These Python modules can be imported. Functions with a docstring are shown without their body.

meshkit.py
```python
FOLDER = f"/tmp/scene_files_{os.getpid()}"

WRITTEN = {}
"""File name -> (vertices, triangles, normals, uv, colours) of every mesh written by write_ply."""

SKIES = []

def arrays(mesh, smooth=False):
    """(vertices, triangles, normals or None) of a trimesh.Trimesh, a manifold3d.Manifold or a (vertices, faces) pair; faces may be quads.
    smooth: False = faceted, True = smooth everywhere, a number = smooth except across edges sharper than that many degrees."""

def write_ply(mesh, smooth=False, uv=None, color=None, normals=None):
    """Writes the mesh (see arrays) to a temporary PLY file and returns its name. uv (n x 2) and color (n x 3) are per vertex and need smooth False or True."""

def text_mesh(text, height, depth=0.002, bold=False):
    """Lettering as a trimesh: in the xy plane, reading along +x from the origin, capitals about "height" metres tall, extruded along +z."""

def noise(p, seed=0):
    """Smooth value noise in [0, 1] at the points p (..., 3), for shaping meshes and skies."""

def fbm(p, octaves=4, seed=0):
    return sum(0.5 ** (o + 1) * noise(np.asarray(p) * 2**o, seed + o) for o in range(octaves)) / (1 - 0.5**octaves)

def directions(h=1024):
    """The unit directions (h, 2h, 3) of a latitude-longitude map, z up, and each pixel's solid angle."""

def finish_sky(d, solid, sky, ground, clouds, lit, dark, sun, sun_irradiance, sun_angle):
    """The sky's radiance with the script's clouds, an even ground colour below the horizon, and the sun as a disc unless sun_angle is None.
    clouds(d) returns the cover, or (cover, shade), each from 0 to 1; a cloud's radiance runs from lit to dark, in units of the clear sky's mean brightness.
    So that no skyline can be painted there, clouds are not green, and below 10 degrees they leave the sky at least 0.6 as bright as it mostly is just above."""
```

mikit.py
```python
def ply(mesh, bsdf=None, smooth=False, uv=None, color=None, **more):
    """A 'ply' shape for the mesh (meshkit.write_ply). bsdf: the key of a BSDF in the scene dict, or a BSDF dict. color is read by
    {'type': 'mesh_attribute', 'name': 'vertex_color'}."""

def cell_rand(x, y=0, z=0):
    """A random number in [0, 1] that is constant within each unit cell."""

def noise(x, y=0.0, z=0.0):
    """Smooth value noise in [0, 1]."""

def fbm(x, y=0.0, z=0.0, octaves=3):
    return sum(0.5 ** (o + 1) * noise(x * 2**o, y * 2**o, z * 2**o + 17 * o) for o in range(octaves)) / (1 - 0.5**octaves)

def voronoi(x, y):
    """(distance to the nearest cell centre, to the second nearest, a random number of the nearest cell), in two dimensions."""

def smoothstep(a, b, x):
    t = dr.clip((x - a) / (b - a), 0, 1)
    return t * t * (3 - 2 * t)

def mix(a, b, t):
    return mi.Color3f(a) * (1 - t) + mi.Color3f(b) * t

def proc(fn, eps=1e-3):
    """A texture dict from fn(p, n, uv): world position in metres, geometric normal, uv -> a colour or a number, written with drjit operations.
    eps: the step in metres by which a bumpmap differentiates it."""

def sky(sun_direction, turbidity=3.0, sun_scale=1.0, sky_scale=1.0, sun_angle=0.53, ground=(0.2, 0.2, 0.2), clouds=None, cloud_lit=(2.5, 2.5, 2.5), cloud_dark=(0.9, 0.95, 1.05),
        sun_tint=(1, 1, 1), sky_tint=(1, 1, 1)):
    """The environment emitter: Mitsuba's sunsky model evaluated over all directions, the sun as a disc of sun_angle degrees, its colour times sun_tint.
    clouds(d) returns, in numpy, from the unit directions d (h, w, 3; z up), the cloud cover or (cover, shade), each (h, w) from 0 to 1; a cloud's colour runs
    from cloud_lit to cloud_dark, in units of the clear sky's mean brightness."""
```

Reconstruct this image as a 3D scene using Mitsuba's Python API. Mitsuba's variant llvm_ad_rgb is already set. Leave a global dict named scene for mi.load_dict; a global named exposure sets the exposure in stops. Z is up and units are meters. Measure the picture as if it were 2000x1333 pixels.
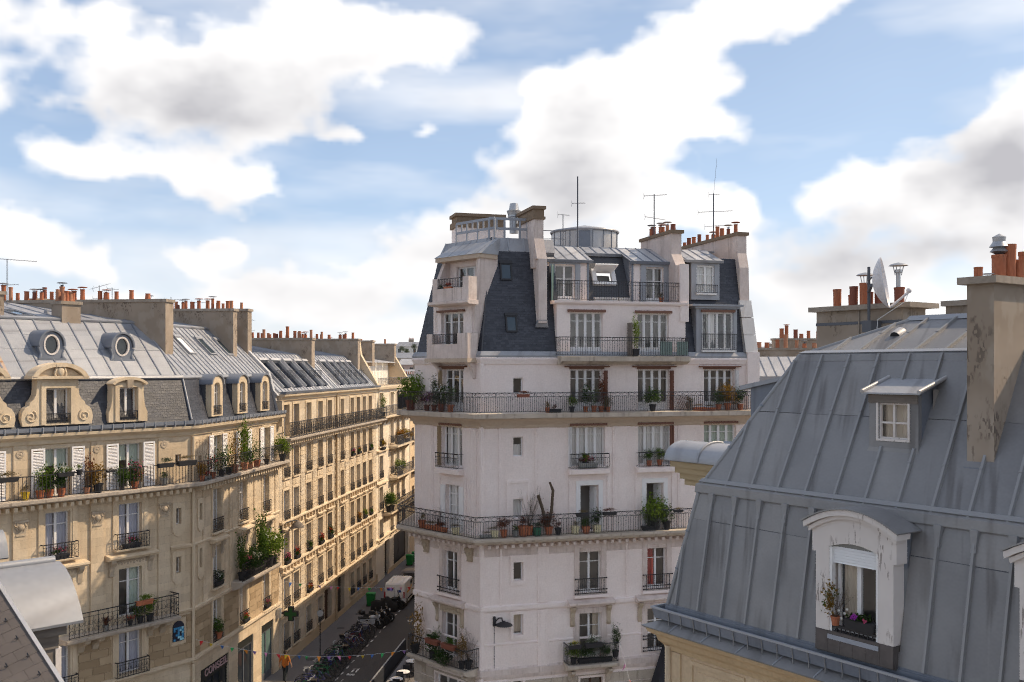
import math, random, numpy as np, trimesh, mitsuba as mi, drjit as dr, mikit, meshkit
from shapely.geometry import Polygon, box as sbox, LineString
from shapely.ops import unary_union
from mikit import noise, fbm, voronoi, cell_rand, smoothstep, mix
T = mi.ScalarTransform4f
scene, labels = {}, {}
R = random.Random(7)

# ---------------------------------------------------------------- camera, sky, exposure
CAM_H = 17.8
scene['camera'] = {'type': 'perspective', 'fov': 54.434, 'fov_axis': 'x', 'near_clip': 0.3, 'far_clip': 3000.0,
                   'principal_point_offset_y': -0.0401,
                   'to_world': T().look_at(origin=[0, 0, CAM_H], target=[0, 10, CAM_H], up=[0, 0, 1])}
SUN_AZ, SUN_EL = math.atan2(0.305, 1.0), math.radians(43)
SUN = [math.cos(SUN_EL) * math.cos(SUN_AZ), math.cos(SUN_EL) * math.sin(SUN_AZ), math.sin(SUN_EL)]

# cumulus: (azimuth, elevation, half width, half height, weight), degrees, azimuth from +y towards +x
CUMULUS = [(-19, 15.5, 9, 4.2, 1.0), (-10, 17.5, 8, 4.5, 1.05), (-4.5, 18, 6, 2.6, .85), (-24, 18.5, 4, 2.2, .7), (-13.5, 13, 5, 2, .6),
           (-16.5, 9.6, 3.6, 2.9, 1.0), (-22, 10.6, 4.5, 2.1, .9), (-25, 6.5, 5, 2.2, .75), (-29, 13.5, 3, 2.4, .8), (-28, 18, 3, 3, .5),
           (5.5, 14.5, 6, 4.6, 1.1), (9, 16.5, 4.5, 4.0, 1.0), (14.5, 19.5, 6, 2.4, .9), (3, 11, 5.5, 4.2, 1.0), (12, 14, 4, 2.0, .75),
           (8.5, 9.5, 4.5, 3, .8), (-3, 6.5, 9, 3.6, .85), (-12, 4, 6, 2.3, 1.0), (-24, 5, 3.4, 1.8, .8), (-17, 5.6, 3, 1.4, .7), (5, 5, 8, 3.4, .85), (13, 8.2, 3, 2.6, .85),
           (21.5, 9, 5.5, 3.0, 1.05), (26.5, 11.5, 3.6, 3.9, 1.1), (19, 5, 8, 2.6, .95), (29, 7, 6, 4, 1.0), (-22, 2.4, 6, 1.6, .9), (28, 18.5, 2.0, 1.4, .45),
           (-5.4, 12.9, 1.6, .9, .5), (-9.8, 12.2, 1.6, .8, .5), (20, 2, 14, 2.0, .8), (0, 2, 14, 2.2, .8),
           (1, 21.5, 6, 1.6, .35), (40, 14, 9, 6, 1.), (-45, 12, 10, 6, 1.), (60, 25, 14, 9, .9), (-75, 20, 16, 8, 1.), (95, 15, 15, 8, .7), (-10, 34, 18, 8, .9),
           (30, 36, 14, 7, .8), (130, 22, 20, 10, .9), (180, 25, 24, 12, .9), (-130, 22, 20, 10, .9), (-60, 42, 20, 9, .8), (160, 50, 30, 12, .6), (10, 60, 40, 12, .5)]

UNDERSIDE = [(-17, 14.2, 7, 1.9, .55), (-11.5, 13.4, 3.5, 1.2, .4), (-17, 8.4, 3.5, 1.0, .35), (-22, 9.2, 4, 1.0, .35), (2, 10.2, 4, 2.6, .42), (4.5, 13.5, 3, 1.6, .2), (25, 10.2, 3.4, 2.4, .75), (18, 6.6, 5, 1.7, .45), (23, 6.2, 4, 1.3, .4), (-11, 4.3, 7, 1.5, .32), (-3, 7.2, 4, 1.5, .32), (12, 4, 8, 1.6, .25), (60, 20, 14, 4, .5), (-75, 15, 16, 4, .5), (180, 20, 24, 5, .35), (-130, 17, 20, 4, .4), (130, 17, 20, 4, .4)]
def clouds(d):
    az = np.degrees(np.arctan2(d[..., 0], d[..., 1])); el = np.degrees(np.arcsin(np.clip(d[..., 2], -1, 1)))
    N = lambda s, sx, sy, o, k: meshkit.fbm(np.stack([az * sx, el * sy, np.full_like(az, s)], -1), o, k) - .5
    w1, w2 = N(0., .13, .22, 4, 5), N(7., .13, .22, 4, 9); v1, v2 = N(3., .55, .8, 4, 51), N(4., .55, .8, 4, 57)
    def body(da, de):
        a2, e2 = az + da + 6.5 * w1 + 1.8 * v1, el + de + 4.0 * w2 + 1.3 * v2
        s = np.zeros_like(az)
        for a0, e0, ra, re, k in CUMULUS:
            x = ((a2 - a0 + 180) % 360 - 180) / ra; y = (e2 - e0) / re; y = np.where(y < 0, y * 1.2, y)
            s = 1 - (1 - s) * (1 - np.clip(k * np.exp(-(x * x + y * y) * 1.75), 0, .97))
        return s
    fine = N(3.3, .5, .75, 7, 21); tuft = np.abs(N(5.1, .34, .55, 6, 27)) * 2
    b = body(0, 0) + .50 * fine - .30 * (tuft - .25)
    cover = np.clip((b - .27) / .40, 0, 1); cover = cover * cover * (3 - 2 * cover)
    up = body(1.2, 2.2)                                # cloud between here and the sun
    deep = np.clip((b - .45) / .8, 0, 1) * np.clip((up - .25) / .8, 0, 1)
    grey = np.zeros_like(az)                           # the thick undersides
    for a0, e0, ra, re, k in UNDERSIDE:
        x = ((az + 3 * w1 + 2.2 * v1 - a0 + 180) % 360 - 180) / ra; y = (el + 2 * w2 + 1.6 * v2 - e0) / re
        grey = np.maximum(grey, k * np.exp(-(x * x + y * y)))
    tex = N(8.1, .30, .6, 6, 33) + .5
    shade = np.clip(.55 * deep * (.4 + 1.0 * tex) + grey * (.72 + .5 * tex) + .42 * np.clip(tex - .36, 0, 1) + .16 * np.clip(1 - el / 10, 0, 1), 0, 1)
    wisp = N(1.3, .07, .33, 6, 44) + .5
    cover = np.maximum(cover, np.clip(.30 + (wisp - .5) * 1.9, .14, .72))
    low = np.clip(1 - el / 9, 0, 1)
    cover = 1 - (1 - cover) * (1 - .75 * low)          # thick air of the horizon
    return cover, shade

scene['sky'] = mikit.sky(SUN, turbidity=3.0, sun_scale=.72, sun_tint=(1.0, .97, .93), sky_tint=(1.04, 1.0, .97), clouds=clouds, cloud_lit=(3.1, 3.05, 3.0), cloud_dark=(1.45, 1.44, 1.52), ground=(.2, .19, .18))
exposure = 2.15

# ---------------------------------------------------------------- materials
def c3(x): return {'type': 'rgb', 'value': list(x)} if isinstance(x, (tuple, list)) else x
def mat(name, color, rough=.6, metal=0., spec=.4, bump=None, bscale=.01, **kw):
    b = {'type': 'principled', 'base_color': c3(color), 'roughness': rough, 'metallic': metal, 'specular': spec, **kw}
    if bump is not None:
        b = {'type': 'bumpmap', 'arbitrary': bump, 'scale': bscale, 'bsdf': b}
    scene['material_' + name] = {'type': 'twosided', 'bsdf': b}

def along(p, n): return p.x * n.y - p.y * n.x          # run along an upright wall
def wall_fn(base, alt, dirt, streak=.5, k=1.0):
    def fn(p, n, uv):
        t = along(p, n)
        a = fbm(t * .9 * k, p.z * .9 * k, p.x * .3, 4)
        s = fbm(t * 3.1 * k, p.z * .33 * k, 5.5, 3)
        g = noise(t * 23., p.z * 23., p.x * 11.)
        c = mix(base, alt, smoothstep(.35, .7, a))
        c = mix(c, dirt, streak * smoothstep(.5, .82, s) * (.5 + .5 * a))
        return c * (.93 + .14 * g)
    return fn
def ashlar_fn(base, alt, dirt, course=.36, length=.95):
    w = wall_fn(base, alt, dirt, .55)
    def fn(p, n, uv):
        t = along(p, n); r = dr.floor(p.z / course)
        u = (t + .5 * length * (r - 2 * dr.floor(r / 2))) / length
        fz = p.z / course - r; fu = u - dr.floor(u)
        j = dr.select((fz < .035) | (fu < .014), .80, 1.0)
        return w(p, n, uv) * (.90 + .20 * cell_rand(dr.floor(u), r, 3)) * j
    return fn
def zinc_fn(base, alt, dirt, sk=.6):
    def fn(p, n, uv):
        q = (p.x * .83 - p.y * .56)
        s = fbm(q * 5.5, p.z * .7, 2.2, 4)
        a = fbm(p.x * .8, p.y * .8, p.z * .8, 4)
        st = noise(q * 15., p.z * .8, 7.7)
        f = noise(p.x * 31., p.y * 31., p.z * 31.)
        c = mix(base, alt, smoothstep(.32, .68, a))
        c = mix(c, dirt, sk * smoothstep(.52, .75, s))
        c = mix(c, alt, .55 * smoothstep(.72, .95, st))
        return c * (.95 + .10 * f)
    return fn
P_ = mikit.proc
mat('limestone', P_(ashlar_fn((.51, .405, .28), (.57, .465, .335), (.33, .245, .16))), .85)
mat('limestone_trim', P_(wall_fn((.54, .435, .305), (.60, .495, .36), (.35, .265, .175), .5)), .85)
mat('limestone_block', (.36, .265, .165), .9)
mat('limestone_block_dark', (.30, .215, .13), .9)
mat('limestone_block_pale', (.42, .315, .20), .9)
mat('joint_mortar', (.16, .115, .07), .95)
mat('carved_stone', P_(wall_fn((.38, .31, .23), (.45, .375, .285), (.24, .185, .13), .7, 2.)), .9)
mat('street_stone', P_(ashlar_fn((.49, .405, .30), (.55, .465, .355), (.32, .25, .175), .45, 1.1)), .85)
mat('street_stone_sunlit', P_(wall_fn((.62, .535, .42), (.68, .595, .475), (.44, .36, .26), .4)), .85)  # lighter street stone: sun on the end house put into its colour
mat('pink_plaster', P_(wall_fn((.735, .645, .61), (.765, .68, .645), (.60, .505, .46), .34)), .85)
mat('pink_plaster_worn', P_(wall_fn((.56, .475, .435), (.63, .545, .505), (.30, .24, .20), .7, 2.)), .88)
mat('slab_stone', P_(wall_fn((.40, .345, .285), (.47, .41, .345), (.17, .135, .11), .9, 2.5)), .9)
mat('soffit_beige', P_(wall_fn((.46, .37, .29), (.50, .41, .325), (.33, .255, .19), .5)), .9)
mat('cream_plaster', P_(wall_fn((.55, .42, .275), (.59, .455, .30), (.40, .29, .18), .5)), .85)
mat('cream_trim', P_(wall_fn((.50, .36, .21), (.54, .40, .24), (.36, .25, .14), .5)), .8)
ZB = dict(rough=.5, metal=.25, spec=.5)
mat('zinc', P_(zinc_fn((.285, .297, .325), (.33, .34, .365), (.20, .20, .22))), **ZB)
mat('zinc_b', P_(zinc_fn((.265, .277, .305), (.31, .322, .35), (.17, .165, .175), .75)), **ZB)
mat('zinc_c', P_(zinc_fn((.30, .31, .335), (.35, .36, .385), (.215, .215, .23))), **ZB)
mat('zinc_shaded', P_(zinc_fn((.205, .205, .212), (.245, .243, .248), (.13, .125, .126), .75)), **ZB)  # this and the next two: darker zinc copies, right roof's shade in the colour
mat('zinc_shaded_b', P_(zinc_fn((.19, .19, .198), (.225, .225, .232), (.115, .11, .112), .9)), **ZB)
mat('zinc_shaded_c', P_(zinc_fn((.22, .218, .222), (.26, .256, .258), (.15, .142, .14), .65)), **ZB)
mat('zinc_roll_grey', (.26, .262, .27), **ZB)
mat('zinc_roll', (.33, .345, .375), **ZB)
mat('zinc_pale', P_(zinc_fn((.42, .42, .43), (.49, .485, .49), (.33, .31, .30), .5)), rough=.45, metal=.25, spec=.5)
mat('zinc_rust', P_(zinc_fn((.40, .30, .23), (.45, .40, .37), (.27, .115, .045), .95)), rough=.6, metal=.1, spec=.4)
mat('zinc_dark', P_(zinc_fn((.16, .18, .22), (.20, .22, .26), (.12, .13, .15))), **ZB)
def slate_fn(p, n, uv):
    t = along(p, n)
    r = cell_rand(dr.floor(t / .2), dr.floor(p.z / .11), 4)
    return mix((.024, .027, .038), (.050, .054, .070), r) * (.8 + .4 * fbm(p.x * .7, p.y * .7, p.z * .7, 3))
mat('slate', P_(slate_fn), .5, spec=.5)
mat('slate_grey', (.060, .063, .074), .55, spec=.5)
mat('old_slate', P_(wall_fn((.085, .074, .070), (.115, .10, .095), (.06, .05, .047), .5, 3.)), .75)
mat('old_slate_b', P_(wall_fn((.09, .078, .074), (.12, .105, .10), (.06, .05, .047), .5, 3.)), .75)
def render_fn(p, n, uv):
    t = along(p, n)
    a = fbm(t * .9, p.z * .9, 1.7, 4); b = fbm(t * 4.5, p.z * 2.6, 3.1, 5); v = fbm(t * 14., p.z * 5., 4.4, 3)
    c = mix((.27, .215, .165), (.33, .27, .215), smoothstep(.35, .65, a))
    c = mix(c, (.36, .31, .255), .5 * smoothstep(.5, .72, b))
    c = mix(c, (.09, .07, .055), .7 * smoothstep(.50, .66, fbm(t * 1.5 + 9., p.z * 1.1, 6.6, 4)) * smoothstep(.46, .60, v) * smoothstep(.35, .6, noise(t * 31., p.z * 17., 3.)))
    return c
mat('chimney_render', P_(render_fn), .92)
mat('chimney_cap', P_(wall_fn((.28, .235, .19), (.34, .29, .24), (.15, .12, .095), .7, 2.)), .92)
mat('brown_brick', (.20, .145, .10), .9)
mat('terracotta', P_(wall_fn((.36, .115, .055), (.42, .155, .08), (.15, .06, .04), .9, 5.)), .75)
mat('terracotta_dark', (.20, .07, .045), .8)
mat('terracotta_pale', (.40, .19, .115), .8)
mat('iron', (.018, .018, .022), .5, spec=.5)
mat('iron_grey', (.10, .105, .12), .55)
mat('galvanised', (.42, .43, .45), .4, metal=.7)
mat('white_paint', (.70, .69, .69), .5)
mat('white_pvc', (.76, .76, .76), .4)
mat('old_white_paint', P_(lambda p, n, uv: mix(mix((.60, .55, .52), (.66, .62, .59), fbm(p.x * 3., p.y * 3., p.z * 3., 3)), (.22, .18, .155),
    .8 * smoothstep(.60, .70, fbm((p.x - p.y) * 22., p.z * 6.5, 2., 4)) * smoothstep(.45, .66, fbm((p.x - p.y) * 2.1, p.z * 1.3, 8., 3)))), .75)
mat('grey_wood', (.30, .32, .36), .7)
mat('weathered_wood', P_(lambda p, n, uv: mix((.10, .085, .075), (.22, .19, .165), fbm((p.x + p.y) * 3., p.z * 30., p.x * 3., 4))), .9)
mat('pine_cladding', P_(lambda p, n, uv: mix((.36, .27, .15), (.46, .36, .22), fbm((p.x - p.y) * 2., p.z * 25., 1., 4))), .8)
mat('brown_blind', (.19, .085, .06), .6)
mat('rust_trim', (.17, .085, .06), .7)
mat('room_dark', (.30, .28, .26), .95)
mat('curtain', (.62, .61, .59), .95)
mat('curtain_warm', (.48, .42, .34), .95)
mat('curtain_blue', (.36, .38, .46), .95)
mat('curtain_red', (.30, .035, .03), .95)
mat('blind_green', (.40, .47, .41), .9)
mat('shutter_white', (.74, .73, .74), .55)
scene['material_pane_glass'] = {'type': 'thindielectric', 'int_ior': 1.5}
mat('dark_glass', (.020, .025, .032), .06, spec=.8)
mat('sky_glass', (.03, .045, .055), .05, spec=.9)
mat('asphalt', P_(lambda p, n, uv: mix((.050, .046, .045), (.068, .063, .061), fbm(p.x * .8, p.y * .25, 1., 4)) * (.85 + .3 * noise(p.x * 40., p.y * 40., 2.))), .85)
mat('pavement', P_(lambda p, n, uv: mix((.13, .118, .115), (.165, .152, .148), fbm(p.x * 1.1, p.y * .4, 3., 4)) * (.88 + .24 * noise(p.x * 30., p.y * 30., 2.))), .88)
mat('kerb_granite', (.22, .205, .20), .85)
mat('road_paint', P_(lambda p, n, uv: mix((.16, .15, .14), (.52, .50, .48), smoothstep(.38, .52, fbm(p.x * 5., p.y * 5., 3., 3)))), .8)
mat('cast_iron', (.07, .065, .065), .7)
mat('terrain', (.16, .155, .15), .95)
def leafmat(name, c, d=.6):
    scene['material_' + name] = {'type': 'principledthin', 'base_color': c3(c), 'roughness': .6, 'diff_trans': d, 'spec_trans': 0.}
leafmat('leaf_deep', (.035, .065, .018)); leafmat('leaf_mid', (.065, .115, .022)); leafmat('leaf_bright', (.13, .19, .03)); leafmat('leaf_grey', (.10, .12, .075))
leafmat('leaf_ochre', (.22, .13, .03)); leafmat('leaf_russet', (.15, .055, .03)); leafmat('leaf_dry', (.20, .16, .09))
leafmat('petal_red', (.55, .04, .03)); leafmat('petal_pink', (.55, .10, .20)); leafmat('petal_white', (.75, .75, .70)); leafmat('petal_orange', (.55, .16, .02)); leafmat('petal_violet', (.38, .06, .42)); leafmat('petal_yellow', (.6, .5, .06))
mat('twig', (.09, .065, .045), .9)
mat('soil', (.05, .035, .025), .95)
mat('pot_black', (.025, .025, .028), .6); mat('pot_cream', (.62, .56, .36), .6); mat('pot_yellow', (.55, .38, .03), .5); mat('pot_grey', (.22, .22, .21), .7); mat('pot_green', (.03, .12, .07), .5)
mat('rubber', (.02, .02, .02), .8); mat('chrome', (.6, .6, .62), .25, metal=.9)
mat('bike_black', (.02, .02, .022), .35); mat('bike_green', (.03, .16, .07), .4); mat('bike_blue', (.04, .05, .18), .4); mat('bike_red', (.30, .03, .03), .4); mat('bike_silver', (.45, .46, .48), .35, metal=.4)
mat('bin_green', (.012, .17, .035), .5); mat('bin_lid_green', (.03, .28, .07), .45)
mat('van_white', (.62, .62, .62), .3, spec=.5, clearcoat=.6); mat('car_grey', (.10, .10, .11), .3, clearcoat=.6); mat('tail_red', (.35, .02, .02), .3); mat('decal_blue', (.03, .06, .25), .5); mat('decal_orange', (.6, .3, .04), .5); mat('decal_red', (.45, .05, .07), .5)
mat('tarpaulin_black', (.012, .012, .013), .7)
mat('orange_cloth', (.42, .13, .025), .9); mat('dark_cloth', (.025, .03, .035), .9); mat('skin', (.38, .22, .15), .7); mat('hair_dark', (.025, .018, .014), .8)
mat('cross_green', (.006, .075, .018), .4); mat('sign_dark', (.022, .024, .022), .5); mat('sign_letter', (.42, .28, .28), .6)
mat('mosaic_dark', (.012, .016, .035), .4); mat('mosaic_blue', (.04, .22, .42), .4); mat('mosaic_pale', (.30, .58, .70), .4)
for n_, c_ in (('red', (.50, .03, .03)), ('yellow', (.60, .42, .03)), ('blue', (.05, .14, .40)), ('green', (.03, .33, .09)), ('orange', (.60, .22, .03)), ('violet', (.28, .16, .42)), ('pink', (.6, .22, .38))):
    mat('flag_' + n_, c_, .8)
mat('table_white', (.72, .71, .70), .4); mat('dish_white', (.62, .60, .61), .45); mat('cord_white', (.6, .6, .6), .7); mat('awning_black', (.02, .022, .03), .7)
mat('door_dark', (.035, .028, .024), .5); mat('door_brown', (.07, .035, .022), .55); mat('green_glass', (.10, .16, .15), .12, spec=.7)
mat('far_white', (.66, .63, .57), .9); mat('far_beige', (.42, .36, .30), .9); mat('far_pinkish', (.46, .34, .29), .9)
# ---------------------------------------------------------------- building helpers
taken = set()
def pl(mesh, material, smooth=False): return mikit.ply(mesh, material and 'material_' + material, smooth)
def nm(k):
    """k, or k_001, k_002 ... when it is taken"""
    n, i = k, 0
    while n in taken:
        i += 1; n = f'{k}_{i:03d}'
    taken.add(n); return n
def unit(v): v = np.asarray(v, float); return v / np.linalg.norm(v)
class Fr:
    """local frame: u along, v up (or up a slope), w outwards"""
    def __init__(s, O, eu, ew, ev=(0, 0, 1)):
        s.O, s.u, s.v, s.w = np.asarray(O, float), unit(eu), unit(ev), unit(ew)
    def __call__(s, p):
        p = np.asarray(p, float); return s.O + p[..., :1] * s.u + p[..., 1:2] * s.v + p[..., 2:3] * s.w
    def at(s, u, v, w): return s(np.array([[u, v, w]]))[0]
    def shift(s, u=0, v=0, w=0): return Fr(s.at(u, v, w), s.u, s.w, s.v)
def facade(x, y, dx, dy):
    a = unit((dx, dy, 0)); return Fr((x, y, 0), a, (a[1], -a[0], 0))
WORLD = Fr((0, 0, 0), (1, 0, 0), (0, 1, 0))       # u = x, v = z, w = y
BOXF = np.array([[0, 1, 3, 2], [4, 6, 7, 5], [0, 4, 5, 1], [2, 3, 7, 6], [0, 2, 6, 4], [1, 5, 7, 3]])
class M:
    def __init__(s): s.v, s.f, s.n = [], [], 0
    def add(s, v, f):
        f = np.asarray(f, int)
        if f.shape[1] == 4: f = np.vstack([f[:, [0, 1, 2]], f[:, [0, 2, 3]]])
        s.v.append(np.asarray(v, float)); s.f.append(f + s.n); s.n += len(v); return s
    def box(s, F, u0, u1, v0, v1, w0, w1):
        c = np.array([[u, v, w] for u in (u0, u1) for v in (v0, v1) for w in (w0, w1)]); return s.add(F(c), BOXF)
    def slant(s, F, bottom, top):
        """box between two quads, each of four (u, v, w)"""
        return s.add(F(np.array(list(bottom) + list(top), float)), [[0, 1, 2, 3], [7, 6, 5, 4], [0, 4, 5, 1], [1, 5, 6, 2], [2, 6, 7, 3], [3, 7, 4, 0]])
    def poly(s, F, P, w0, w1):
        """shapely polygon (or points) in (u, v), from w0 to w1"""
        P = P if hasattr(P, 'geom_type') else Polygon(P)
        for g in getattr(P, 'geoms', [P]):
            if g.is_empty or g.area < 1e-5 or g.geom_type != 'Polygon': continue
            m = trimesh.creation.extrude_polygon(g, abs(w1 - w0), engine='earcut')
            v = np.array(m.vertices); v[:, 2] += min(w0, w1); s.add(F(v), m.faces)
        return s
    def prof(s, F, pts, u0, u1, du0=0., du1=0.):
        """profile of (w, v) run from u0 to u1"""
        P = Polygon(pts); m = trimesh.creation.extrude_polygon(P, 1., engine='earcut')
        v = np.array(m.vertices); return s.add(F(np.stack([u0 + (u1 - u0) * v[:, 2], v[:, 1], v[:, 0]], 1)), m.faces)
    def quad(s, a, b, c, d): return s.add([a, b, c, d], [[0, 1, 2, 3]])
    def tube(s, pts, r, n=5, cap=True):
        p = np.asarray(pts, float); k = len(p); r = np.broadcast_to(r, (k,))
        t = np.gradient(p, axis=0); t /= np.linalg.norm(t, axis=1, keepdims=True) + 1e-12
        ref = np.where(np.abs(t[:, 2:]) < .9, [[0, 0, 1.]], [[1., 0, 0]]); a = np.cross(t, ref); a /= np.linalg.norm(a, axis=1, keepdims=True)
        for i in range(1, k):
            if a[i] @ a[i - 1] < 0: a[i] = -a[i]
        b = np.cross(t, a); g = np.arange(n) * 2 * np.pi / n
        v = p[:, None] + r[:, None, None] * (np.cos(g)[None, :, None] * a[:, None] + np.sin(g)[None, :, None] * b[:, None])
        f = [[i * n + j, i * n + (j + 1) % n, (i + 1) * n + (j + 1) % n, (i + 1) * n + j] for i in range(k - 1) for j in range(n)]
        v = v.reshape(-1, 3); s.add(v, f)
        if cap:
            for o in (0, (k - 1) * n): s.add(v[o:o + n], [[0, i, i + 1] for i in range(1, n - 1)])
        return s
    def lathe(s, c, prof, n=12, axis=(0, 0, 1), close=True):
        """profile of (radius, height) turned about an axis through c"""
        ax = unit(axis); a = unit(np.cross(ax, (0, 1, 0) if abs(ax[1]) < .9 else (1, 0, 0))); b = np.cross(ax, a); g = np.arange(n) * 2 * np.pi / n
        v = np.array([np.asarray(c, float) + ax * z + r * (math.cos(q) * a + math.sin(q) * b) for r, z in prof for q in g]); k = len(prof)
        s.add(v, [[i * n + j, i * n + (j + 1) % n, (i + 1) * n + (j + 1) % n, (i + 1) * n + j] for i in range(k - 1) for j in range(n)])
        if close:
            for o in (0, (k - 1) * n): s.add(v[o:o + n], [[0, i, i + 1] for i in range(1, n - 1)])
        return s
    def ball(s, c, r, sub=1, F=None):
        m = trimesh.creation.icosphere(subdivisions=sub); v = np.array(m.vertices) * np.broadcast_to(r, (3,)) + (np.zeros(3) if F is not None else np.asarray(c))
        return s.add(F.shift(*c)(v) if F is not None else v, m.faces)
    def mesh(s): return np.vstack(s.v), np.vstack(s.f)
def lab(k, label=None, cat=None, group=None, kind=None):
    d = labels.setdefault(k, {})
    for a, b in (('label', label), ('category', cat), ('group', group), ('kind', kind)):
        if b: d[a] = b
    return k
def ob(name, m, material, smooth=False, **kw):
    """one entry of the scene; name holds its parents, joined by two underscores"""
    k = nm(name)
    if m.n: scene[k] = pl(m.mesh(), material, smooth)
    if kw: lab(k, **kw)
    return k
def thing(name, label, cat, group=None):
    k = nm(name); lab(k, label, cat, group); return k
PLY = {}
def shared(tag, make, material, smooth=False):
    if tag not in PLY: PLY[tag] = pl(make().mesh(), None, smooth)
    return {**PLY[tag], 'bsdf': {'type': 'ref', 'id': 'material_' + material}}
def put(name, tag, make, material, tw, smooth=False, **kw):
    k = nm(name); scene[k] = {**shared(tag, make, material, smooth), 'to_world': tw}
    if kw: lab(k, **kw)
    return k
def at(x, y, z, rz=0, s=1.): 
    t = T().translate([float(x), float(y), float(z)]).rotate([0, 0, 1], math.degrees(rz)); return t.scale(s if isinstance(s, (int, float)) else list(s))

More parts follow.
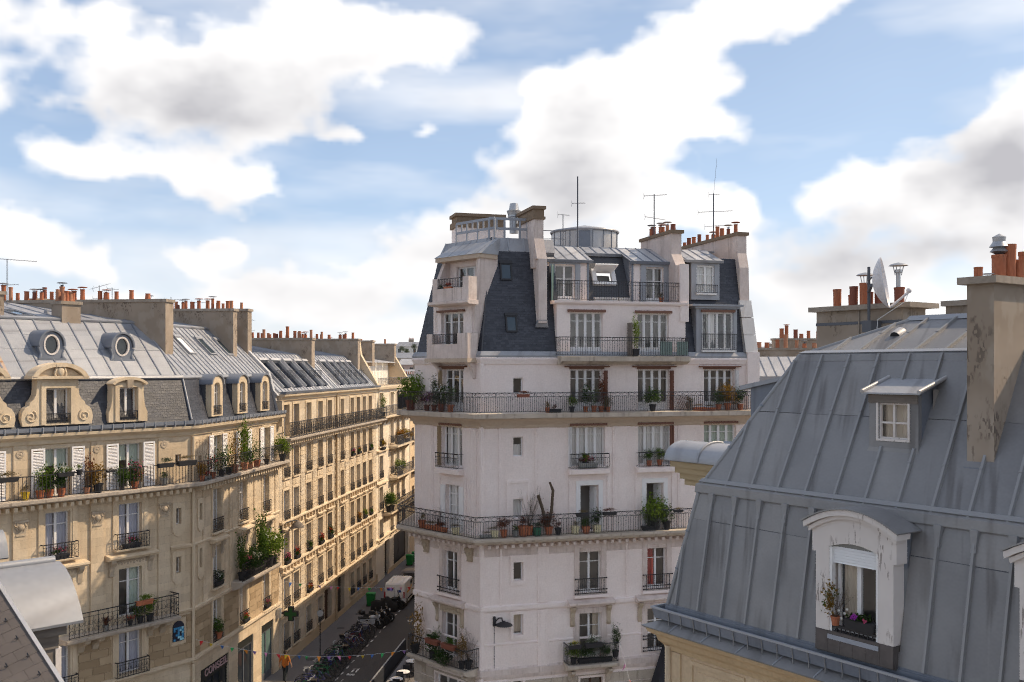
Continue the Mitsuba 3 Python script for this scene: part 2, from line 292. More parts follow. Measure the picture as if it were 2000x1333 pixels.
class Plan:
    """outline of facades, seen from outside running left to right; mitred offsets and mouldings along it"""
    def __init__(s, pts):
        s.p = np.array(pts, float); d = np.diff(s.p, axis=0); s.len = np.linalg.norm(d, axis=1); s.d = d / s.len[:, None]
        s.n = np.stack([s.d[:, 1], -s.d[:, 0]], 1); s.m = []
        for i in range(len(s.p)):
            if i in (0, len(s.p) - 1): s.m.append(s.n[0 if i == 0 else -1])
            else: q = s.n[i - 1] + s.n[i]; s.m.append(2 * q / (q @ q))
        s.m = np.array(s.m)
    def off(s, w): return s.p + s.m * w
    def fr(s, i): return Fr((*s.p[i], 0), (*s.d[i], 0), (*s.n[i], 0))
    def run(s, m, prof, i0=0, i1=None):
        """profile of (w, z), closed, swept along vertices i0..i1"""
        i1 = len(s.p) - 1 if i1 is None else i1; k = len(prof)
        v = np.array([[*(s.p[i] + s.m[i] * w), z] for i in range(i0, i1 + 1) for w, z in prof]); c = i1 - i0 + 1
        m.add(v, [[i * k + j, i * k + (j + 1) % k, (i + 1) * k + (j + 1) % k, (i + 1) * k + j] for i in range(c - 1) for j in range(k)])
        tri = trimesh.creation.triangulate_polygon(Polygon(prof), engine='earcut')[1] if False else [[0, j, j + 1] for j in range(1, k - 1)]
        m.add(v[:k], tri); m.add(v[-k:], tri); return m
    def slope(s, i, w0, z0, w1, z1):
        """frame of the roof slope over segment i and its trapezoid in (u, v)"""
        a, b = s.off(w0), s.off(w1); d = np.array([*s.d[i], 0]); O = np.array([*a[i], z0])
        up = np.array([*(s.n[i] * (w1 - w0)), z1 - z0]); L = np.linalg.norm(up); up /= L
        F = Fr(O, d, np.cross(d, up), up)
        if F.w[2] < 0 and abs(F.w[2]) > 1e-6: F.w = -F.w
        ua = (a[i + 1] - a[i]) @ s.d[i]; ub0, ub1 = (b[i] - a[i]) @ s.d[i], (b[i + 1] - a[i]) @ s.d[i]
        return F, Polygon([(0, 0), (ua, 0), (ub1, L), (ub0, L)]), L

def wall(name, F, shape, holes, t=.34, material='limestone', w=0.):
    P = shape if hasattr(shape, 'geom_type') else sbox(shape[0], shape[2], shape[1], shape[3])
    hs = [h if hasattr(h, 'geom_type') else sbox(h[0], h[2], h[1], h[3]) for h in holes]
    if hs: P = P.difference(unary_union(hs))
    return ob(name, M().poly(F, P, w - t, w), material)

def sheet(m, F, u0, u1, v0, v1, w, amp=.03, k=None):
    """hanging cloth with folds"""
    k = k or max(6, int((u1 - u0) / .05)); u = np.linspace(u0, u1, k + 1); h = w + amp * np.sin(np.arange(k + 1) * 1.9 + u0 * 7)
    v = np.concatenate([np.stack([u, np.full(k + 1, z), h], 1) for z in (v0, v1)]); return m.add(F(v), [[i, i + 1, k + 2 + i, k + 1 + i] for i in range(k)])

def window(B, F, u0, u1, v0, v1, rec=.2, cols=2, bars=(), fw=.055, mid=.10, panel=0., frame='white_paint', cloth=None, cm='curtain', far=False, glass=None, opened=False, room=.9, w=0., head=0.):
    """casement: frame with mullions and glazing bars (the window's own mesh), pane, what hangs behind, the room's dark walls"""
    k = nm(B + '__window'); G = F.shift(w=w - rec); m = M(); top = v1
    if head: m.box(G, u0, u1, v1 - head, v1, -.08, .0); v1 = v1 - head
    m.box(G, u0, u0 + fw, v0, v1, -.06, 0).box(G, u1 - fw, u1, v0, v1, -.06, 0).box(G, u0 + fw, u1 - fw, v1 - fw, v1, -.06, 0).box(G, u0 + fw, u1 - fw, v0, v0 + fw + panel, -.06, 0)
    for c in range(1, cols):
        x = u0 + (u1 - u0) * c / cols
        if not (opened and c == cols // 2): m.box(G, x - mid / 2, x + mid / 2, v0 + fw, v1 - fw, -.055, .008)
    for b in bars:
        z = v0 + (v1 - v0) * b
        m.box(G, u0 + fw, u1 - fw, z - .018, z + .018, -.045, -.012)
    if opened:
        for x, sg in ((u0 + fw, 1), (u1 - fw, -1)):
            x2 = x + sg * .12; m.slant(G, [(x, v0 + fw, -.06), (x + sg * .03, v0 + fw, -.06), (x2 + sg * .03, v0 + fw, -.45), (x2, v0 + fw, -.45)], [(x, v1 - fw, -.06), (x + sg * .03, v1 - fw, -.06), (x2 + sg * .03, v1 - fw, -.45), (x2, v1 - fw, -.45)])
    scene[k] = pl(m.mesh(), frame)
    if not opened:
        pm = M(); a = lambda u, v: G.at(u, v, -.03)
        pm.quad(a(u0, v0), a(u1, v0), a(u1, v1), a(u0, v1)); ob(k + '__pane', pm, glass or ('dark_glass' if far else 'pane_glass'))
    if cloth:
        cmh = M()
        for a0, a1, b0, b1 in cloth:
            sheet(cmh, G, u0 + (u1 - u0) * a0, u0 + (u1 - u0) * a1, v0 + (v1 - v0) * b0, v0 + (v1 - v0) * b1, -.13 if not far else .012 - .03 * 0 - .05)
        if far and glass is None: scene[k + '__pane']['bsdf'] = {'type': 'ref', 'id': 'material_pane_glass'}
        ob(k + '__curtain', cmh, cm)
    if room and not (far and not cloth):
        e, r0, r1 = .25, -.16 - max(0, .34 - rec - .14) - .012, -room
        q = M(); c = [G.at(u, v, z) for z in (r0, r1) for u, v in ((u0 - e, v0 - e), (u1 + e, v0 - e), (u1 + e, top + e), (u0 - e, top + e))]
        q.quad(c[4], c[5], c[6], c[7]); [q.quad(c[i], c[(i + 1) % 4], c[4 + (i + 1) % 4], c[4 + i]) for i in range(4)]
        ob(k + '__room', q, 'room_dark')
    return k

def rails(m, F, u0, u1, v0, h, w, gap=.115, bar=.014, frieze=0., ends=True, rail=.035, mesh2=False):
    """iron railing along u: handrail, foot rail, uprights, a frieze of diamonds below the handrail"""
    m.box(F, u0, u1, v0 + h - .035, v0 + h, w - rail / 2, w + rail / 2).box(F, u0, u1, v0 + .05, v0 + .075, w - .012, w + .012)
    n = max(1, round((u1 - u0) / gap)); top = v0 + h - .03 - frieze
    for i in range(n + 1):
        u = u0 + (u1 - u0) * i / n; m.box(F, u - bar / 2, u + bar / 2, v0 + .05, top if i % 9 or not frieze else v0 + h - .03, w - bar / 2, w + bar / 2)
    if frieze:
        m.box(F, u0, u1, top - .012, top + .012, w - .01, w + .01); k = max(1, round((u1 - u0) / .36)); s = (u1 - u0) / k
        for i in range(k):
            c = u0 + s * (i + .5); z = top + frieze / 2
            q = [F.at(c + frieze * .75 * math.cos(a), z + frieze * .42 * math.sin(a), w) for a in np.linspace(0, 2 * np.pi, 9)]
            m.tube(q, .009, 3, False)
            for sg in (-1, 1): m.tube([F.at(c + sg * frieze * .75, z, w), F.at(c + sg * s / 2, z + frieze * .4, w)], .008, 3, False)
    return m
def scrolls(m, F, u0, u1, v0, h, w, pitch=.34, r=.011):
    """iron panels of S-scrolls between uprights"""
    m.box(F, u0, u1, v0 + h - .04, v0 + h, w - .022, w + .022).box(F, u0, u1, v0 + .03, v0 + .055, w - .012, w + .012)
    m.box(F, u0, u1, v0 + h * .80, v0 + h * .80 + .018, w - .01, w + .01)
    k = max(1, round((u1 - u0) / pitch)); s = (u1 - u0) / k
    for i in range(k + 1): m.box(F, u0 + s * i - .010, u0 + s * i + .010, v0, v0 + h, w - .01, w + .01)
    for i in range(k):
        c = u0 + s * (i + .5)
        m.box(F, c - .008, c + .008, v0 + .04, v0 + h * .8, w - .008, w + .008)
        for sg in (-1, 1):
            for z0, rr, d in ((v0 + h * .24, h * .15, 1), (v0 + h * .56, h * .15, -1)):
                q = [F.at(c + sg * (s * .25 + (s * .24) * math.cos(a) * (1 - t * .5)), z0 + d * rr * math.sin(a) * (1 - t * .5), w) for t, a in zip(np.linspace(0, 1, 10), np.linspace(-.6, 4.6, 10))]
                m.tube(q, r, 3, False)
    return m

# ---------------------------------------------------------------- zinc roofs
def zinc_roof(B, F, P, pitch, start=0., holes=(), mats=('zinc', 'zinc_b', 'zinc_c'), rolls='zinc_roll', h=.045, rw=.045, joints=(), part='zinc_panel', top_taper=0., seed=1):
    """a slope clad with sheets between rolls: each sheet a panel with its own edges, each roll a batten; joints cut the sheets across"""
    rr = random.Random(seed); H = unary_union([x if hasattr(x, 'geom_type') else sbox(x[0], x[2], x[1], x[3]) for x in holes]) if holes else None
    u0, v0, u1, v1 = P.bounds; Q = P.difference(H) if H is not None else P
    k0 = math.floor((u0 - start) / pitch); cuts = [v0 - .01] + list(joints) + [v1 + .01]
    ob(B + '__roof_deck', M().poly(F, Q, -.05, -.004), 'iron_grey' if rolls == 'zinc_roll_grey' else 'zinc_dark')  # deck coloured dark to draw shadow lines in the gaps between sheets
    k = k0
    while start + k * pitch < u1:
        a, b = start + k * pitch, start + (k + 1) * pitch
        for j in range(len(cuts) - 1):
            sh = j * .0 + rr.uniform(-.006, .006)
            S = Q.intersection(sbox(a + .016, cuts[j] + .008 + sh, b - .016, cuts[j + 1] - .004 + sh))
            for g in getattr(S, 'geoms', [S]):
                if g.geom_type != 'Polygon' or g.area < .02: continue
                t = rr.uniform(.006, .018); ob(f'{B}__{part}', M().poly(F, g, -.003, t), rr.choice(mats))
        L = Q.intersection(LineString([(a, v0 - 1), (a, v1 + 1)])); m = M()
        for g in getattr(L, 'geoms', [L]):
            if g.geom_type != 'LineString' or g.length < .15: continue
            (x, y0), (_, y1) = g.coords[0], g.coords[-1]; y0, y1 = min(y0, y1), max(y0, y1)
            pr = [(x - rw, 0), (x - rw * .62, h), (x + rw * .62, h), (x + rw, 0)]
            v = np.array([[p, y, q] for y in (y0 + .02, y1) for p, q in pr]); m.add(F(v), [[0, 1, 5, 4], [1, 2, 6, 5], [2, 3, 7, 6], [0, 3, 2, 1], [4, 5, 6, 7]])
            for c in np.arange(y0 + .95, y1 - .2, .95): m.box(F, x - rw * .8, x + rw * .8, c - .012, c + .012, 0, h + .012)
        if m.n: ob(B + '__roof_batten', m, rolls)
        k += 1

def slates(B, F, P, holes=(), row=.115, wid=.2, material='slate', part='slates', seed=3):
    """courses of lapped slates, past counting: one part of all of them"""
    rr = random.Random(seed); H = unary_union([x if hasattr(x, 'geom_type') else sbox(x[0], x[2], x[1], x[3]) for x in holes]) if holes else None
    Q = P.difference(H) if H is not None else P; u0, v0, u1, v1 = Q.bounds; m = M()
    ob(B + '__roof_deck', M().poly(F, Q, -.06, -.008), 'slate_grey')
    V, Fc = [], []
    from shapely.prepared import prep
    pq = prep(Q)
    for r in range(int((v1 - v0) / row) + 1):
        a = v0 + r * row
        for c in range(int((u1 - u0) / wid) + 2):
            x = u0 + (c - .5 * (r % 2)) * wid; x0, x1, y0, y1 = max(x + .004, u0), min(x + wid - .004, u1), a + rr.uniform(-.004, .004), min(a + row * 1.25, v1)
            if x1 - x0 < .02 or y1 - y0 < .02: continue
            b = sbox(x0, y0, x1, y1)
            if not pq.contains(b):
                if not pq.contains(b.centroid): continue
                g = Q.intersection(b)
                if g.geom_type != 'Polygon': continue
                x0, y0, x1, y1 = g.bounds
            t = rr.uniform(.012, .02); k = len(V)
            V += [(x0, y0, 0), (x1, y0, 0), (x1, y0, t), (x0, y0, t), (x1, y1, .002), (x0, y1, .002)]; Fc += [(k, k + 1, k + 2), (k, k + 2, k + 3), (k + 3, k + 2, k + 4), (k + 3, k + 4, k + 5)]
    m.add(F(np.array(V, float)), np.array(Fc)); k = ob(f'{B}__{part}', m, material); lab(k, kind='stuff'); return k

# ---------------------------------------------------------------- chimneys
POTS = {}
def pot_mesh(kind):
    m = M()
    if kind == 0: m.lathe((0, 0, 0), [(.13, 0), (.125, .06), (.115, .46), (.13, .47), (.13, .52), (.095, .52), (.09, .3)], 10)
    elif kind == 1: m.lathe((0, 0, 0), [(.12, 0), (.11, .66), (.125, .67), (.125, .74), (.09, .74), (.085, .4)], 10)
    else: m.lathe((0, 0, 0), [(.14, 0), (.15, .04), (.13, .30), (.145, .31), (.145, .35), (.10, .35), (.1, .2)], 10)
    return m
def cowl_mesh():
    m = M(); m.lathe((0, 0, 0), [(.06, -.05), (.06, .07)], 8, close=False)
    for a in range(3):
        q = 2.1 * a; m.tube([(.07 * math.cos(q), .07 * math.sin(q), 0), (.11 * math.cos(q), .11 * math.sin(q), .16)], .008, 3)
    m.lathe((0, 0, .15), [(.24, 0), (.2, .03), (.0, .055)], 10, close=False); return m
def pot(name, F, u, v, w, kind=None, s=1., rnd=R, cowl=None):
    kind = rnd.choice((0, 0, 1, 2, 0)) if kind is None else kind; p = F.at(u, v, w); k = rnd.uniform(.74, .98) * s
    put(name + '__pot', f'pot{kind}', lambda: pot_mesh(kind), rnd.choice(('terracotta', 'terracotta', 'terracotta', 'terracotta_dark', 'terracotta_pale')), at(*p, 0, (k, k, k * rnd.uniform(.9, 1.15))), 40)
    if (rnd.random() < .22) if cowl is None else cowl:
        h = (.52, .74, .35)[kind] * k; put(name + '__cowl', 'cowl', cowl_mesh, rnd.choice(('galvanised', 'iron_grey', 'terracotta_dark')), at(p[0], p[1], p[2] + h, rnd.uniform(0, 6)), 40)
def stack(B, F, u0, u1, w0, w1, v0, v1, n, along_w=True, material='chimney_render', cap=.14, s=1., rnd=R, rows=1, margin=.3, overhang=.07):
    """chimney wall from w0 (front) back to w1, with a cap and a row of pots"""
    k = ob(B + '__chimney', M().box(F, u0, u1, v0, v1, w1, w0), material)
    ob(k + '__cap', M().box(F, u0 - overhang, u1 + overhang, v1 - .004, v1 + cap, w1 - overhang, w0 + overhang), 'chimney_cap')
    for r in range(rows):
        for i in range(n):
            t = (i + .5 + rnd.uniform(-.22, .22)) / n
            u, w = ((u0 + (u1 - u0) * (r + .5) / rows), w0 - margin - (w0 - w1 - 2 * margin) * t) if along_w else (u0 + margin + (u1 - u0 - 2 * margin) * t, w0 + (w1 - w0) * (r + .5) / rows)
            if rnd.random() < .93: pot(k, F, u, v1 + cap - .01, w, s=s, rnd=rnd)
    return k

# ---------------------------------------------------------------- plants
def leaf_cloud(n, rad, leaf, seed, clump=7, flat=.5, up=.2):
    """leaf-sized faces scattered in clumps through a crown of unit-like radii"""
    r = np.random.default_rng(seed); c = r.normal(size=(clump, 3)); c /= np.linalg.norm(c, axis=1, keepdims=True); c *= r.uniform(.35, .8, (clump, 1)) * np.array(rad)
    p = c[r.integers(0, clump, n)] + r.normal(size=(n, 3)) * np.array(rad) * .27
    d = r.normal(size=(n, 3)); d[:, 2] = d[:, 2] * flat + up; d /= np.linalg.norm(d, axis=1, keepdims=True); q = np.cross(d, r.normal(size=(n, 3))); q /= np.linalg.norm(q, axis=1, keepdims=True)
    L = leaf * r.uniform(.7, 1.4, (n, 1)); v = np.stack([p, p + d * L * .5 + q * L * .28, p + d * L, p + d * L * .5 - q * L * .28], 1)
    return M().add(v.reshape(-1, 3), np.arange(4 * n).reshape(n, 4))
def blades(n, h, spread, seed, wid=.02):
    r = np.random.default_rng(seed); m = M(); V, Fc = [], []
    for i in range(n):
        a = r.uniform(0, 6.28); s = spread * r.uniform(.3, 1); hh = h * r.uniform(.6, 1); d = np.array([math.cos(a), math.sin(a), 0]); q = np.array([-d[1], d[0], 0]) * wid
        p = [np.array([0, 0, 0]) + d * .03, d * s * .45 + [0, 0, hh * .75], d * s + [0, 0, hh * .95 - s * .25]]; k = len(V)
        V += [p[0] - q * .5, p[0] + q * .5, p[1] + q, p[1] - q, p[2]]; Fc += [(k, k + 1, k + 2), (k, k + 2, k + 3), (k + 3, k + 2, k + 4)]
    return m.add(np.array(V), np.array(Fc))
def twigs(n, h, spread, seed, r0=.008):
    r = np.random.default_rng(seed); m = M()
    for i in range(n):
        p = np.zeros(3); a = r.uniform(0, 6.28); d = np.array([math.cos(a) * spread, math.sin(a) * spread, h]); pts = [p]
        for j in range(4): p = p + d / 4 + r.normal(size=3) * h * .05; pts.append(p)
        m.tube(pts, np.linspace(r0, r0 * .35, 5), 3, False)
        for j in (2, 3): m.tube([pts[j], pts[j] + r.normal(size=3) * h * .13 + [0, 0, h * .1]], r0 * .4, 3, False)
    return m
def round_pot(): return M().lathe((0, 0, 0), [(.11, 0), (.15, .25), (.165, .25), (.17, .31), (.145, .31), (.14, .27), (0.01, .27)], 12)
def trough(): return M().slant(WORLD, [(-.42, 0, -.09), (.42, 0, -.09), (.42, 0, .09), (-.42, 0, .09)], [(-.47, .2, -.12), (.47, .2, -.12), (.47, .2, .12), (-.47, .2, .12)]).box(WORLD, -.48, .48, .195, .225, -.13, .13)
def square_pot(): return M().slant(WORLD, [(-.15, 0, -.15), (.15, 0, -.15), (.15, 0, .15), (-.15, 0, .15)], [(-.2, .4, -.2), (.2, .4, -.2), (.2, .4, .2), (-.2, .4, .2)]).box(WORLD, -.21, .21, .39, .43, -.21, .21)
CROWNS = {'bush': lambda s: leaf_cloud(620, (.30, .30, .28), .058, s, 9), 'dense': lambda s: leaf_cloud(1000, (.38, .38, .34), .06, s, 13), 'tall': lambda s: leaf_cloud(700, (.20, .20, .55), .06, s, 12), 'low': lambda s: leaf_cloud(420, (.40, .12, .11), .048, s, 10),
          'spike': lambda s: blades(60, .55, .45, s), 'loose': lambda s: leaf_cloud(330, (.27, .27, .38), .05, s, 8), 'small': lambda s: leaf_cloud(200, (.13, .13, .13), .045, s, 6), 'twig': lambda s: twigs(16, .8, .35, s), 'bloom': lambda s: leaf_cloud(70, (.32, .14, .14), .06, s, 12, 1.), 'bloomr': lambda s: leaf_cloud(60, (.26, .26, .28), .065, s, 12, 1.)}
POTKIND = {'pot': (round_pot, .27, 'terracotta'), 'trough': (trough, .2, 'terracotta_dark'), 'square': (square_pot, .4, 'pot_cream')}
def plant(name, p, crown, leaf, label, pot='pot', potm=None, s=1., rz=0., seed=1, bloom=None, group=None, cat='potted plant', lift=.16, stretch=1.):
    ps = s * .86
    """a potted plant: pot, foliage, blossom"""
    k = thing(name, label, cat, group); x, y, z = p; base = 0.
    if pot:
        f, base, pm = POTKIND[pot]; base *= ps; put(k + '__pot', pot, f, potm or pm, at(x, y, z, rz, ps), 40)
    v = seed % 3; z2 = z + base + (lift * s if crown not in ('spike', 'twig') else -.02)
    ch = {'tall': .42, 'bush': .14, 'dense': .2, 'low': .0, 'loose': .2, 'small': 0.}.get(crown, 0.)
    put(k + '__foliage', f'{crown}{v}', lambda: CROWNS[crown](seed % 3 + 11), leaf if crown != 'twig' else 'twig', at(x, y, z2 + ch * s * stretch, rz, (s, s, s * stretch)))
    if bloom:
        bc = 'bloom' if pot == 'trough' or crown == 'low' else 'bloomr'
        put(k + '__blossom', f'{bc}{v}', lambda: CROWNS[bc](seed % 3 + 41), bloom, at(x, y, z2 + (ch + .05) * s * stretch, rz, (s, s, s * stretch)))
    return k
def antenna(name, base, h, label, arms=((.95, 1.3, 0.), (.6, .7, 1.2)), mastr=.02, seed=0):
    """roof aerial: mast, and at each arm a boom with short cross rods"""
    k = thing(name, label, 'aerial'); b = np.array(base, float); rr = random.Random(seed)
    ob(k + '__mast', M().tube([b, b + [0, 0, h]], mastr, 5), 'iron_grey')
    for f, L, a in arms:
        m = M(); d = np.array([math.cos(a), math.sin(a), rr.uniform(-.08, .08)]); q = np.array([-d[1], d[0], 0]); c = b + [0, 0, h * f]
        m.tube([c - d * L * .45, c + d * L * .55], .012, 4)
        for t in np.linspace(-.43, .53, max(4, int(L / .13))): m.tube([c + d * L * t - q * .16 - [0, 0, .05], c + d * L * t + q * .16 + [0, 0, .05]], .006, 3)
        for sg in (-1, 1): m.tube([c - d * L * .42, c - d * L * .45 + [0, 0, sg * .16] + q * .1], .008, 3)
        ob(k + '__boom', m, 'iron_grey')
    return k
# ---------------------------------------------------------------- ground, road, pavements
SD = unit((.11, 1.0)); SN = np.array([SD[1], -SD[0]])               # street direction, and its right-hand side
ST = Fr((-13.67, 58.4, 0), (*SD, 0), (0, 0, 1), ev=(*SN, 0))           # u along the street, v across it from the left-hand walls, w up
g = M(); g.quad((-1500, -60, -.02), (1500, -60, -.02), (1500, 2500, -.02), (-1500, 2500, -.02)); ob('ground', g, 'terrain', kind='structure', label='flat pale ground of the town under and between all buildings')
m = M(); m.box(ST, -30, 110, 2.0, 11.4, -.3, .0); ob('road', m, 'asphalt', kind='structure', label='dark asphalt road of the narrow street running away between the houses')
m = M(); m.box(ST, -30, 110, -.5, 1.82, -.3, .13); ob('pavement', m, 'pavement', kind='structure', label='grey pavement along the beige stone houses on the left of the street')
for i in range(60):
    a = -12 + 1.6 * i; ob('pavement__kerb_stone', M().box(ST, a + .006, a + 1.594, 1.825, 2.03, -.3, .128 + R.uniform(0, .006)), 'kerb_granite')
m = M(); m.box(ST, -9.0, 60, 7.0, 9.8, -.3, .12); ob('pavement_001', m, 'pavement', kind='structure', label='narrow grey pavement at the foot of the white corner building')
for i in range(40):
    a = -8 + 1.6 * i; ob('pavement_001__kerb_stone', M().box(ST, a + .006, a + 1.594, 6.78, 6.995, -.3, .118 + R.uniform(0, .006)), 'kerb_granite')
for i in range(26):                                                 # dashes of the parking bay
    a = -2.4 + 1.15 * i; ob('road__marking', M().box(ST, a, a + .5, 3.72, 3.82, .002, .006), 'road_paint')
for a, b, c, d in ((.3, .85, 4.2, 4.32), (.4, .95, 4.45, 4.57), (-.2, .15, 4.1, 4.55), (.95, 1.1, 4.15, 4.55), (-2.2, -1.0, 4.1, 4.19), (12.2, 12.7, 5.0, 5.3)):
    ob('road__marking', M().box(ST, a, b, c, d, .002, .006), 'road_paint')
for a, c in ((2.2, 1.2), (9.5, 1.0), (13.5, 1.2)): ob('pavement__manhole_cover', M().lathe(ST.at(a, c, .131), [(.28, 0), (.28, .006), (.0, .007)], 14), 'cast_iron')

# ---------------------------------------------------------------- corner house of beige stone, on the left
B = thing('corner_house', 'beige stone corner house with slate mansard, zinc roof and white shutters on the left', 'house')
PL = Plan([(-15.14 - .5997 * 16, 47.1 - .8002 * 16), (-15.14, 47.1), (-13.67, 58.4)])
FA, FB = facade(-15.14, 47.1, .7495, 1), PL.fr(1); LB = PL.len[1]
AW = [(-7.13, -6.04), (-3.79, -2.65), (-10.5, -9.4)]                   # window columns of the two fronts
BW = [(2.30, 3.30), (5.60, 6.55), (8.90, 9.80)]
hA, hB = [], []
rowsA = [(12.45, 14.45), (9.86, 11.78), (6.75, 8.90), (4.20, 6.10)]
rowsB = [(12.45, 14.45), (9.70, 11.78), (6.95, 8.95), (4.25, 6.25)]
for z0, z1 in rowsA: hA += [(a, b, z0, z1) for a, b in AW]
for z0, z1 in rowsB: hB += [(a, b, z0, z1) for a, b in BW]
smA = [(-.91, -.60, 13.22, 13.78), (-.89, -.61, 10.52, 11.28), (-.89, -.62, 8.25, 9.00)]; smB = [(.72, 1.02, 12.5, 13.6), (.72, 1.02, 10.5, 11.3), (.72, 1.02, 8.2, 9.15)]
shops = [(.95, 4.25, .1, 3.2), (5.4, 7.5, .1, 3.3), (8.7, 10.5, .1, 3.35)]
wall(B + '__wall', FA, (-16, 0, 0, 15.1), hA + smA + [(-6.2, -4.2, .1, 3.0)])
wall(B + '__wall', FB, (0, LB, 0, 15.1), hB + smB + shops)
rn = random.Random(5)
for (a, b) in AW:
    for r, (z0, z1) in enumerate(rowsA):
        cl = {0: [(0, .48, .62, 1), (.52, 1, .45, 1)], 1: [(.02, .47, 0, 1), (.53, .98, 0, 1)], 2: [(.52, .98, .15, 1)], 3: [(.02, .45, 0, 1), (.55, .98, 0, 1)]}[r]
        window(B, FA, a, b, z0, z1, .20, 2, () if r == 0 else (.72,), cloth=cl, cm=('blind_green', 'curtain_blue', 'blind_green', 'curtain_blue')[r])
for i, (a, b) in enumerate(BW):
    for r, (z0, z1) in enumerate(rowsB):
        window(B, FB, a, b, z0, z1, .22, 2, (.70,), cloth=[(.02, .46, 0, 1), (.54, .98, 0, 1)] if (i + r) % 3 else [(.5, .98, 0, 1)], cm='curtain' if r else 'blind_green')
for F, L in ((FA, smA), (FB, smB)):
    for a, b, c, d in L:
        window(B, F, a, b, c, d, .16, 1 if F is FA else 1, (), .035, room=.5)
        if d < 13:
            ob(B + '__window_surround', M().poly(F, sbox(a - .2, c - .35, b + .2, d + .25).union(Polygon([((a + b) / 2 + .27 * math.cos(q), c - .32 + .24 * math.sin(q)) for q in np.linspace(math.pi, 2 * math.pi, 12)])).difference(sbox(a, c, b, d)), .0, .05), 'limestone_trim', 30)
# raised window surrounds, pilasters with capitals
def surround(F, a, b, z0, z1, e=.30, t=.06, mt='limestone_trim', BB=None):
    P = sbox(a - e, z0 - .02, b + e, z1 + e).difference(sbox(a - .09, z0 - .03, b + .09, z1 + .09)); m = M().poly(F, P, 0, t)
    m.poly(F, sbox(a - .11, z0 - .02, b + .11, z1 + .11).difference(sbox(a, z0 - .03, b, z1)), 0, t * .5); ob((BB or B) + '__window_surround', m, mt)
for (a, b) in AW:
    for r in (1, 2, 3): surround(FA, a, b, *rowsA[r])
    surround(FA, a, b, *rowsA[0], .16, .03)
for (a, b) in BW:
    for r in range(4): surround(FB, a, b, *rowsB[r], .2, .045)
def capital(F, u, z, s=1.):
    m = M(); m.box(F, u - .30 * s, u + .30 * s, z + .28, z + .36, 0, .2).slant(F, [(u - .2 * s, z - .22, .0), (u + .2 * s, z - .22, .0), (u + .2 * s, z - .22, .10), (u - .2 * s, z - .22, .10)], [(u - .27 * s, z + .28, 0), (u + .27 * s, z + .28, 0), (u + .27 * s, z + .28, .17), (u - .27 * s, z + .28, .17)])
    m.ball((u, z + .08, .16), (.13 * s, .13 * s, .08), 2, F)
    for sg in (-1, 1):
        m.tube([F.at(u + sg * (.22 + .07 * math.cos(q)), z + .2 + .07 * math.sin(q), .17) for q in np.linspace(0, 5.6, 9)], .025, 4)
        m.tube([F.at(u + sg * .1, z - .1, .12), F.at(u + sg * .2, z + .1, .16)], .03, 4)
    m.box(F, u - .2 * s, u + .2 * s, z - .28, z - .22, 0, .13); return m
for u in (-8.2, -4.85, -1.55):
    ob(B + '__pilaster', M().box(FA, u - .3, u + .3, 6.5, 12.1, 0, .09).box(FA, u - .36, u + .36, 6.45, 6.75, .0, .12), 'limestone'); ob(B + '__capital', capital(FA, u, 11.25), 'carved_stone', 40)
    ob(B + '__pilaster', M().box(FA, u - .27, u + .27, 12.5, 14.75, 0, .06), 'limestone')
    q = M(); q.lathe(FA.at(u, 14.3, .06), [(.17, 0), (.17, .03), (.10, .035), (.08, .02), (.0, .05)], 12, FA.w); ob(B + '__roundel', q, 'carved_stone', 40)
for u in (1.35, 4.45, 7.75, 10.9): ob(B + '__pilaster', M().box(FB, u - .22, u + .22, 6.4, 12.1, 0, .05), 'limestone')
for F, z, u0, u1 in ((FA, 13.35, -16, -.05), (FB, 13.35, .05, LB), (FA, 11.62, -16, -.05)):
    pass
# mouldings
def moulding(name, plan, prof, mt='limestone_trim', i0=0, i1=None, BB=None): return ob((BB or B) + '__' + name, plan.run(M(), prof, i0, i1), mt)
moulding('cornice', PL, [(0, 14.62), (.10, 14.66), (.13, 14.82), (.30, 14.92), (.40, 14.98), (.42, 15.10), (0, 15.13)])
moulding('gutter', PL, [(.02, 15.12), (.36, 15.12), (.46, 15.20), (.47, 15.36), (.43, 15.36), (.40, 15.24), (.05, 15.22)], 'zinc_dark')
m = M()
for F, L0, L1 in ((FA, -15.8, -.1), (FB, .1, LB)):
    for u in np.arange(L0, L1, .52): m.box(F, u, u + .03, 15.12, 15.38, .44, .50)
ob(B + '__gutter_bracket', m, 'zinc_roll')
moulding('balcony_slab', PL, [(0, 12.18), (.55, 12.24), (.62, 12.30), (.70, 12.31), (.72, 12.44), (0, 12.46)], 'slab_stone')
m = M()
for F, L0, L1 in ((FA, -15.8, -.3), (FB, .25, LB)):
    for u in np.arange(L0, L1, .34): m.box(F, u, u + .15, 12.02, 12.2, 0, .5)
k = ob(B + '__dentils', m, 'limestone_trim'); lab(k, kind='stuff')
m = M(); rails(m, FA, -15.5, -.30, 12.46, .98, .62, .165, .02, .0); rails(m, FB, .30, LB - .05, 12.46, .98, .62, .165, .02, .0)
rails(m, facade(*FA.at(-.30, 0, .62)[:2], *(FB.at(.30, 0, .62) - FA.at(-.30, 0, .62))[:2]), 0, float(np.linalg.norm(FB.at(.30, 0, .62) - FA.at(-.30, 0, .62))), 12.46, .98, 0, .165, .02)
ob(B + '__balcony_railing', m, 'iron')
moulding('string_course', PL, [(0, 3.86), (.05, 3.88), (.10, 3.98), (.20, 4.02), (.20, 4.12), (0, 4.15)])
moulding('string_course', PL, [(0, 9.32), (.08, 9.36), (.12, 9.46), (0, 9.5)], 'limestone_trim', 1)
moulding('string_course', PL, [(0, 6.28), (.10, 6.33), (.14, 6.46), (0, 6.5)], 'limestone_trim', 1)
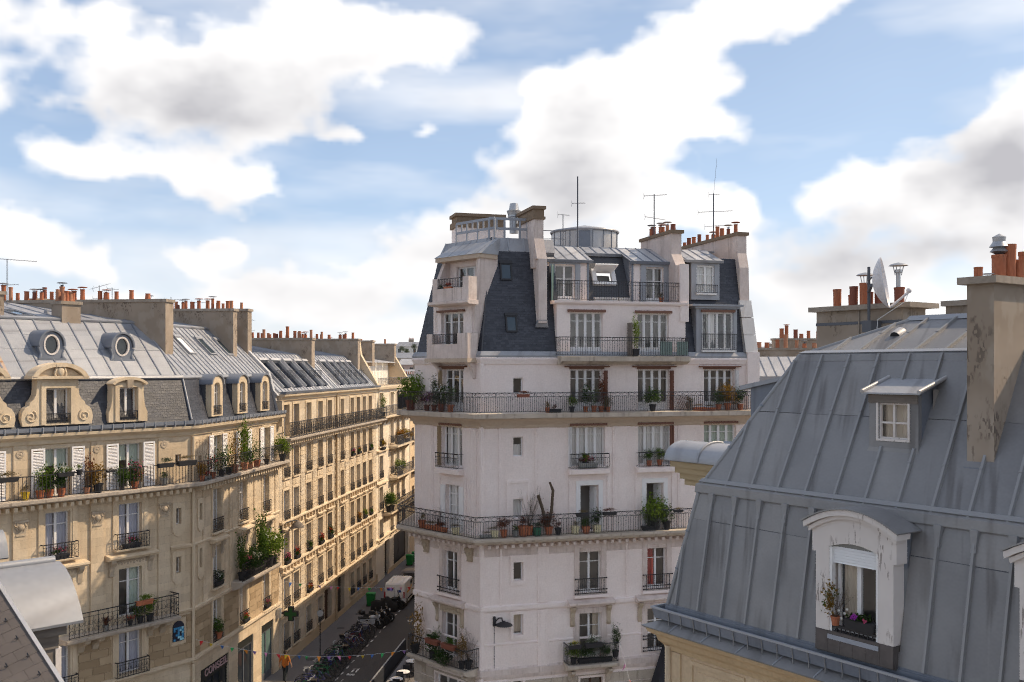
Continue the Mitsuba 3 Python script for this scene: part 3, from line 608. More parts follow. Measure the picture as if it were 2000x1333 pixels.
ob(B + '__string_course', M().prof(FA, [(0, 9.34), (.10, 9.38), (.16, 9.5), (0, 9.56)], -1.22, -.02), 'limestone_trim'); ob(B + '__string_course', M().prof(FA, [(0, 6.32), (.10, 6.37), (.14, 6.46), (0, 6.5)], -1.3, -.02), 'limestone_trim')
# dressed blocks of the first floor
for F, L0, L1, op in ((FA, -8.6, -.05, [(a - .36, b + .36, 4.1, 6.3) for a, b in AW] + [(-1.15, -.32, 4.9, 6.15)]), (FB, .35, LB - .1, [(a - .22, b + .22, 4.1, 6.5) for a, b in BW])):
    for r in range(6):
        z = 4.17 + r * .345; u = L0 + (0 if r % 2 else -.42)
        while u < L1:
            w_ = rn.uniform(.75, .95); S = sbox(max(u, L0) + .012, z, min(u + w_, L1) - .012, z + .325)
            for o in op: S = S.difference(sbox(o[0], o[2], o[1], o[3]))
            for g_ in getattr(S, 'geoms', [S]):
                if g_.geom_type == 'Polygon' and g_.area > .02: ob(B + '__stone_block', M().poly(F, g_, -.01, .03 + rn.uniform(0, .012)), rn.choice(('limestone_block', 'limestone_block', 'limestone_block_dark', 'limestone_block_pale')))
            u += w_
# ledges on consoles over the third row of windows
for F, c0, z, hw, BBm in ((FA, -3.22, 9.35, 1.22, 0), (FA, -6.58, 9.35, 1.22, 0), (FB, 2.8, 9.15, .85, 0), (FB, 6.07, 9.15, .85, 0), (FB, 9.35, 9.15, .85, 0)):
    d = .42 if F is FA else .34
    ob(B + '__window_ledge', M().prof(F, [(0, z), (d * .7, z), (d * .75, z + .06), (d, z + .10), (d, z + .18), (0, z + .26)], c0 - hw, c0 + hw), 'limestone_trim')
    for sg in (-1, 1):
        u = c0 + sg * (hw - .28); ob(B + '__console', M().prof(F, [(0, z - .75), (.07, z - .72), (.10, z - .55), (.12, z - .3), (d * .62, z - .12), (d * .65, z), (0, z)], u - .11, u + .11), 'carved_stone')
    if F is FA:
        m = M().box(F, c0 - .85, c0 + .85, z - .36, z - .06, 0, .05)
        for i in range(11): m.ball((c0 - .75 + .15 * i, z - .21 + .05 * (i % 2), .05), (.065, .08, .035), 1, F)
        ob(B + '__carved_frieze', m, 'carved_stone', 40)
# second-floor balcony
moulding_F = lambda F, prof, u0, u1, mt, part: ob(B + '__' + part, M().prof(F, prof, u0, u1), mt)
moulding_F(FA, [(0, 6.20), (.72, 6.24), (.80, 6.30), (.84, 6.42), (0, 6.47)], -6.6, -1.15, 'slab_stone', 'balcony_slab')
for u in (-5.6, -4.95, -2.3, -1.65): ob(B + '__console', M().prof(FA, [(0, 5.6), (.1, 5.66), (.2, 5.9), (.62, 6.1), (.66, 6.22), (0, 6.22)], u - .13, u + .13), 'carved_stone')
m = scrolls(M(), FA, -6.5, -1.25, 6.47, 1.02, .76, .42, .012); e = Fr(FA.at(-1.25, 0, 0), -FA.w, FA.u); scrolls(m, e, -.76, -.02, 6.47, 1.02, 0, .38, .012); ob(B + '__balcony_railing', m, 'iron')
# window railings
for (a, b), r, F in [(AW[0], 1, FA), (AW[1], 1, FA), (AW[1], 3, FA), (AW[0], 3, FA)]:
    z = rowsA[r][0]; m = scrolls(M(), F, a - .22, b + .22, z - .08, .72, .26, .28, .010)
    for sg, u in ((1, a - .22), (1, b + .22)): m.box(F, u - .012, u + .012, z + .60, z + .64, 0, .26).box(F, u - .012, u + .012, z - .06, z - .03, 0, .26)
    ob(B + '__window_railing', m, 'iron')
    ob(B + '__sill', M().prof(F, [(0, z - .16), (.3, z - .14), (.32, z - .08), (0, z - .03)], a - .28, b + .28), 'limestone_trim')
for i, (a, b) in enumerate(BW):
    for r in (1, 2, 3):
        z = rowsB[r][0]; ob(B + '__window_railing', scrolls(M(), FB, a - .10, b + .10, z - .05, .68, .10, .26, .010), 'iron')
        ob(B + '__sill', M().prof(FB, [(0, z - .16), (.2, z - .14), (.22, z - .08), (0, z - .03)], a - .2, b + .2), 'limestone_trim')
# planted balcony of the second floor, first front of the street side
moulding_F(FB, [(0, 6.30), (.3, 6.34), (.62, 6.5), (.70, 6.62), (.70, 6.72), (0, 6.74)], 4.4, 9.9, 'slab_stone', 'balcony_slab'); ob(B + '__balcony_railing', scrolls(M(), FB, 4.5, 9.8, 6.74, .9, .62, .3, .012), 'iron')
# louvred shutters: frame and slats
def shutter(BB, F, a, b, z0, z1, w=.05):
    m = M(); f = .07; m.box(F, a, a + f, z0, z1, w, w + .04).box(F, b - f, b, z0, z1, w, w + .04)
    for z, h in ((z0, .1), ((z0 + z1) / 2, .1), (z1 - .08, .08)): m.box(F, a + f, b - f, z, z + h, w, w + .04)
    k = ob(BB + '__shutter', m, 'shutter_white'); q = M()
    for z in np.arange(z0 + .12, z1 - .1, .062):
        if abs(z - (z0 + z1) / 2 - .05) < .06: continue
        q.slant(F, [(a + f, z, w + .005), (b - f, z, w + .005), (b - f, z + .012, w + .005), (a + f, z + .012, w + .005)], [(a + f, z - .032, w + .042), (b - f, z - .032, w + .042), (b - f, z - .02, w + .042), (a + f, z - .02, w + .042)])
    lab(ob(k + '__slats', q, 'shutter_white'), kind='stuff')
for a, b in AW:
    shutter(B, FA, a - .62, a - .04, 12.48, 14.48); shutter(B, FA, b + .04, b + .62, 12.48, 14.48)
for a, b in BW: shutter(B, FB, a - .55, a - .04, 12.5, 14.5); shutter(B, FB, b + .04, b + .55, 12.5, 14.5)
# downpipe at the corner
for z0, z1, r in ((3.9, 12.1, .075), (12.5, 14.6, .07), (0, 3.85, .085)): ob(B + '__downpipe', M().tube([FA.at(.0, z0, .10) , FA.at(.0, z1, .10)], r, 8), 'limestone_trim', True)
# mansard of slates, then the zinc slopes
dormA = [(-6.60, 1.52, 15.45, 18.02), (-3.35, .92, 15.45, 17.45), (-9.95, 1.52, 15.45, 18.02)]
W0, W1, W2, W3 = (-.06, 15.30), (-.58, 17.36), (-3.15, 20.0), (-8.5, 21.0)
for i in (0, 1):
    F, P, L = PL.slope(i, *W0, *W1); slates(B, F, P, [], .125, .22, 'slate_grey' if False else 'slate', seed=3 + i)
moulding('zinc_band', PL, [(-.62, 17.32), (-.50, 17.30), (-.46, 17.36), (-.50, 17.46), (-.70, 17.52)], 'zinc_b')
moulding('zinc_band', PL, [(-3.22, 20.0), (-3.05, 19.96), (-3.03, 20.04), (-3.2, 20.12)], 'zinc_b')
for i in (0, 1):
    F, P, L = PL.slope(i, -.58, 17.44, -3.15, 20.0)
    if i == 0: zinc_roof(B, F, P, .80, .35, joints=(1.7, 2.6), mats=('zinc', 'zinc_c', 'zinc_b'), rolls='zinc_dark', seed=11)
    else: zinc_roof(B, F, P, .52, .1, joints=(1.9,), mats=('zinc', 'zinc_c', 'zinc_b'), rolls='zinc_dark', seed=12)
    F, P, L = PL.slope(i, -3.15, 20.06, *W3); zinc_roof(B, F, P, .85 if i == 0 else .6, .2, joints=(2.8,), mats=('zinc', 'zinc_b'), rolls='zinc_dark', seed=13)
hip = [np.array([*PL.off(w)[1], z]) for w, z in ((-.02, 15.4), (-.56, 17.42), (-3.12, 20.06), (-8.4, 21.06))]
ob(B + '__hip_roll', M().tube(hip, .05, 6), 'zinc', True)
F0, P0, _ = PL.slope(0, -.58, 17.44, -3.15, 20.0); ob(B + '__rusted_sheet', M().poly(F0, sbox(7.0, .02, 7.72, 3.62), .012, .026), 'zinc_rust')
lab(B + '__rusted_sheet', 'rust-streaked zinc sheet at the edge of the roof')
# bull's-eye dormers
def bulls_eye(F, uc, zc, w0, r=.36, back=1.6):
    k = nm(B + '__round_dormer'); G = F.shift(uc, zc, w0); th = np.linspace(0, 2 * np.pi, 25)[:-1]
    out = unary_union([Polygon([(.50 * math.cos(a), .56 * math.sin(a)) for a in th]), sbox(-.52, -.62, .52, -.02)]).difference(Polygon([(.33 * math.cos(a), .42 * math.sin(a)) for a in th]))
    scene[k] = pl(M().poly(G, out, -.12, .0).box(G, -.62, .62, -.68, -.58, -.1, .08).mesh(), 'zinc_dark')
    arc = [(.60 * math.cos(a), .66 * math.sin(a)) for a in np.linspace(-.08, math.pi + .08, 17)]; inn = [(.53 * math.cos(a), .585 * math.sin(a)) for a in np.linspace(math.pi + .08, -.08, 17)]
    ob(k + '__hood', M().poly(G, arc + inn, -back, .10), 'zinc_dark', 30); ob(k + '__cheek', M().box(G, -.5, .5, -.6, -.05, -back, -.13), 'zinc_dark')
    ob(k + '__frame', M().poly(G, Polygon([(.36 * math.cos(a), .45 * math.sin(a)) for a in th]).difference(Polygon([(.29 * math.cos(a), .38 * math.sin(a)) for a in th])), -.08, .03), 'old_white_paint', 30)
    ob(k + '__pane', M().poly(G, [(.30 * math.cos(a), .39 * math.sin(a)) for a in th], -.075, -.07), 'dark_glass')
    for sg in (-1, 1): ob(k + '__volute', M().tube([G.at(sg * (.60 - .12 * math.sin(t * 2.4)), -.1 - t * .5, -.02) for t in np.linspace(0, 1, 8)], [.05, .06, .06, .05, .05, .07, .09, .09], 6), 'zinc_dark', True)
bulls_eye(FA, -6.12, 18.82, -1.35); bulls_eye(FA, -2.78, 18.80, -1.35)
# stone dormers with volutes
def stone_dormer(uc, big):
    k = nm(B + '__stone_dormer'); G = FA.shift(uc, 0, .06)
    if big:
        half = [(0, 15.42), (1.50, 15.42), (1.56, 15.72), (1.52, 15.98), (1.40, 16.16), (1.22, 16.26), (1.19, 16.38), (1.05, 16.50), (.94, 16.70), (.90, 17.0), (.90, 17.38), (0, 17.38)]; ow, z0, z1 = .52, 15.50, 16.96
    else: half = [(0, 15.42), (.95, 15.42), (.95, 15.85), (.86, 16.05), (.80, 16.3), (.76, 16.7), (.76, 17.15), (.5, 17.30), (0, 17.36)]; ow, z0, z1 = .44, 15.50, 16.95
    P = Polygon(half + [(-x, z) for x, z in half[::-1]][1:-1]).buffer(0).difference(sbox(-ow, z0, ow, z1)); scene[k] = pl(M().poly(G, P, -.42, .0).mesh(), 'limestone_trim')
    m = M().poly(G, sbox(-ow - .22, z0 - .05, ow + .22, z1 + .22).difference(sbox(-ow - .02, z0 - .1, ow + .02, z1 + .02)), 0, .06); ob(k + '__architrave', m, 'limestone_trim')
    if big:
        arc = [(1.24 * math.cos(a), 17.30 + .74 * math.sin(a)) for a in np.linspace(.2, math.pi - .2, 17)]; inn = [(1.04 * math.cos(a), 17.28 + .60 * math.sin(a)) for a in np.linspace(math.pi - .25, .25, 17)]
        ob(k + '__pediment', M().poly(G, arc + inn, -.4, .28).box(G, -1.25, 1.25, 17.36, 17.48, -.4, .26).poly(G, [(-1.0, 17.48), (1.0, 17.48), (.6, 17.75), (0, 17.9), (-.6, 17.75)], -.3, .06), 'limestone_trim', 25)
        m = M(); m.ball((0, 17.66, .16), (.17, .24, .14), 2, G).box(G, -.22, .22, 17.86, 17.98, .0, .30); 
        for sg in (-1, 1): m.tube([G.at(sg * (.2 + .04 * math.sin(t * 5)), 17.42 + .5 * t, .2) for t in np.linspace(0, 1, 8)], .05, 5)
        ob(k + '__cartouche', m, 'limestone_trim', 40)
        for sg in (-1, 1): ob(k + '__scroll', M().tube([G.at(sg * (1.16 + .26 * (1 - t * .85) * math.cos(2 + 10 * t)), 15.80 + .26 * (1 - t * .85) * math.sin(2 + 10 * t), .02) for t in np.linspace(0, 1, 30)], .035, 5), 'limestone_trim', True)
    else:
        arc = [(.95 * math.cos(a), 16.92 + .50 * math.sin(a)) for a in np.linspace(.42, math.pi - .42, 15)]; inn = [(.86 * math.cos(a), 16.90 + .40 * math.sin(a)) for a in np.linspace(math.pi - .42, .42, 15)]
        ob(k + '__pediment', M().poly(G, arc + inn, -.4, .2), 'limestone_trim', 25); ob(k + '__keystone', M().slant(G, [(-.12, 16.95, 0), (.12, 16.95, 0), (.12, 16.95, .14), (-.12, 16.95, .14)], [(-.17, 17.36, 0), (.17, 17.36, 0), (.17, 17.36, .2), (-.17, 17.36, .2)]), 'carved_stone')
    ob(k + '__cheek', M().poly(G, sbox(-half[-3][0] + .05, 15.45, -ow - .05, 17.2).union(sbox(ow + .05, 15.45, half[-3][0] - .05, 17.2)).union(sbox(-half[-3][0] + .05, z1 + .05, half[-3][0] - .05, 17.2)), -1.1, -.42), 'zinc_dark')
    ob(k + '__railing', scrolls(M(), G, -ow + .01, ow - .01, z0 - .0, .42, .02, .2, .009), 'iron')
    window(B, G, -ow, ow, z0, z1, .22, 2, (), .05, cloth=[(.55, .95, 0, 1)] if big else None, cm='curtain_warm', room=.8)
stone_dormer(-6.60, True); stone_dormer(-3.35, False); stone_dormer(-9.95, True)
# arched dormers of the street side
for uc in (2.6, 5.78, 8.95):
    k = nm(B + '__arched_dormer'); G = FB.shift(uc, 0, .10); hw, ow = .66, .36
    top = [(hw * math.cos(a), 17.05 + .38 * math.sin(a)) for a in np.linspace(0, math.pi, 13)]; ot = [(ow * math.cos(a), 16.9 + .2 * math.sin(a)) for a in np.linspace(0, math.pi, 9)]
    scene[k] = pl(M().poly(G, Polygon([(-hw, 15.42), (hw, 15.42)] + top).difference(Polygon([(-ow, 15.55), (ow, 15.55)] + ot)), -.3, 0).mesh(), 'limestone_trim')
    arc = [((hw + .10) * math.cos(a), 17.05 + .48 * math.sin(a)) for a in np.linspace(-.1, math.pi + .1, 15)]; inn = [((hw + .0) * math.cos(a), 17.05 + .40 * math.sin(a)) for a in np.linspace(math.pi + .1, -.1, 15)]
    ob(k + '__hood', M().poly(G, arc + inn, -1.5, .08), 'zinc_dark', 30); ob(k + '__cheek', M().poly(G, sbox(-hw + .02, 15.45, -ow - .06, 17.1).union(sbox(ow + .06, 15.45, hw - .02, 17.1)), -1.15, -.3), 'slate_grey')
    window(B, G, -ow, ow, 15.55, 17.1, .16, 2, (.66,), .045, mid=.07, cloth=[(.05, .9, 0, 1)], cm='curtain', room=.7); ob(k + '__railing', scrolls(M(), G, -ow - .05, ow + .05, 15.5, .46, .03, .2, .009), 'iron')
# roof windows and vents
def roof_window(BB, F, u, v, a, b, glass='sky_glass', frame='iron_grey', lift=.07, blind=False):
    k = nm(BB + '__roof_window'); P = sbox(u, v, u + a, v + b); scene[k] = pl(M().poly(F, P.difference(P.buffer(-.07)), 0, lift).box(F, u - .03, u + a + .03, v + b - .02, v + b + .13, 0, lift + .03).mesh(), frame)
    ob(k + '__pane', M().poly(F, P.buffer(-.065), lift * .5, lift * .55), glass)
    if blind: ob(k + '__blind', M().poly(F, sbox(u + .07, v + .08, u + a - .07, v + b - .07), lift * .56, lift * .6), 'white_paint')
Fz, Pz, _ = PL.slope(1, -.58, 17.44, -3.15, 20.0)
for u in (3.0, 5.45, 7.75): roof_window(B, Fz, u, 1.5, .74, 1.2, frame='zinc_c', lift=.11, blind=u == 3.0)
Ft, Pt, _ = PL.slope(0, -3.15, 20.06, *W3); roof_window(B, Ft, 9.45, .35, .72, 1.6, frame='zinc_dark')
for u in (11.4, 14.2): ob(B + '__roof_vent', M().lathe(Ft.at(u, 1.5, .0), [(.14, -.02), (.10, .16), (.0, .18)], 8), 'zinc_dark')
# chimneys
stack(B, FA, -4.75, -3.85, -3.0, -3.9, 19.6, 20.72, 4, False, s=1.0, rows=2, margin=.15)
stack(B, FA, -8.3, -7.25, -3.2, -4.4, 19.6, 21.0, 2, False, s=.8)
stack(B, FB, .55, 1.35, -1.6, -13.5, 18.2, 21.0, 26, margin=.4)
stack(B, FB, 8.55, 9.1, -1.6, -9.2, 18.2, 21.02, 17, s=.95)
stack(B, FB, 11.0, 11.6, -1.75, -12.5, 18.2, 21.15, 20, s=.95)
stack(B, FA, -3.2, -2.2, -8.3, -9.2, 20.5, 21.15, 3, False, s=1.05, margin=.15)
stack(B, FB, -4.2, -3.5, -11.5, -19., 19.5, 21.2, 8, s=1.05)
# party-wall coping at the end of the roof
m = M(); m.slant(FB, [(LB - .32, 15.3, .1), (LB - .02, 15.3, .1), (LB - .02, 15.3, -.5), (LB - .32, 15.3, -.5)], [(LB - .32, 17.6, -.52), (LB - .02, 17.6, -.52), (LB - .02, 17.6, -.9), (LB - .32, 17.6, -.9)])
m.slant(FB, [(LB - .32, 17.6, -.52), (LB - .02, 17.6, -.52), (LB - .02, 17.3, -.9), (LB - .32, 17.3, -.9)], [(LB - .32, 20.2, -3.1), (LB - .02, 20.2, -3.1), (LB - .02, 19.9, -3.5), (LB - .32, 19.9, -3.5)]); ob(B + '__coping', m, 'zinc_pale')
ob(B + '__wall', M().box(FB, LB - .3, LB - .02, 14.4, 15.9, -.4, .30), 'limestone')
# shop fronts
for (a, b, c, d), mt, gl in zip(shops, ('sign_dark', 'iron_grey', 'iron_grey'), ('dark_glass', 'dark_glass', 'green_glass')):
    k = nm(B + '__shop_front'); m = M(); n = 4 if b - a > 3 else 2; hd = .62 if mt == 'sign_dark' else .45
    for i in range(n + 1): u = a + (b - a) * i / n; m.box(FB, max(a, u - .05), min(b, u + .05), c, d, -.22, -.12)
    m.box(FB, a, b, c, c + .4, -.2, -.12).box(FB, a, b, d - hd - .06, d - hd, -.22, -.10)
    scene[k] = pl(m.mesh(), mt); ob(k + '__fascia', M().box(FB, a, b, d - hd, d, -.2, -.08), 'sign_dark'); pm = M(); pm.quad(FB.at(a, c, -.17), FB.at(b, c, -.17), FB.at(b, d, -.17), FB.at(a, d, -.17)); ob(k + '__pane', pm, gl)
t = meshkit.text_mesh('CONSEIL', .34, .02, True); v = np.array(t.vertices); ob(B + '__shop_front__lettering', M().add(FB(v * [1.32, 1, 1] + [1.5, 2.72, -.079]), t.faces), 'sign_letter')
k = nm(B + '__door'); scene[k] = pl(M().box(FA, -6.2, -4.2, .1, 3.0, -.3, -.22).mesh(), 'door_dark')
# generic mosaic of square tiles beside the second-floor balcony
k = thing('wall_mosaic', 'small rounded panel of blue and black mosaic tiles on the beige corner wall', 'mosaic')
ob(k + '__backing', M().poly(FA, sbox(-1.07, 5.08, -.47, 5.72).union(Polygon([(-.77 + .3 * math.cos(a), 5.72 + .3 * math.sin(a)) for a in np.linspace(0, math.pi, 12)])), .03, .06), 'mosaic_dark', 30)
for i in range(5):
    for j in range(6):
        ob(k + '__tile', M().box(FA, -1.04 + i * .108, -.945 + i * .108, 5.1 + j * .106, 5.2 + j * .106, .06, .075 + rn.uniform(0, .006)), rn.choice(('mosaic_blue', 'mosaic_blue', 'mosaic_dark', 'mosaic_pale', 'mosaic_dark')))
# ---------------------------------------------------------------- the three street houses beyond
G2 = Fr((-13.67, 58.4, 0), (*SD, 0), (*SN, 0)); rn = random.Random(9)
def street_house(label, u0, u1, cols, heads, hh, mt, roof, kind):
    BB = thing('street_house', label, 'house'); F = G2; holes = []
    P = Plan([F.at(u0, 0, 0)[:2], F.at(u1, 0, 0)[:2]])
    for r, z1 in enumerate(heads):
        for a, b in cols: holes.append((a, b, z1 - hh[r], z1))
    doors = {'first': [(9.0, 10.7, .1, 2.75)], 'second': [(11.9, 13.9, .1, 2.95)], 'third': [(26.2, 28.0, .1, 3.1), (29.6, 35.6, .1, 3.1)]}[kind]
    holes = [h for h in holes if not any(h[2] < 3 and h[1] > d[0] - .2 and h[0] < d[1] + .2 for d in doors)]
    wall(BB + '__wall', F, (u0, u1, 0, 16.2), holes + doors, .4, mt)
    for a, b, z0, z1 in holes:
        cl = rn.choice(([(.02, .97, 0, 1)], [(.02, .97, 0, 1)], [(.02, .45, 0, 1)], [(.5, .97, 0, 1)]))
        window(BB, F, a, b, z0, z1, .24, 2, (.68,), .05, .08, far=True, cloth=cl if z0 > 3 else None, cm=rn.choice(('curtain', 'curtain', 'curtain_warm')), room=.6)
        ob(BB + '__window_surround', M().poly(F, sbox(a - .14, z0, b + .14, z1 + .14).difference(sbox(a, z0 - .05, b, z1)), 0, .05), 'limestone_trim' if kind != 'third' else mt)
        if 0 < z0: ob(BB + '__sill', M().box(F, a - .16, b + .16, z0 - .1, z0 - .02, 0, .14), 'limestone_trim')
        if z0 < 13.5 and z0 > .4: ob(BB + '__window_railing', scrolls(M(), F, a - .04, b + .04, z0 - .02, .62, .10, .3, .012), 'iron')
    for a, b, c, d in doors:
        k = ob(BB + '__door', M().box(F, a, b, c, d, -.38, -.3).box(F, (a + b) / 2 - .03, (a + b) / 2 + .03, c, d, -.3, -.27), 'door_brown' if kind == 'first' else 'door_dark')
    ob(BB + '__plinth', M().box(F, u0, u1, 0, .75, 0, .06) if kind == 'first' else M().box(F, u0 + 4 * (kind == 'third'), u1, 0, .5, 0, .05).box(F, u0, u0 + .3, 0, .9, 0, .07), 'limestone_block_pale')
    return BB, F, P
def ledge(BB, F, u0, u1, z, d=.22, h=.16, mt='limestone_trim'): ob(BB + '__string_course', M().prof(F, [(0, z), (d * .6, z + .02), (d, z + h * .5), (d, z + h), (0, z + h + .04)], u0, u1), mt)
HE, HH = (15.62, 13.05, 10.5, 7.88, 5.28, 2.62), (1.9, 1.78, 1.80, 1.75, 1.78, 1.62)
C1 = [(.72, 1.75), (2.48, 3.55), (4.96, 6.02), (7.42, 8.48), (9.55, 10.62)]; C2 = [(12.72, 13.64), (15.35, 16.35), (17.12, 18.1), (18.9, 19.87), (20.75, 21.75)]; C3 = [(24.2, 25.5), (28.2, 29.4), (30.5, 31.7), (32.7, 33.9)]
B1, F, P1 = street_house('stone street house next to the corner house, with terrace windows in its roof', .02, 11.48, C1, HE, HH, 'street_stone', 0, 'first')
B2, F, P2 = street_house('stone street house with four closely set window columns and pots along its ridge wall', 11.52, 23.2, C2, HE, HH, 'street_stone', 0, 'second')
B3, F, P3 = street_house('pale sunlit street house with several planted balconies at the far end of the row', 23.24, 36.2, C3, (15.75, 13.2, 10.5, 7.9, 5.2), (1.85, 1.9, 1.85, 1.85, 1.8), 'street_stone_sunlit', 0, 'third')
for BB, a, b in ((B1, .02, 11.48), (B2, 11.52, 23.2)):
    ob(BB + '__cornice', M().prof(F, [(0, 15.85), (.12, 15.9), (.16, 16.05), (.36, 16.15), (.38, 16.25), (0, 16.28)], a, b), 'limestone_trim'); ob(BB + '__gutter', M().prof(F, [(.05, 16.27), (.40, 16.27), (.46, 16.42), (.1, 16.42)], a, b), 'zinc_dark')
    ob(BB + '__balcony_slab', M().prof(F, [(0, 13.42), (.5, 13.46), (.72, 13.56), (.74, 13.66), (0, 13.68)], a, b + (.9 if BB == B2 else 0)), 'slab_stone')
    m = M(); [m.box(F, u, u + .2, 13.28, 13.46, 0, .5) for u in np.arange(a + .1, b, .42)]; lab(ob(BB + '__dentils', m, 'limestone_trim'), kind='stuff')
    ob(BB + '__balcony_railing', scrolls(rails(M(), F, a, b + (.9 if BB == B2 else 0), 13.68, .95, .66, .13, .016), F, a, b, 13.68, .95, .66, .36, .011), 'iron')
    for z in (8.55, 5.92, 3.14): ledge(BB, F, a, b, z)
    for z in (8.3, 5.68): m = M(); [m.box(F, u, u + .12, z, z + .26, 0, .16) for u in np.arange(a + .2, b, .62)]; lab(ob(BB + '__dentils', m, 'limestone_trim'), kind='stuff')
    cols = C1 if BB == B1 else C2
    for (c, d) in cols:
        for z in (7.88, 5.28): ob(BB + '__window_ledge', M().prof(F, [(0, z + .2), (.2, z + .24), (.26, z + .36), (0, z + .42)], c - .25, d + .25), 'limestone_trim')
        ob(BB + '__spandrel', M().box(F, c - .05, d + .05, 10.7, 11.05, 0, .04).box(F, c + .25, d - .25, 10.75, 11.0, .04, .07), 'limestone_trim')
    qs = [(3.85, 4.75), (6.3, 7.2)] if BB == B1 else [(11.56, 12.5), (13.95, 15.05), (22.05, 23.15)]
    for q0, q1 in qs:                                                  # toothed stone piers
        for r in range(36):
            z = 3.4 + r * .28
            if z < 13.1: ob(BB + '__pier_stone', M().box(F, q0 + .06 * (r % 2), q1 - .06 * (r % 2), z, z + .262, 0, .045 + rn.uniform(0, .01)), rn.choice(('limestone_trim', 'street_stone', 'street_stone')))
ob(B2 + '__downpipe', M().tube([F.at(11.5, .1, .12), F.at(11.5, 16.2, .12)], .07, 6), 'limestone_block_pale', True)
# roofs: zinc with terrace windows cut between the rolls
for BB, PP, a, b, bays, sd in ((B1, P1, .02, 11.48, [(1.2, 2.6), (3.2, 4.8), (5.5, 7.0), (7.6, 9.0), (9.4, 10.3)], 31), (B2, P2, 11.52, 23.2, [(13.2, 14.5), (15.2, 16.4), (17.0, 18.0), (18.6, 19.6), (20.2, 21.4)], 32)):
    Fs, Ps, L = PP.slope(0, -.05, 16.4, -2.3, 18.7); hs = [(x - a, y - a, .25, L - .75) for x, y in bays]
    zinc_roof(BB, Fs, Ps, .62, .1, holes=hs, joints=(), mats=('zinc_c', 'zinc', 'zinc_pale'), rolls='zinc_dark', seed=sd)
    for x, y in bays:
        k = nm(BB + '__terrace_window'); m = M(); x -= a; y -= a
        m.box(Fs, x, x + .07, .25, L - .75, 0, .18).box(Fs, y - .07, y, .25, L - .75, 0, .18).box(Fs, x - .06, y + .06, L - .8, L - .6, 0, .26)
        scene[k] = pl(m.mesh(), 'zinc_pale'); q = M(); q.quad(Fs.at(x, .25, -.05), Fs.at(y, .25, -.05), Fs.at(y, L - .8, -.75), Fs.at(x, L - .8, -.75)); ob(k + '__pane', q, 'dark_glass')
        q = M(); q.quad(Fs.at(x, .25, 0), Fs.at(x, .25, -.06), Fs.at(x, L - .75, -.8), Fs.at(x, L - .75, 0)); q.quad(Fs.at(y, .25, 0), Fs.at(y, .25, -.06), Fs.at(y, L - .75, -.8), Fs.at(y, L - .75, 0)); q.quad(Fs.at(x, L - .8, 0), Fs.at(y, L - .8, 0), Fs.at(y, L - .8, -.75), Fs.at(x, L - .8, -.75)); ob(k + '__cheek', q, 'zinc_dark')
        m = M(); rails(m, Fr(Fs.at(x, .9, .12), Fs.u, F.w), 0, y - x, 0, .55, 0, .2); ob(k + '__railing', m, 'iron')
    Fs, Ps, L = PP.slope(0, -2.3, 18.74, -7.5, 19.7); zinc_roof(BB, Fs, Ps, .62, .1, mats=('zinc', 'zinc_b'), rolls='zinc_dark', seed=sd + 5)
stack(B1, F, 10.6, 11.3, -1.4, -12.5, 16.8, 19.78, 24, s=1.0, rows=1); stack(B2, F, 22.4, 23.1, -1.3, -13.0, 16.8, 20.08, 22, s=1.0)
ob(B1 + '__coping', M().slant(F, [(-.32, 16.2, .05), (.0, 16.2, .05), (.0, 16.0, -.4), (-.32, 16.0, -.4)], [(-.32, 19.0, -2.4), (.0, 19.0, -2.4), (.0, 18.8, -2.8), (-.32, 18.8, -2.8)]), 'zinc_pale')
# house at the end: parapet walls, glazed attic, balconies
for u in (23.3, 35.7):
    ob(B3 + '__parapet_wall', M().poly(Fr(F.at(u, 0, 0), F.w, F.u), [(-7, 15.9), (.1, 15.9), (.1, 16.5), (-1.3, 18.9), (-1.45, 20.0), (-7, 20.2)], 0, .5), 'limestone_trim')
stack(B3, F, 26.7, 27.5, -1.2, -8.5, 18.0, 20.05, 4, s=1.1); stack(B3, F, 35.4, 36.2, -1.3, -11, 18.0, 20.0, 8, s=1.0, margin=.5)
k = ob(B3 + '__attic_wall', M().box(F, 23.8, 35.6, 16.2, 18.3, -2.2, -1.9), 'far_white')
for i in range(7):
    u = 24.1 + 1.65 * i; window(B3, F, u, u + 1.2, 16.6, 18.0, -.02, 2, (), .06, .07, far=True, room=0, w=-1.9, glass='sky_glass')
for i in range(5): ob(B3 + '__attic_roof', M().slant(F, [(24. + 2.35 * i, 18.3, -1.2), (26.1 + 2.35 * i, 18.3, -1.2), (26.1 + 2.35 * i, 18.3, -5), (24 + 2.35 * i, 18.3, -5)], [(24. + 2.35 * i, 18.38, -1.2), (26.1 + 2.35 * i, 18.38, -1.2), (26.1 + 2.35 * i, 18.9, -5), (24 + 2.35 * i, 18.9, -5)]), 'zinc_pale')
ob(B3 + '__terrace_edge', M().prof(F, [(-2, 16.0), (.3, 16.05), (.35, 16.25), (-2, 16.3)], 23.24, 36.2), 'limestone_trim')
ob(B3 + '__terrace_railing', rails(M(), F, 24, 35.4, 16.3, .7, 0, .2, .02), 'iron_grey')
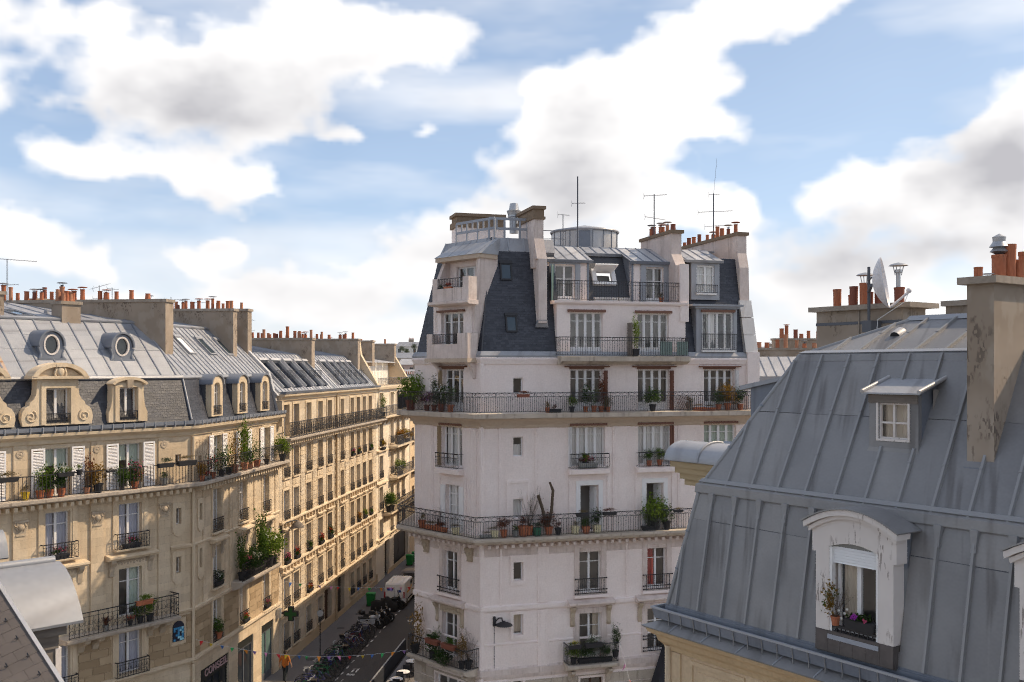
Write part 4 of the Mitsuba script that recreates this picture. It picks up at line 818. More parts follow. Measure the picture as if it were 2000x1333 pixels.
for z, a, b, d in ((13.75, 23.6, 36.1, .75), (11.0, 27.8, 34.6, .8), (8.3, 27.8, 34.6, .8), (5.55, 25.5, 36.1, .8)):
    ob(B3 + '__balcony_slab', M().prof(F, [(0, z - .2), (d * .7, z - .14), (d, z - .04), (d, z + .06), (0, z + .08)], a, b), 'limestone_trim')
    for u in np.arange(a + .3, b, 1.4): ob(B3 + '__console', M().prof(F, [(0, z - .7), (.12, z - .6), (d * .55, z - .28), (d * .55, z - .16), (0, z - .16)], u, u + .22), 'carved_stone')
    m = rails(M(), F, a, b, z + .08, .9, d - .06, .11, .014); rails(m, Fr(F.at(a, 0, 0), F.w, -F.u), 0, d - .06, z + .08, .9, 0, .11, .014); ob(B3 + '__balcony_railing', m, 'iron_grey' if z > 7 else 'iron')
for z in (10.8, 8.1): ledge(B3, F, 23.3, 26.8, z, .25)
ledge(B3, F, 23.24, 36.2, 3.5, .2)
# further street houses, seen through the gap at the end of the row
k = thing('street_house', 'small far house with grey slate roof past the pale sunlit house', 'house')
wall(k + '__wall', F, (36.4, 48, 0, 13.2), [(u, u + 1.1, z, z + 1.7) for u in (37.2, 39.4, 41.8) for z in (10.4, 7.6, 4.8)], .3, 'cream_plaster')
for u in (37.2, 39.4, 41.8):
    for z in (10.4, 7.6, 4.8): window(k, F, u, u + 1.1, z, z + 1.7, .2, 2, (.6,), .06, .08, far=True); ob(k + '__window_railing', rails(M(), F, u, u + 1.1, z, .6, .08, .14), 'iron')
ob(k + '__cornice', M().prof(F, [(0, 13.0), (.35, 13.1), (.4, 13.3), (0, 13.35)], 36.4, 48), 'limestone_trim'); ob(k + '__roof', M().slant(F, [(36.4, 13.3, .1), (48, 13.3, .1), (48, 13.3, -4), (36.4, 13.3, -4)], [(36.4, 15.6, -3), (48, 15.6, -3), (48, 15.6, -4), (36.4, 15.6, -4)]), 'slate_grey')
for z, a, b in ((5.4, 36.4, 42), (8.2, 37, 40)): ob(k + '__balcony_slab', M().box(F, a, b, z - .2, z, 0, .7), 'slab_stone'); ob(k + '__balcony_railing', rails(M(), F, a, b, z, .9, .66), 'iron')
stack(k, F, 37.0, 37.8, -1.0, -3.0, 14, 15.6, 2, s=1.2)
k2 = thing('street_house', 'farthest beige house closing the view down the street', 'house')
wall(k2 + '__wall', F, (48.1, 80, 0, 14), [(49 + 2.4 * i, 50.1 + 2.4 * i, z, z + 1.8) for i in range(9) for z in (11, 8, 5, 1)], .3, 'street_stone'); ob(k2 + '__roof', M().slant(F, [(48.1, 14, .2), (80, 14, .2), (80, 14, -5), (48.1, 14, -5)], [(48.1, 17, -3), (80, 17, -3), (80, 17, -5), (48.1, 17, -5)]), 'slate_grey')
for i in range(9):
    for z in (11, 8, 5, 1): window(k2, F, 49 + 2.4 * i, 50.1 + 2.4 * i, z, z + 1.8, .2, 2, (.6,), .06, .08, far=True)
# ---------------------------------------------------------------- white corner building in the middle
B = thing('corner_building', 'tall pale pink corner building with slate mansard, terraces and round zinc lift house', 'building'); rn = random.Random(21)
Cc, Dd = np.array([-1.43, 46.3]), np.array([-4.89, 50.0]); Pd = unit((3.44, 1)); Ee = Dd + SD[:2] * 5.3
PP = Plan([Ee, Dd, Cc, Cc + Pd * 14.3]); FP = PP.fr(2); FQ = Fr((*Cc, 0), (*PP.d[1], 0), (*PP.n[1], 0)); FS = PP.fr(0); LQ = PP.len[1]
wide = [(4.39, 6.05), (7.88, 9.55), (11.43, 13.1)]; nar = [(4.84, 5.96), (8.36, 9.40)]; sm = (1.55, 2.03)
hP, hQ, jobs = [], [], []
def job(F, h, a, b, c, d, **kw): h.append((a, b, c, d)); jobs.append((F, a, b, c, d, kw))
W4 = dict(cols=4, mid=.13, bars=(.78,), fw=.07, rec=.22)
for i, (a, b) in enumerate(wide):
    job(FP, hP, a, b, 15.74, 17.76, panel=.35, **W4)
    job(FP, hP, a, b + .12, 13.10, 15.06, cloth=[(.02, .24, 0, 1), (.26, .49, 0, 1), (.51, .74, 0, 1), (.76, .98, 0, 1)] if i != 2 else [(.02, .98, 0, 1)], cm='curtain' if i != 2 else 'blind_green', **W4)
job(FP, hP, 4.90, 5.82, 9.98, 12.2, opened=True, fw=.05, rec=.24, cols=2); job(FP, hP, 8.34, 9.20, 9.98, 12.2, opened=True, fw=.05, rec=.24, cols=2)
for i, (a, b) in enumerate(nar):
    job(FP, hP, a, b, 7.02, 9.2, cols=2, bars=(.68,), panel=.1, rec=.22, cloth=None if i == 0 else [(.02, .45, 0, 1)], cm='curtain_red')
    job(FP, hP, a, b, 3.95, 6.05, cols=2, bars=(.70,), panel=.1, rec=.22, cloth=[(.7, .98, 0, 1)] if i == 0 else None, cm='curtain_warm')
for (c, d, cl) in ((16.62, 17.36, None), (13.66, 14.58, [(.1, .9, 0, .6)]), (10.75, 11.66, [(.02, .98, 0, 1)]), (7.82, 8.7, None), (5.27, 6.25, [(.05, .95, .1, 1)]), (2.3, 3.1, None)): job(FP, hP, sm[0], sm[1], c, d, cols=1, fw=.05, rec=.16, cloth=cl, cm='curtain_warm' if c == 5.27 else 'curtain')
job(FP, hP, 4.9, 6.05, .2, 2.95, cols=2, fw=.08, frame='door_brown', bars=())
QW = dict(cols=3, mid=.11, bars=(.78,), fw=.07, rec=.22)
job(FQ, hQ, -2.80, -1.30, 15.74, 17.76, panel=.35, **QW); job(FQ, hQ, -2.92, -1.36, 13.1, 15.06, cloth=[(.02, .3, 0, 1), (.36, .64, 0, 1), (.7, .98, 0, 1)], **QW)
job(FQ, hQ, -2.60, -1.58, 9.98, 12.2, cols=2, bars=(.3, .55, .8), rec=.22, cloth=[(.02, .98, 0, 1)]); job(FQ, hQ, -2.80, -1.72, 7.05, 9.2, cols=2, bars=(.68,), panel=.1, rec=.22); job(FQ, hQ, -2.84, -1.70, 3.95, 6.05, cols=2, bars=(.7,), rec=.22, cloth=[(.7, .98, 0, 1)], cm='curtain_warm')
job(FQ, hQ, -3.4, -1.2, .2, 2.9, cols=3, fw=.08)
wall(B + '__wall', FP, (.0, 14.3, 0, 18.35), hP, .34, 'pink_plaster'); wall(B + '__wall', FQ, (-LQ, 0, 0, 18.35), hQ, .34, 'pink_plaster'); wall(B + '__wall', FS, (0, 5.3, 0, 18.35), [], .34, 'pink_plaster')
for F, a, b, c, d, kw in jobs: window(B, F, a, b, c, d, **kw)
niche = M().poly(FP, sbox(1.22, 10.7, 2.36, 12.55).difference(sbox(1.34, 10.6, 2.24, 12.42)), 0, .05); ob(B + '__window_surround', niche, 'pink_plaster')
# corner post with a soft edge, raised strips, mouldings
ob(B + '__corner_post', M().tube([(*(Cc + PP.m[2] * -.05), 0), (*(Cc + PP.m[2] * -.05), 18.3)], .13, 10), 'pink_plaster', True)
for F, a, b, c, d in ((FP, 2.62, 3.70, 9.95, 15.0), (FP, 6.55, 7.45, 9.95, 15.0), (FP, 10.0, 11.1, 9.95, 15.0), (FP, .85, 1.05, 9.95, 15.0), (FQ, -4.6, -3.55, 9.95, 15.0), (FQ, -.85, -.3, 9.95, 15.0), (FP, 2.75, 3.3, 6.75, 9.35), (FP, 2.75, 3.3, 3.4, 6.4), (FP, .9, 1.0, 6.75, 9.35), (FP, 7.25, 7.32, 6.75, 9.35)):
    ob(B + '__pilaster_strip', M().box(F, a, b, c, d, 0, .045), 'pink_plaster'); 
    for u in (a + .13, b - .13):
        if b - a > .4: ob(B + '__pilaster_strip', M().box(F, u - .03, u + .03, c, d, .045, .06), 'pink_plaster')
def mo(part, prof, mt, i0=0, i1=3): return ob(B + '__' + part, PP.run(M(), prof, i0, i1), mt)
mo('string_course', [(0, 3.25), (.05, 3.28), (.10, 3.45), (.10, 3.72), (0, 3.8)], 'pink_plaster_worn'); mo('string_course', [(0, 4.85), (.035, 4.86), (.035, 4.93), (0, 4.95)], 'pink_plaster')
mo('frieze', [(0, 9.0), (.012, 9.0), (.012, 9.5), (0, 9.5)], 'pink_plaster_worn'); mo('string_course', [(0, 6.40), (.05, 6.42), (.09, 6.5), (.09, 6.66), (0, 6.72)], 'pink_plaster')
mo('balcony_slab', [(0, 9.58), (.45, 9.64), (.62, 9.70), (.78, 9.74), (.86, 9.84), (.86, 9.95), (0, 9.98)], 'slab_stone')
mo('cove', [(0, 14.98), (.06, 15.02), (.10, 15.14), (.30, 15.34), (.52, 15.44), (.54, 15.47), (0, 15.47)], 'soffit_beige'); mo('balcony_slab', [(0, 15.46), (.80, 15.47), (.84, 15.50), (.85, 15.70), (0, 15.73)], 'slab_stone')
m = M()
for F, L0, L1 in ((FP, .2, 14), (FQ, -4.9, -.2)):
    for u in np.arange(L0, L1, .38): m.box(F, u, u + .14, 9.46, 9.62, 0, .5)
lab(ob(B + '__dentils', m, 'pink_plaster_worn'), kind='stuff')
mo('cornice', [(0, 17.98), (.06, 18.0), (.10, 18.12), (.14, 18.22), (.14, 18.30), (0, 18.36)], 'pink_plaster'); mo('eaves_zinc', [(-.2, 18.3), (.10, 18.31), (.12, 18.40), (.02, 18.60), (-.2, 18.62)], 'zinc')
# upper-wall worn band below the balcony of the third floor, window surrounds of the lower floors
for F, (a, b), hw in ((FP, nar[0], 1), (FP, nar[1], 1), (FQ, (-2.82, -1.70), 0)):
    ob(B + '__window_surround', M().poly(F, sbox(a - .26, 6.72, b + .26, 9.5).difference(sbox(a, 7.0, b, 9.2)).difference(sbox(a - .3, 6.6, b + .3, 6.95)), 0, .04), 'pink_plaster_worn')
    ob(B + '__window_surround', M().poly(F, sbox(a - .3, 3.75, b + .3, 6.32).difference(sbox(a, 3.9, b, 6.07)).difference(sbox(a - .4, 3.6, b + .4, 3.94)), 0, .05), 'pink_plaster_worn')
    c0 = (a + b) / 2; z = 6.42
    ob(B + '__window_ledge', M().prof(F, [(0, z), (.24, z + .02), (.30, z + .10), (.42, z + .14), (.42, z + .22), (0, z + .34)], c0 - 1.18, c0 + 1.18), 'pink_plaster_worn')
    for sg in (-1, 1):
        u = c0 + sg * .92; ob(B + '__console', M().prof(F, [(0, z - .92), (.06, z - .95), (.12, z - .82), (.08, z - .6), (.12, z - .3), (.28, z - .1), (.30, z), (0, z)], u - .10, u + .10), 'carved_stone')
    if not hw:
        m = M().box(F, c0 - .72, c0 + .72, z - .38, z - .04, 0, .06); [m.ball((c0 - .62 + .155 * i, z - .2 + .05 * (i % 2), .06), (.07, .09, .04), 1, F) for i in range(9)]; ob(B + '__carved_frieze', m, 'carved_stone', 40)
    m = M()                                                             # bar railing of the second floor
    for zz in (7.02, 7.18, 7.72): m.box(F, a - .22, b + .22, zz, zz + .035, .12, .155); [m.ball((u, zz + .017, .137), .04, 1, F) for u in (a - .24, b + .24)]
    for u in np.arange(a + .02, b, .105): m.box(F, u - .008, u + .008, 7.02, 7.74, .13, .146)
    for u in (a - .1, b + .1): m.box(F, u - .012, u + .012, 6.98, 7.75, .12, .15).box(F, u - .01, u + .01, 7.2, 7.23, 0, .13)
    ob(B + '__window_railing', m, 'iron'); ob(B + '__sill', M().box(F, a - .28, b + .28, 6.82, 6.95, 0, .16), 'pink_plaster')
for d, e in ((7.62, 9.02), (5.08, 6.4)): ob(B + '__window_surround', M().poly(FP, sbox(1.40, d, 2.22, e).difference(sbox(1.55, d + .2 if d > 6 else d + .19, 2.03, e - .32 if d > 6 else e - .15)), 0, .07), 'pink_plaster')
a, b = nar[1]; m = M()
for zz in (4.02, 4.18, 4.6, 4.75): m.box(FP, a - .22, b + .22, zz, zz + .035, .12, .155); m.ball((a - .24, zz + .017, .137), .045, 1, FP)
for u in np.arange(a + .02, b, .12): m.box(FP, u - .008, u + .008, 4.02, 4.76, .13, .146)
ob(B + '__window_railing', m, 'iron')
for u in (-4.05, -.75): ob(B + '__capital', capital(FQ, u, 9.0, .8), 'carved_stone', 40)
# fourth-floor boxes: rails, sills, blind boxes, side shutters
for F, a, b in ((FP, 4.39, 6.17), (FP, 7.88, 9.67), (FP, 11.43, 13.2), (FQ, -2.92, -1.36)):
    ob(B + '__sill', M().prof(F, [(0, 12.72), (.34, 12.76), (.36, 12.98), (0, 13.02)], a - .12, b + .12), 'pink_plaster')
    m = M(); m.box(F, a - .08, b + .08, 13.70, 13.745, .31, .35).box(F, a - .08, b + .08, 13.05, 13.08, .32, .34).box(F, a - .08, b + .08, 13.52, 13.545, .32, .34)
    [m.box(F, u - .01, u + .01, 13.05, 13.74, .32, .34) for u in np.linspace(a - .08, b + .08, 6)]; [m.box(F, u - .006, u + .006, 13.05, 13.52, .324, .336) for u in np.linspace(a - .08, b + .08, 21)]
    [m.box(F, u - .01, u + .01, z_, z_ + .02, 0, .33) for u in (a - .08, b + .08) for z_ in (13.06, 13.71)]; ob(B + '__window_railing', m, 'iron')
    ob(B + '__blind_box', M().box(F, a - .05, b + .05, 15.06, 15.16, 0, .16), 'rust_trim')
for F, a, b in [(FP, a, b) for a, b in wide] + [(FQ, -2.80, -1.30)]:
    ob(B + '__blind_box', M().box(F, a - .3, b + .3, 17.86, 17.92, 0, .20).box(F, a - .06, b + .06, 17.76, 17.87, -.15, .05), 'rust_trim')
for F, a, c, d, mt in ((FP, 6.09, 15.74, 17.7, 'brown_blind'), (FP, 9.57, 15.74, 17.7, 'brown_blind'), (FP, 9.58, 13.1, 15.0, 'brown_blind'), (FQ, -3.08, 13.1, 15.0, 'limestone_block'), (FQ, -3.0, 15.74, 17.7, 'limestone_block'), (FP, 13.12, 15.74, 17.7, 'white_paint'), (FP, 4.27, 13.1, 15.0, 'white_paint')):
    k = nm(B + '__folded_shutter'); m = M(); [m.slant(F, [(a + .04 * i, c, .0), (a + .04 * i + .02, c, .0), (a + .04 * i + .03, c, .16), (a + .04 * i + .01, c, .16)], [(a + .04 * i, d, .0), (a + .04 * i + .02, d, .0), (a + .04 * i + .03, d, .16), (a + .04 * i + .01, d, .16)]) for i in range(4)]; scene[k] = pl(m.mesh(), mt)
for a, b in ((-2.95, -2.62), (-1.56, -1.22)): ob(B + '__shutter', M().box(FQ, a, b, 9.98, 12.16, .02, .06), 'white_paint')
ob(B + '__window_surround', M().poly(FQ, sbox(-3.15, 9.98, -1.05, 12.62).difference(sbox(-3.0, 9.9, -1.2, 12.48)), 0, .05), 'pink_plaster')
for c in (5.36, 8.77):
    ob(B + '__window_surround', M().poly(FP, sbox(c - 1.05, 9.98, c + 1.05, 12.75).difference(sbox(c - .9, 9.9, c + .9, 12.6)), 0, .05), 'pink_plaster'); ob(B + '__window_surround', M().poly(FP, sbox(c - .68, 9.98, c + .68, 12.42).difference(sbox(c - .47, 9.9, c + .47, 12.2)), 0, .04), 'white_paint')
# long railings of the third and fifth floor
def corner_rails(w, z, h, segs, mt='iron', **kw):
    m = M()
    for F, a, b in segs: rails(m, F, a, b, z, h, w, **kw)
    return ob(B + '__balcony_railing', m, mt)
q = PP.off(.78); cw = (q[2] - Cc) @ Pd; cq = (q[2] - Cc) @ PP.d[1]; dq = (q[1] - Cc) @ PP.d[1]; ds = (q[1] - Ee) @ PP.d[0]
corner_rails(.78, 15.73, .95, [(FP, cw, 14.2), (FQ, dq, cq), (FS, 0, ds)], 'iron', gap=.105, bar=.02, frieze=.17)
corner_rails(.78, 9.98, 1.02, [(FP, cw, 14.2), (FQ, dq, cq), (FS, 0, ds)], 'iron', gap=.125, bar=.018, frieze=.20)
# small balconies of the first floor
for F, a, b, d in ((FP, 4.02, 6.62, .72), (FQ, -4.55, -.15, .85)):
    ob(B + '__balcony_slab', M().prof(F, [(0, 3.42), (d * .6, 3.5), (d, 3.6), (d + .06, 3.66), (d + .06, 3.78), (0, 3.82)], a, b), 'slab_stone')
    m = rails(M(), F, a + .04, b - .04, 3.8, .95, d - .04, .11, .016); [rails(m, Fr(F.at(u, 0, 0), F.w, F.u), 0, d - .04, 3.8, .95, 0, .11, .016) for u in (a + .04, b - .04)]; ob(B + '__balcony_railing', m, 'iron')
    for u in (a + .25, b - .45): ob(B + '__console', M().prof(F, [(0, 2.7), (.1, 2.75), (.2, 3.1), (d * .8, 3.36), (d * .8, 3.46), (0, 3.46)], u, u + .2), 'slab_stone')
for z in (2.15, 2.65, 1.6, 1.05, .5):                                  # rusticated ground floor
    for F, L0, L1 in ((FP, .05, 14.2), (FQ, -LQ, -.05)):
        S = sbox(L0, z, L1, z + .46)
        for h_ in (hP if F is FP else hQ): S = S.difference(sbox(h_[0] - .12, h_[2] - .1, h_[1] + .12, h_[3] + .12))
        for g_ in getattr(S, 'geoms', [S]):
            if g_.geom_type == 'Polygon' and g_.area > .05: ob(B + '__stone_course', M().poly(F, g_, 0, .04), 'slab_stone')
# mansard
R0, R1, R2 = (-.10, 18.55), (-1.15, 23.42), (-1.45, 24.1)
for i, keep, sd in ((1, None, 5), (2, None, 6)):
    F, P, L = PP.slope(i, *R0, *R1); o = (F.O - np.array([*Cc, 0])) @ F.u
    hs = [sbox(3.95 - o, -.1, 10.25 - o, 9)] if i == 2 else [sbox(-3.5 - o, -.1, -.62 - o, 9)]
    if i == 2: P = P.intersection(sbox(-1, -1, 14.1 - o, 9))
    if i == 2: hs += [sbox(1.3 - o, 1.0, 1.82 - o, 1.75), sbox(1.18 - o, 3.55, 1.72 - o, 4.35)]
    slates(B, F, P, hs, .125, .20, 'slate', seed=sd)
    if i == 2: roof_window(B, F, 1.28 - o, .98, .56, .80, frame='iron', lift=.09); roof_window(B, F, 1.16 - o, 3.53, .58, .84, frame='iron', lift=.09)
    F2_, P2_, L2_ = PP.slope(i, *R1, *R2)
    if i == 2: P2_ = P2_.intersection(sbox(-1, -1, 3.3, 9))
    zinc_roof(B, F2_, P2_, .78, .2, mats=('zinc', 'zinc_b'), seed=40 + i)
F, P, L = PP.slope(0, *R0, *R1); P = P.intersection(sbox(2.9, -1, 9, 9)); slates(B, F, P, [], .125, .2, seed=8)
t2 = PP.off(-1.45); ob(B + '__flat_roof', M().add(np.array([[*t2[0], 24.1], [*t2[1], 24.1], [*t2[2], 24.1], [*(t2[2] + Pd * 2.2), 24.1], [*(t2[2] + Pd * 2.2 + PP.n[2] * -6), 24.1]]), [[0, 1, 2], [0, 2, 3], [0, 3, 4]]), 'zinc_b')
ob(B + '__hip_roll', M().tube([np.array([*PP.off(w)[2], z]) for w, z in ((-.08, 18.6), (-1.13, 23.4), (-1.43, 24.1))], .04, 6), 'slate_grey', True)
# timber railing of the roof terrace
def timber(F, a, b, w):
    m = M(); [m.box(F, a, b, z, z + .12, w - .03, w + .03) for z in (24.98, 24.5)]; n = max(2, round((b - a) / .42))
    for i in range(n + 1): u = a + (b - a) * i / n; m.box(F, u - .045, u + .045, 24.05, 25.02, w - .035, w + .035) if i % 2 == 0 or i == n else m.box(F, u - .035, u + .035, 24.5, 25.0, w - .03, w + .03)
    return m
ob(B + '__terrace_railing', timber(FP, .78, 2.72, -1.52), 'grey_wood'); ob(B + '__terrace_railing', timber(FQ, -3.6, -.75, -1.52), 'grey_wood')
# brick-capped chimneys of the terrace
k = ob(B + '__chimney', M().box(FP, .0, 2.5, 23.0, 25.05, -6.2, -5.0), 'pink_plaster'); ob(k + '__cap', M().box(FP, -.08, 2.58, 25.05, 25.35, -6.3, -4.92).box(FP, -.0, 2.5, 25.35, 25.62, -6.2, -5.0).box(FP, -.10, 2.6, 25.62, 25.78, -6.35, -4.9), 'brown_brick')
k = ob(B + '__chimney', M().box(FP, 2.70, 3.18, 22.6, 24.95, -3.0, -.42).box(FP, 2.82, 3.24, 19.95, 23.0, -1.1, -.06).slant(FP, [(2.74, 23.0, -1.1), (3.24, 23.0, -1.1), (3.24, 23.0, -.06), (2.74, 23.0, -.06)], [(2.70, 24.0, -1.1), (3.18, 24.0, -1.1), (3.18, 24.0, -.42), (2.70, 24.0, -.42)]), 'pink_plaster_worn')
ob(k + '__cap', M().box(FP, 2.62, 3.26, 24.92, 25.05, -3.1, -.34).box(FP, 2.68, 3.2, 25.05, 25.4, -3.02, -.4).box(FP, 2.6, 3.28, 25.4, 25.55, -3.1, -.32), 'brown_brick'); ob(k + '__cowl', M().lathe(FP.at(2.55, 24.6, -3.3), [(.22, 0), (.22, .8), (.32, .82), (.30, .92), (.36, 1.1), (.36, 1.14), (.26, 1.18), (.2, 1.5), (.0, 1.55)], 12), 'galvanised', 30)
ob(B + '__lead_flashing', M().slant(FP, [(2.72, 19.75, -.30), (3.36, 19.75, -.30), (3.36, 19.75, -.22), (2.72, 19.75, -.22)], [(2.80, 20.1, -.3), (3.26, 20.1, -.3), (3.26, 20.1, -.04), (2.80, 20.1, -.04)]), 'zinc')
# flank wall along the street behind the terrace
ob(B + '__flank_wall', M().poly(Fr((*(Dd + SD[:2] * 2.4), 0), (*-PP.n[0], 0), (*PP.d[0], 0)), [(0, 17), (.02, 18.6), (.35, 20.4), (1.0, 21.2), (1.05, 23.2), (1.75, 24.2), (1.85, 25.1), (4, 25.1), (4, 17)], -.4, .0), 'pink_plaster')
# bay of the chamfer: two loggias
ob(B + '__bay_wall', M().poly(FQ, sbox(-3.55, 18.3, -.62, 21.0).difference(sbox(-2.96, 18.4, -1.29, 20.5)), -.34, 0.), 'pink_plaster'); window(B, FQ, -2.96, -1.29, 18.4, 20.5, cols=3, mid=.12, bars=(.78,), panel=.2, rec=.2, fw=.08)
ob(B + '__blind_box', M().box(FQ, -3.1, -1.15, 20.5, 20.6, 0, .2), 'rust_trim')
def parapet(a, b, z0, z1, o0, o1, d, zo):
    m = M(); m.poly(FQ, sbox(a, z0, b, z1).difference(sbox(o0, zo, o1, z1 + 1)), d - .14, d).box(FQ, a, a + .14, z0, z1, 0, d - .145).box(FQ, b - .14, b, z0, z1, 0, d - .145).box(FQ, a + .145, b - .145, z0, z0 + .12, 0, d - .145)
    ob(B + '__parapet', m, 'pink_plaster_worn'); ob(B + '__parapet_railing', rails(M(), FQ, o0, o1, zo, z1 - zo - .02, d - .07, .12, .016), 'iron')
parapet(-3.30, -.25, 18.28, 19.45, -2.9, -1.0, .62, 18.95); parapet(-3.0, -.32, 20.98, 22.1, -2.65, -.75, .50, 21.6)
ob(B + '__string_course', M().prof(FQ, [(.0, 20.78), (.56, 20.80), (.66, 20.86), (.66, 20.98), (0, 21.0)], -3.2, -.2), 'pink_plaster_worn')
for u in (-3.1, -.55): ob(B + '__console', M().prof(FQ, [(0, 17.3), (.08, 17.35), (.2, 17.8), (.55, 18.1), (.6, 18.28), (0, 18.28)], u, u + .2), 'pink_plaster_worn')
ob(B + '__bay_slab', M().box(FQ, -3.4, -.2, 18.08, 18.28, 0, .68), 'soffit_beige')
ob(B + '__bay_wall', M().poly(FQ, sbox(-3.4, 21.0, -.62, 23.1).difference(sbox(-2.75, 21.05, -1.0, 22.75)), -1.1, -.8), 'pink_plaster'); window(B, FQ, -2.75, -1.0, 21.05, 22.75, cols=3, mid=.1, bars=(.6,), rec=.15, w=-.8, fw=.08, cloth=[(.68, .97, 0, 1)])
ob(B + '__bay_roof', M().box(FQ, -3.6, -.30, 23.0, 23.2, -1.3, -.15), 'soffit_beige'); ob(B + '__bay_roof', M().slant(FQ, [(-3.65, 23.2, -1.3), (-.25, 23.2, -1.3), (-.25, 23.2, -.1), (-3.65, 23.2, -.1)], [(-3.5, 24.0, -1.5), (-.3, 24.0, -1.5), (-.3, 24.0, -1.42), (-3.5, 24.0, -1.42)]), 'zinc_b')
for u, e in ((-.62, .0), (-3.45, 1)):                                   # sloping cheeks of the bay
    ob(B + '__bay_cheek', M().poly(Fr(FQ.at(u, 0, 0), FQ.w, FQ.u), [(-1.4, 18.3), (.02, 18.3), (.06, 21.0), (-.28, 23.0), (-1.4, 23.0)] if not e else [(-1.4, 18.3), (.0, 18.3), (.0, 21.9), (-.5, 23.0), (-1.4, 23.0)], 0, .22), 'pink_plaster_worn')
# sixth-floor block and its terrace
a, b = 3.72, 10.42
six = [(4.39, 6.05), (7.86, 9.53)]
ob(B + '__wall', M().poly(FP, sbox(a, 18.3, b, 20.9).difference(unary_union([sbox(x, 18.4, y, 20.5) for x, y in six])), -.35, -.01), 'pink_plaster')
for u in (a, b - .3): ob(B + '__wall', M().box(FP, u, u + .3, 18.3, 20.9, -1.8, -.352), 'pink_plaster')
for x, y in six: window(B, FP, x, y, 18.4, 20.5, cols=4, mid=.13, bars=(.80,), panel=.36, fw=.07, rec=.2, w=-.01); ob(B + '__blind_box', M().box(FP, x - .15, y + .12, 20.5, 20.62, -.1, .12), 'rust_trim')
ob(B + '__coping', M().prof(FP, [(-1.8, 20.88), (.08, 20.88), (.13, 20.95), (.14, 21.04), (-1.8, 21.06)], a - .15, b + .08), 'pink_plaster')
ob(B + '__balcony_slab', M().prof(FP, [(0, 17.98), (.5, 18.02), (.80, 18.14), (.82, 18.36), (0, 18.38)], 3.7, 10.3), 'slab_stone')
m = rails(M(), FP, 3.62, 10.22, 18.37, .92, .76, .125, .016); m.box(FP, 3.62, 10.22, 19.12, 19.145, .75, .77); [rails(m, Fr(FP.at(u, 0, 0), FP.w, FP.u), 0, .76, 18.37, .92, 0, .12, .016) for u in (3.62, 10.22)]; ob(B + '__balcony_railing', m, 'iron')
ob(B + '__privacy_screen', M().box(FP, 8.72, 9.35, 18.42, 19.1, .70, .72).box(FP, 9.6, 10.2, 18.42, 19.1, .70, .72), 'green_glass')
m = rails(M(), FP, 3.75, 10.3, 21.06, .96, -.06, .125, .014); m.box(FP, 3.75, 10.3, 21.84, 21.86, -.07, -.05); [m.box(FP, u - .016, u + .016, 21.06, 22.02, -.08, -.04) for u in (3.75, 5.0, 6.9, 8.0, 9.2, 10.3)]; ob(B + '__terrace_railing', m, 'iron')
# seventh floor: two dormered blocks, slates and a tilting window between them
for x, y, dx, dy in ((3.35, 5.72, 3.95, 4.96), (7.95, 10.2, 8.74, 9.68)):
    ob(B + '__dormer_wall', M().poly(FP, sbox(x, 21.0, y, 23.1).difference(sbox(dx, 21.06, dy, 22.85)), -1.3, -1.0), 'pink_plaster'); window(B, FP, dx, dy, 21.06, 22.85, cols=2, mid=.1, bars=(.62,), panel=.2, rec=.12, w=-1.0, fw=.07)
    ob(B + '__door_casing', M().box(FP, dx - .3, dx - .02, 21.06, 22.9, -1.0, -.93).box(FP, dy + .02, dy + .28, 21.06, 22.9, -1.0, -.93).box(FP, dx - .3, dy + .28, 22.86, 23.06, -1.0, -.92), 'zinc')
    for u in ((y - .12,) if x < 5 else (x,)): ob(B + '__dormer_cheek', M().poly(Fr(FP.at(u, 0, 0), FP.w, FP.u), [(-.96, 21.05), (-.96, 23.15), (-2.4, 23.6), (-2.4, 22.9), (-1.4, 21.05)], 0, .1), 'zinc_dark')
k = ob(B + '__door_leaf', M().slant(FP, [(3.85, 21.06, -.95), (3.9, 21.06, -.95), (3.62, 21.06, -.45), (3.57, 21.06, -.45)], [(3.85, 22.8, -.95), (3.9, 22.8, -.95), (3.62, 22.8, -.45), (3.57, 22.8, -.45)]), 'green_glass')
G = Fr(FP.at(0, 21.05, -1.02), FP.u, FP.w * .9 + np.array([0, 0, .42]), unit(np.array([0, 0, 2.45]) - FP.w * 1.15)); G.w = unit(np.cross(G.u, G.v)); G.w = G.w * np.sign(G.w @ FP.w)
slates(B, G, sbox(5.74, 0, 7.94, 2.65), [sbox(6.2, 1.05, 7.2, 1.72)], .125, .2, 'slate_grey', seed=17)
k = nm(B + '__tilting_window'); scene[k] = pl(M().poly(G, sbox(6.08, .95, 7.32, 1.82).difference(sbox(6.3, 1.12, 7.1, 1.68)), -.02, .16).mesh(), 'white_paint'); ob(k + '__sash', M().slant(G, [(6.15, 1.68, .14), (7.25, 1.68, .14), (7.25, 1.72, .16), (6.15, 1.72, .16)], [(6.1, 1.72, .75), (7.3, 1.72, .75), (7.3, 1.78, .75), (6.1, 1.78, .75)]), 'white_pvc'); ob(k + '__room', M().poly(G, sbox(6.2, 1.05, 7.2, 1.75), -.5, -.4), 'room_dark')
ob(B + '__sill_slab', M().box(FP, 5.9, 7.75, 21.06, 21.28, -.9, -.62), 'zinc_pale')
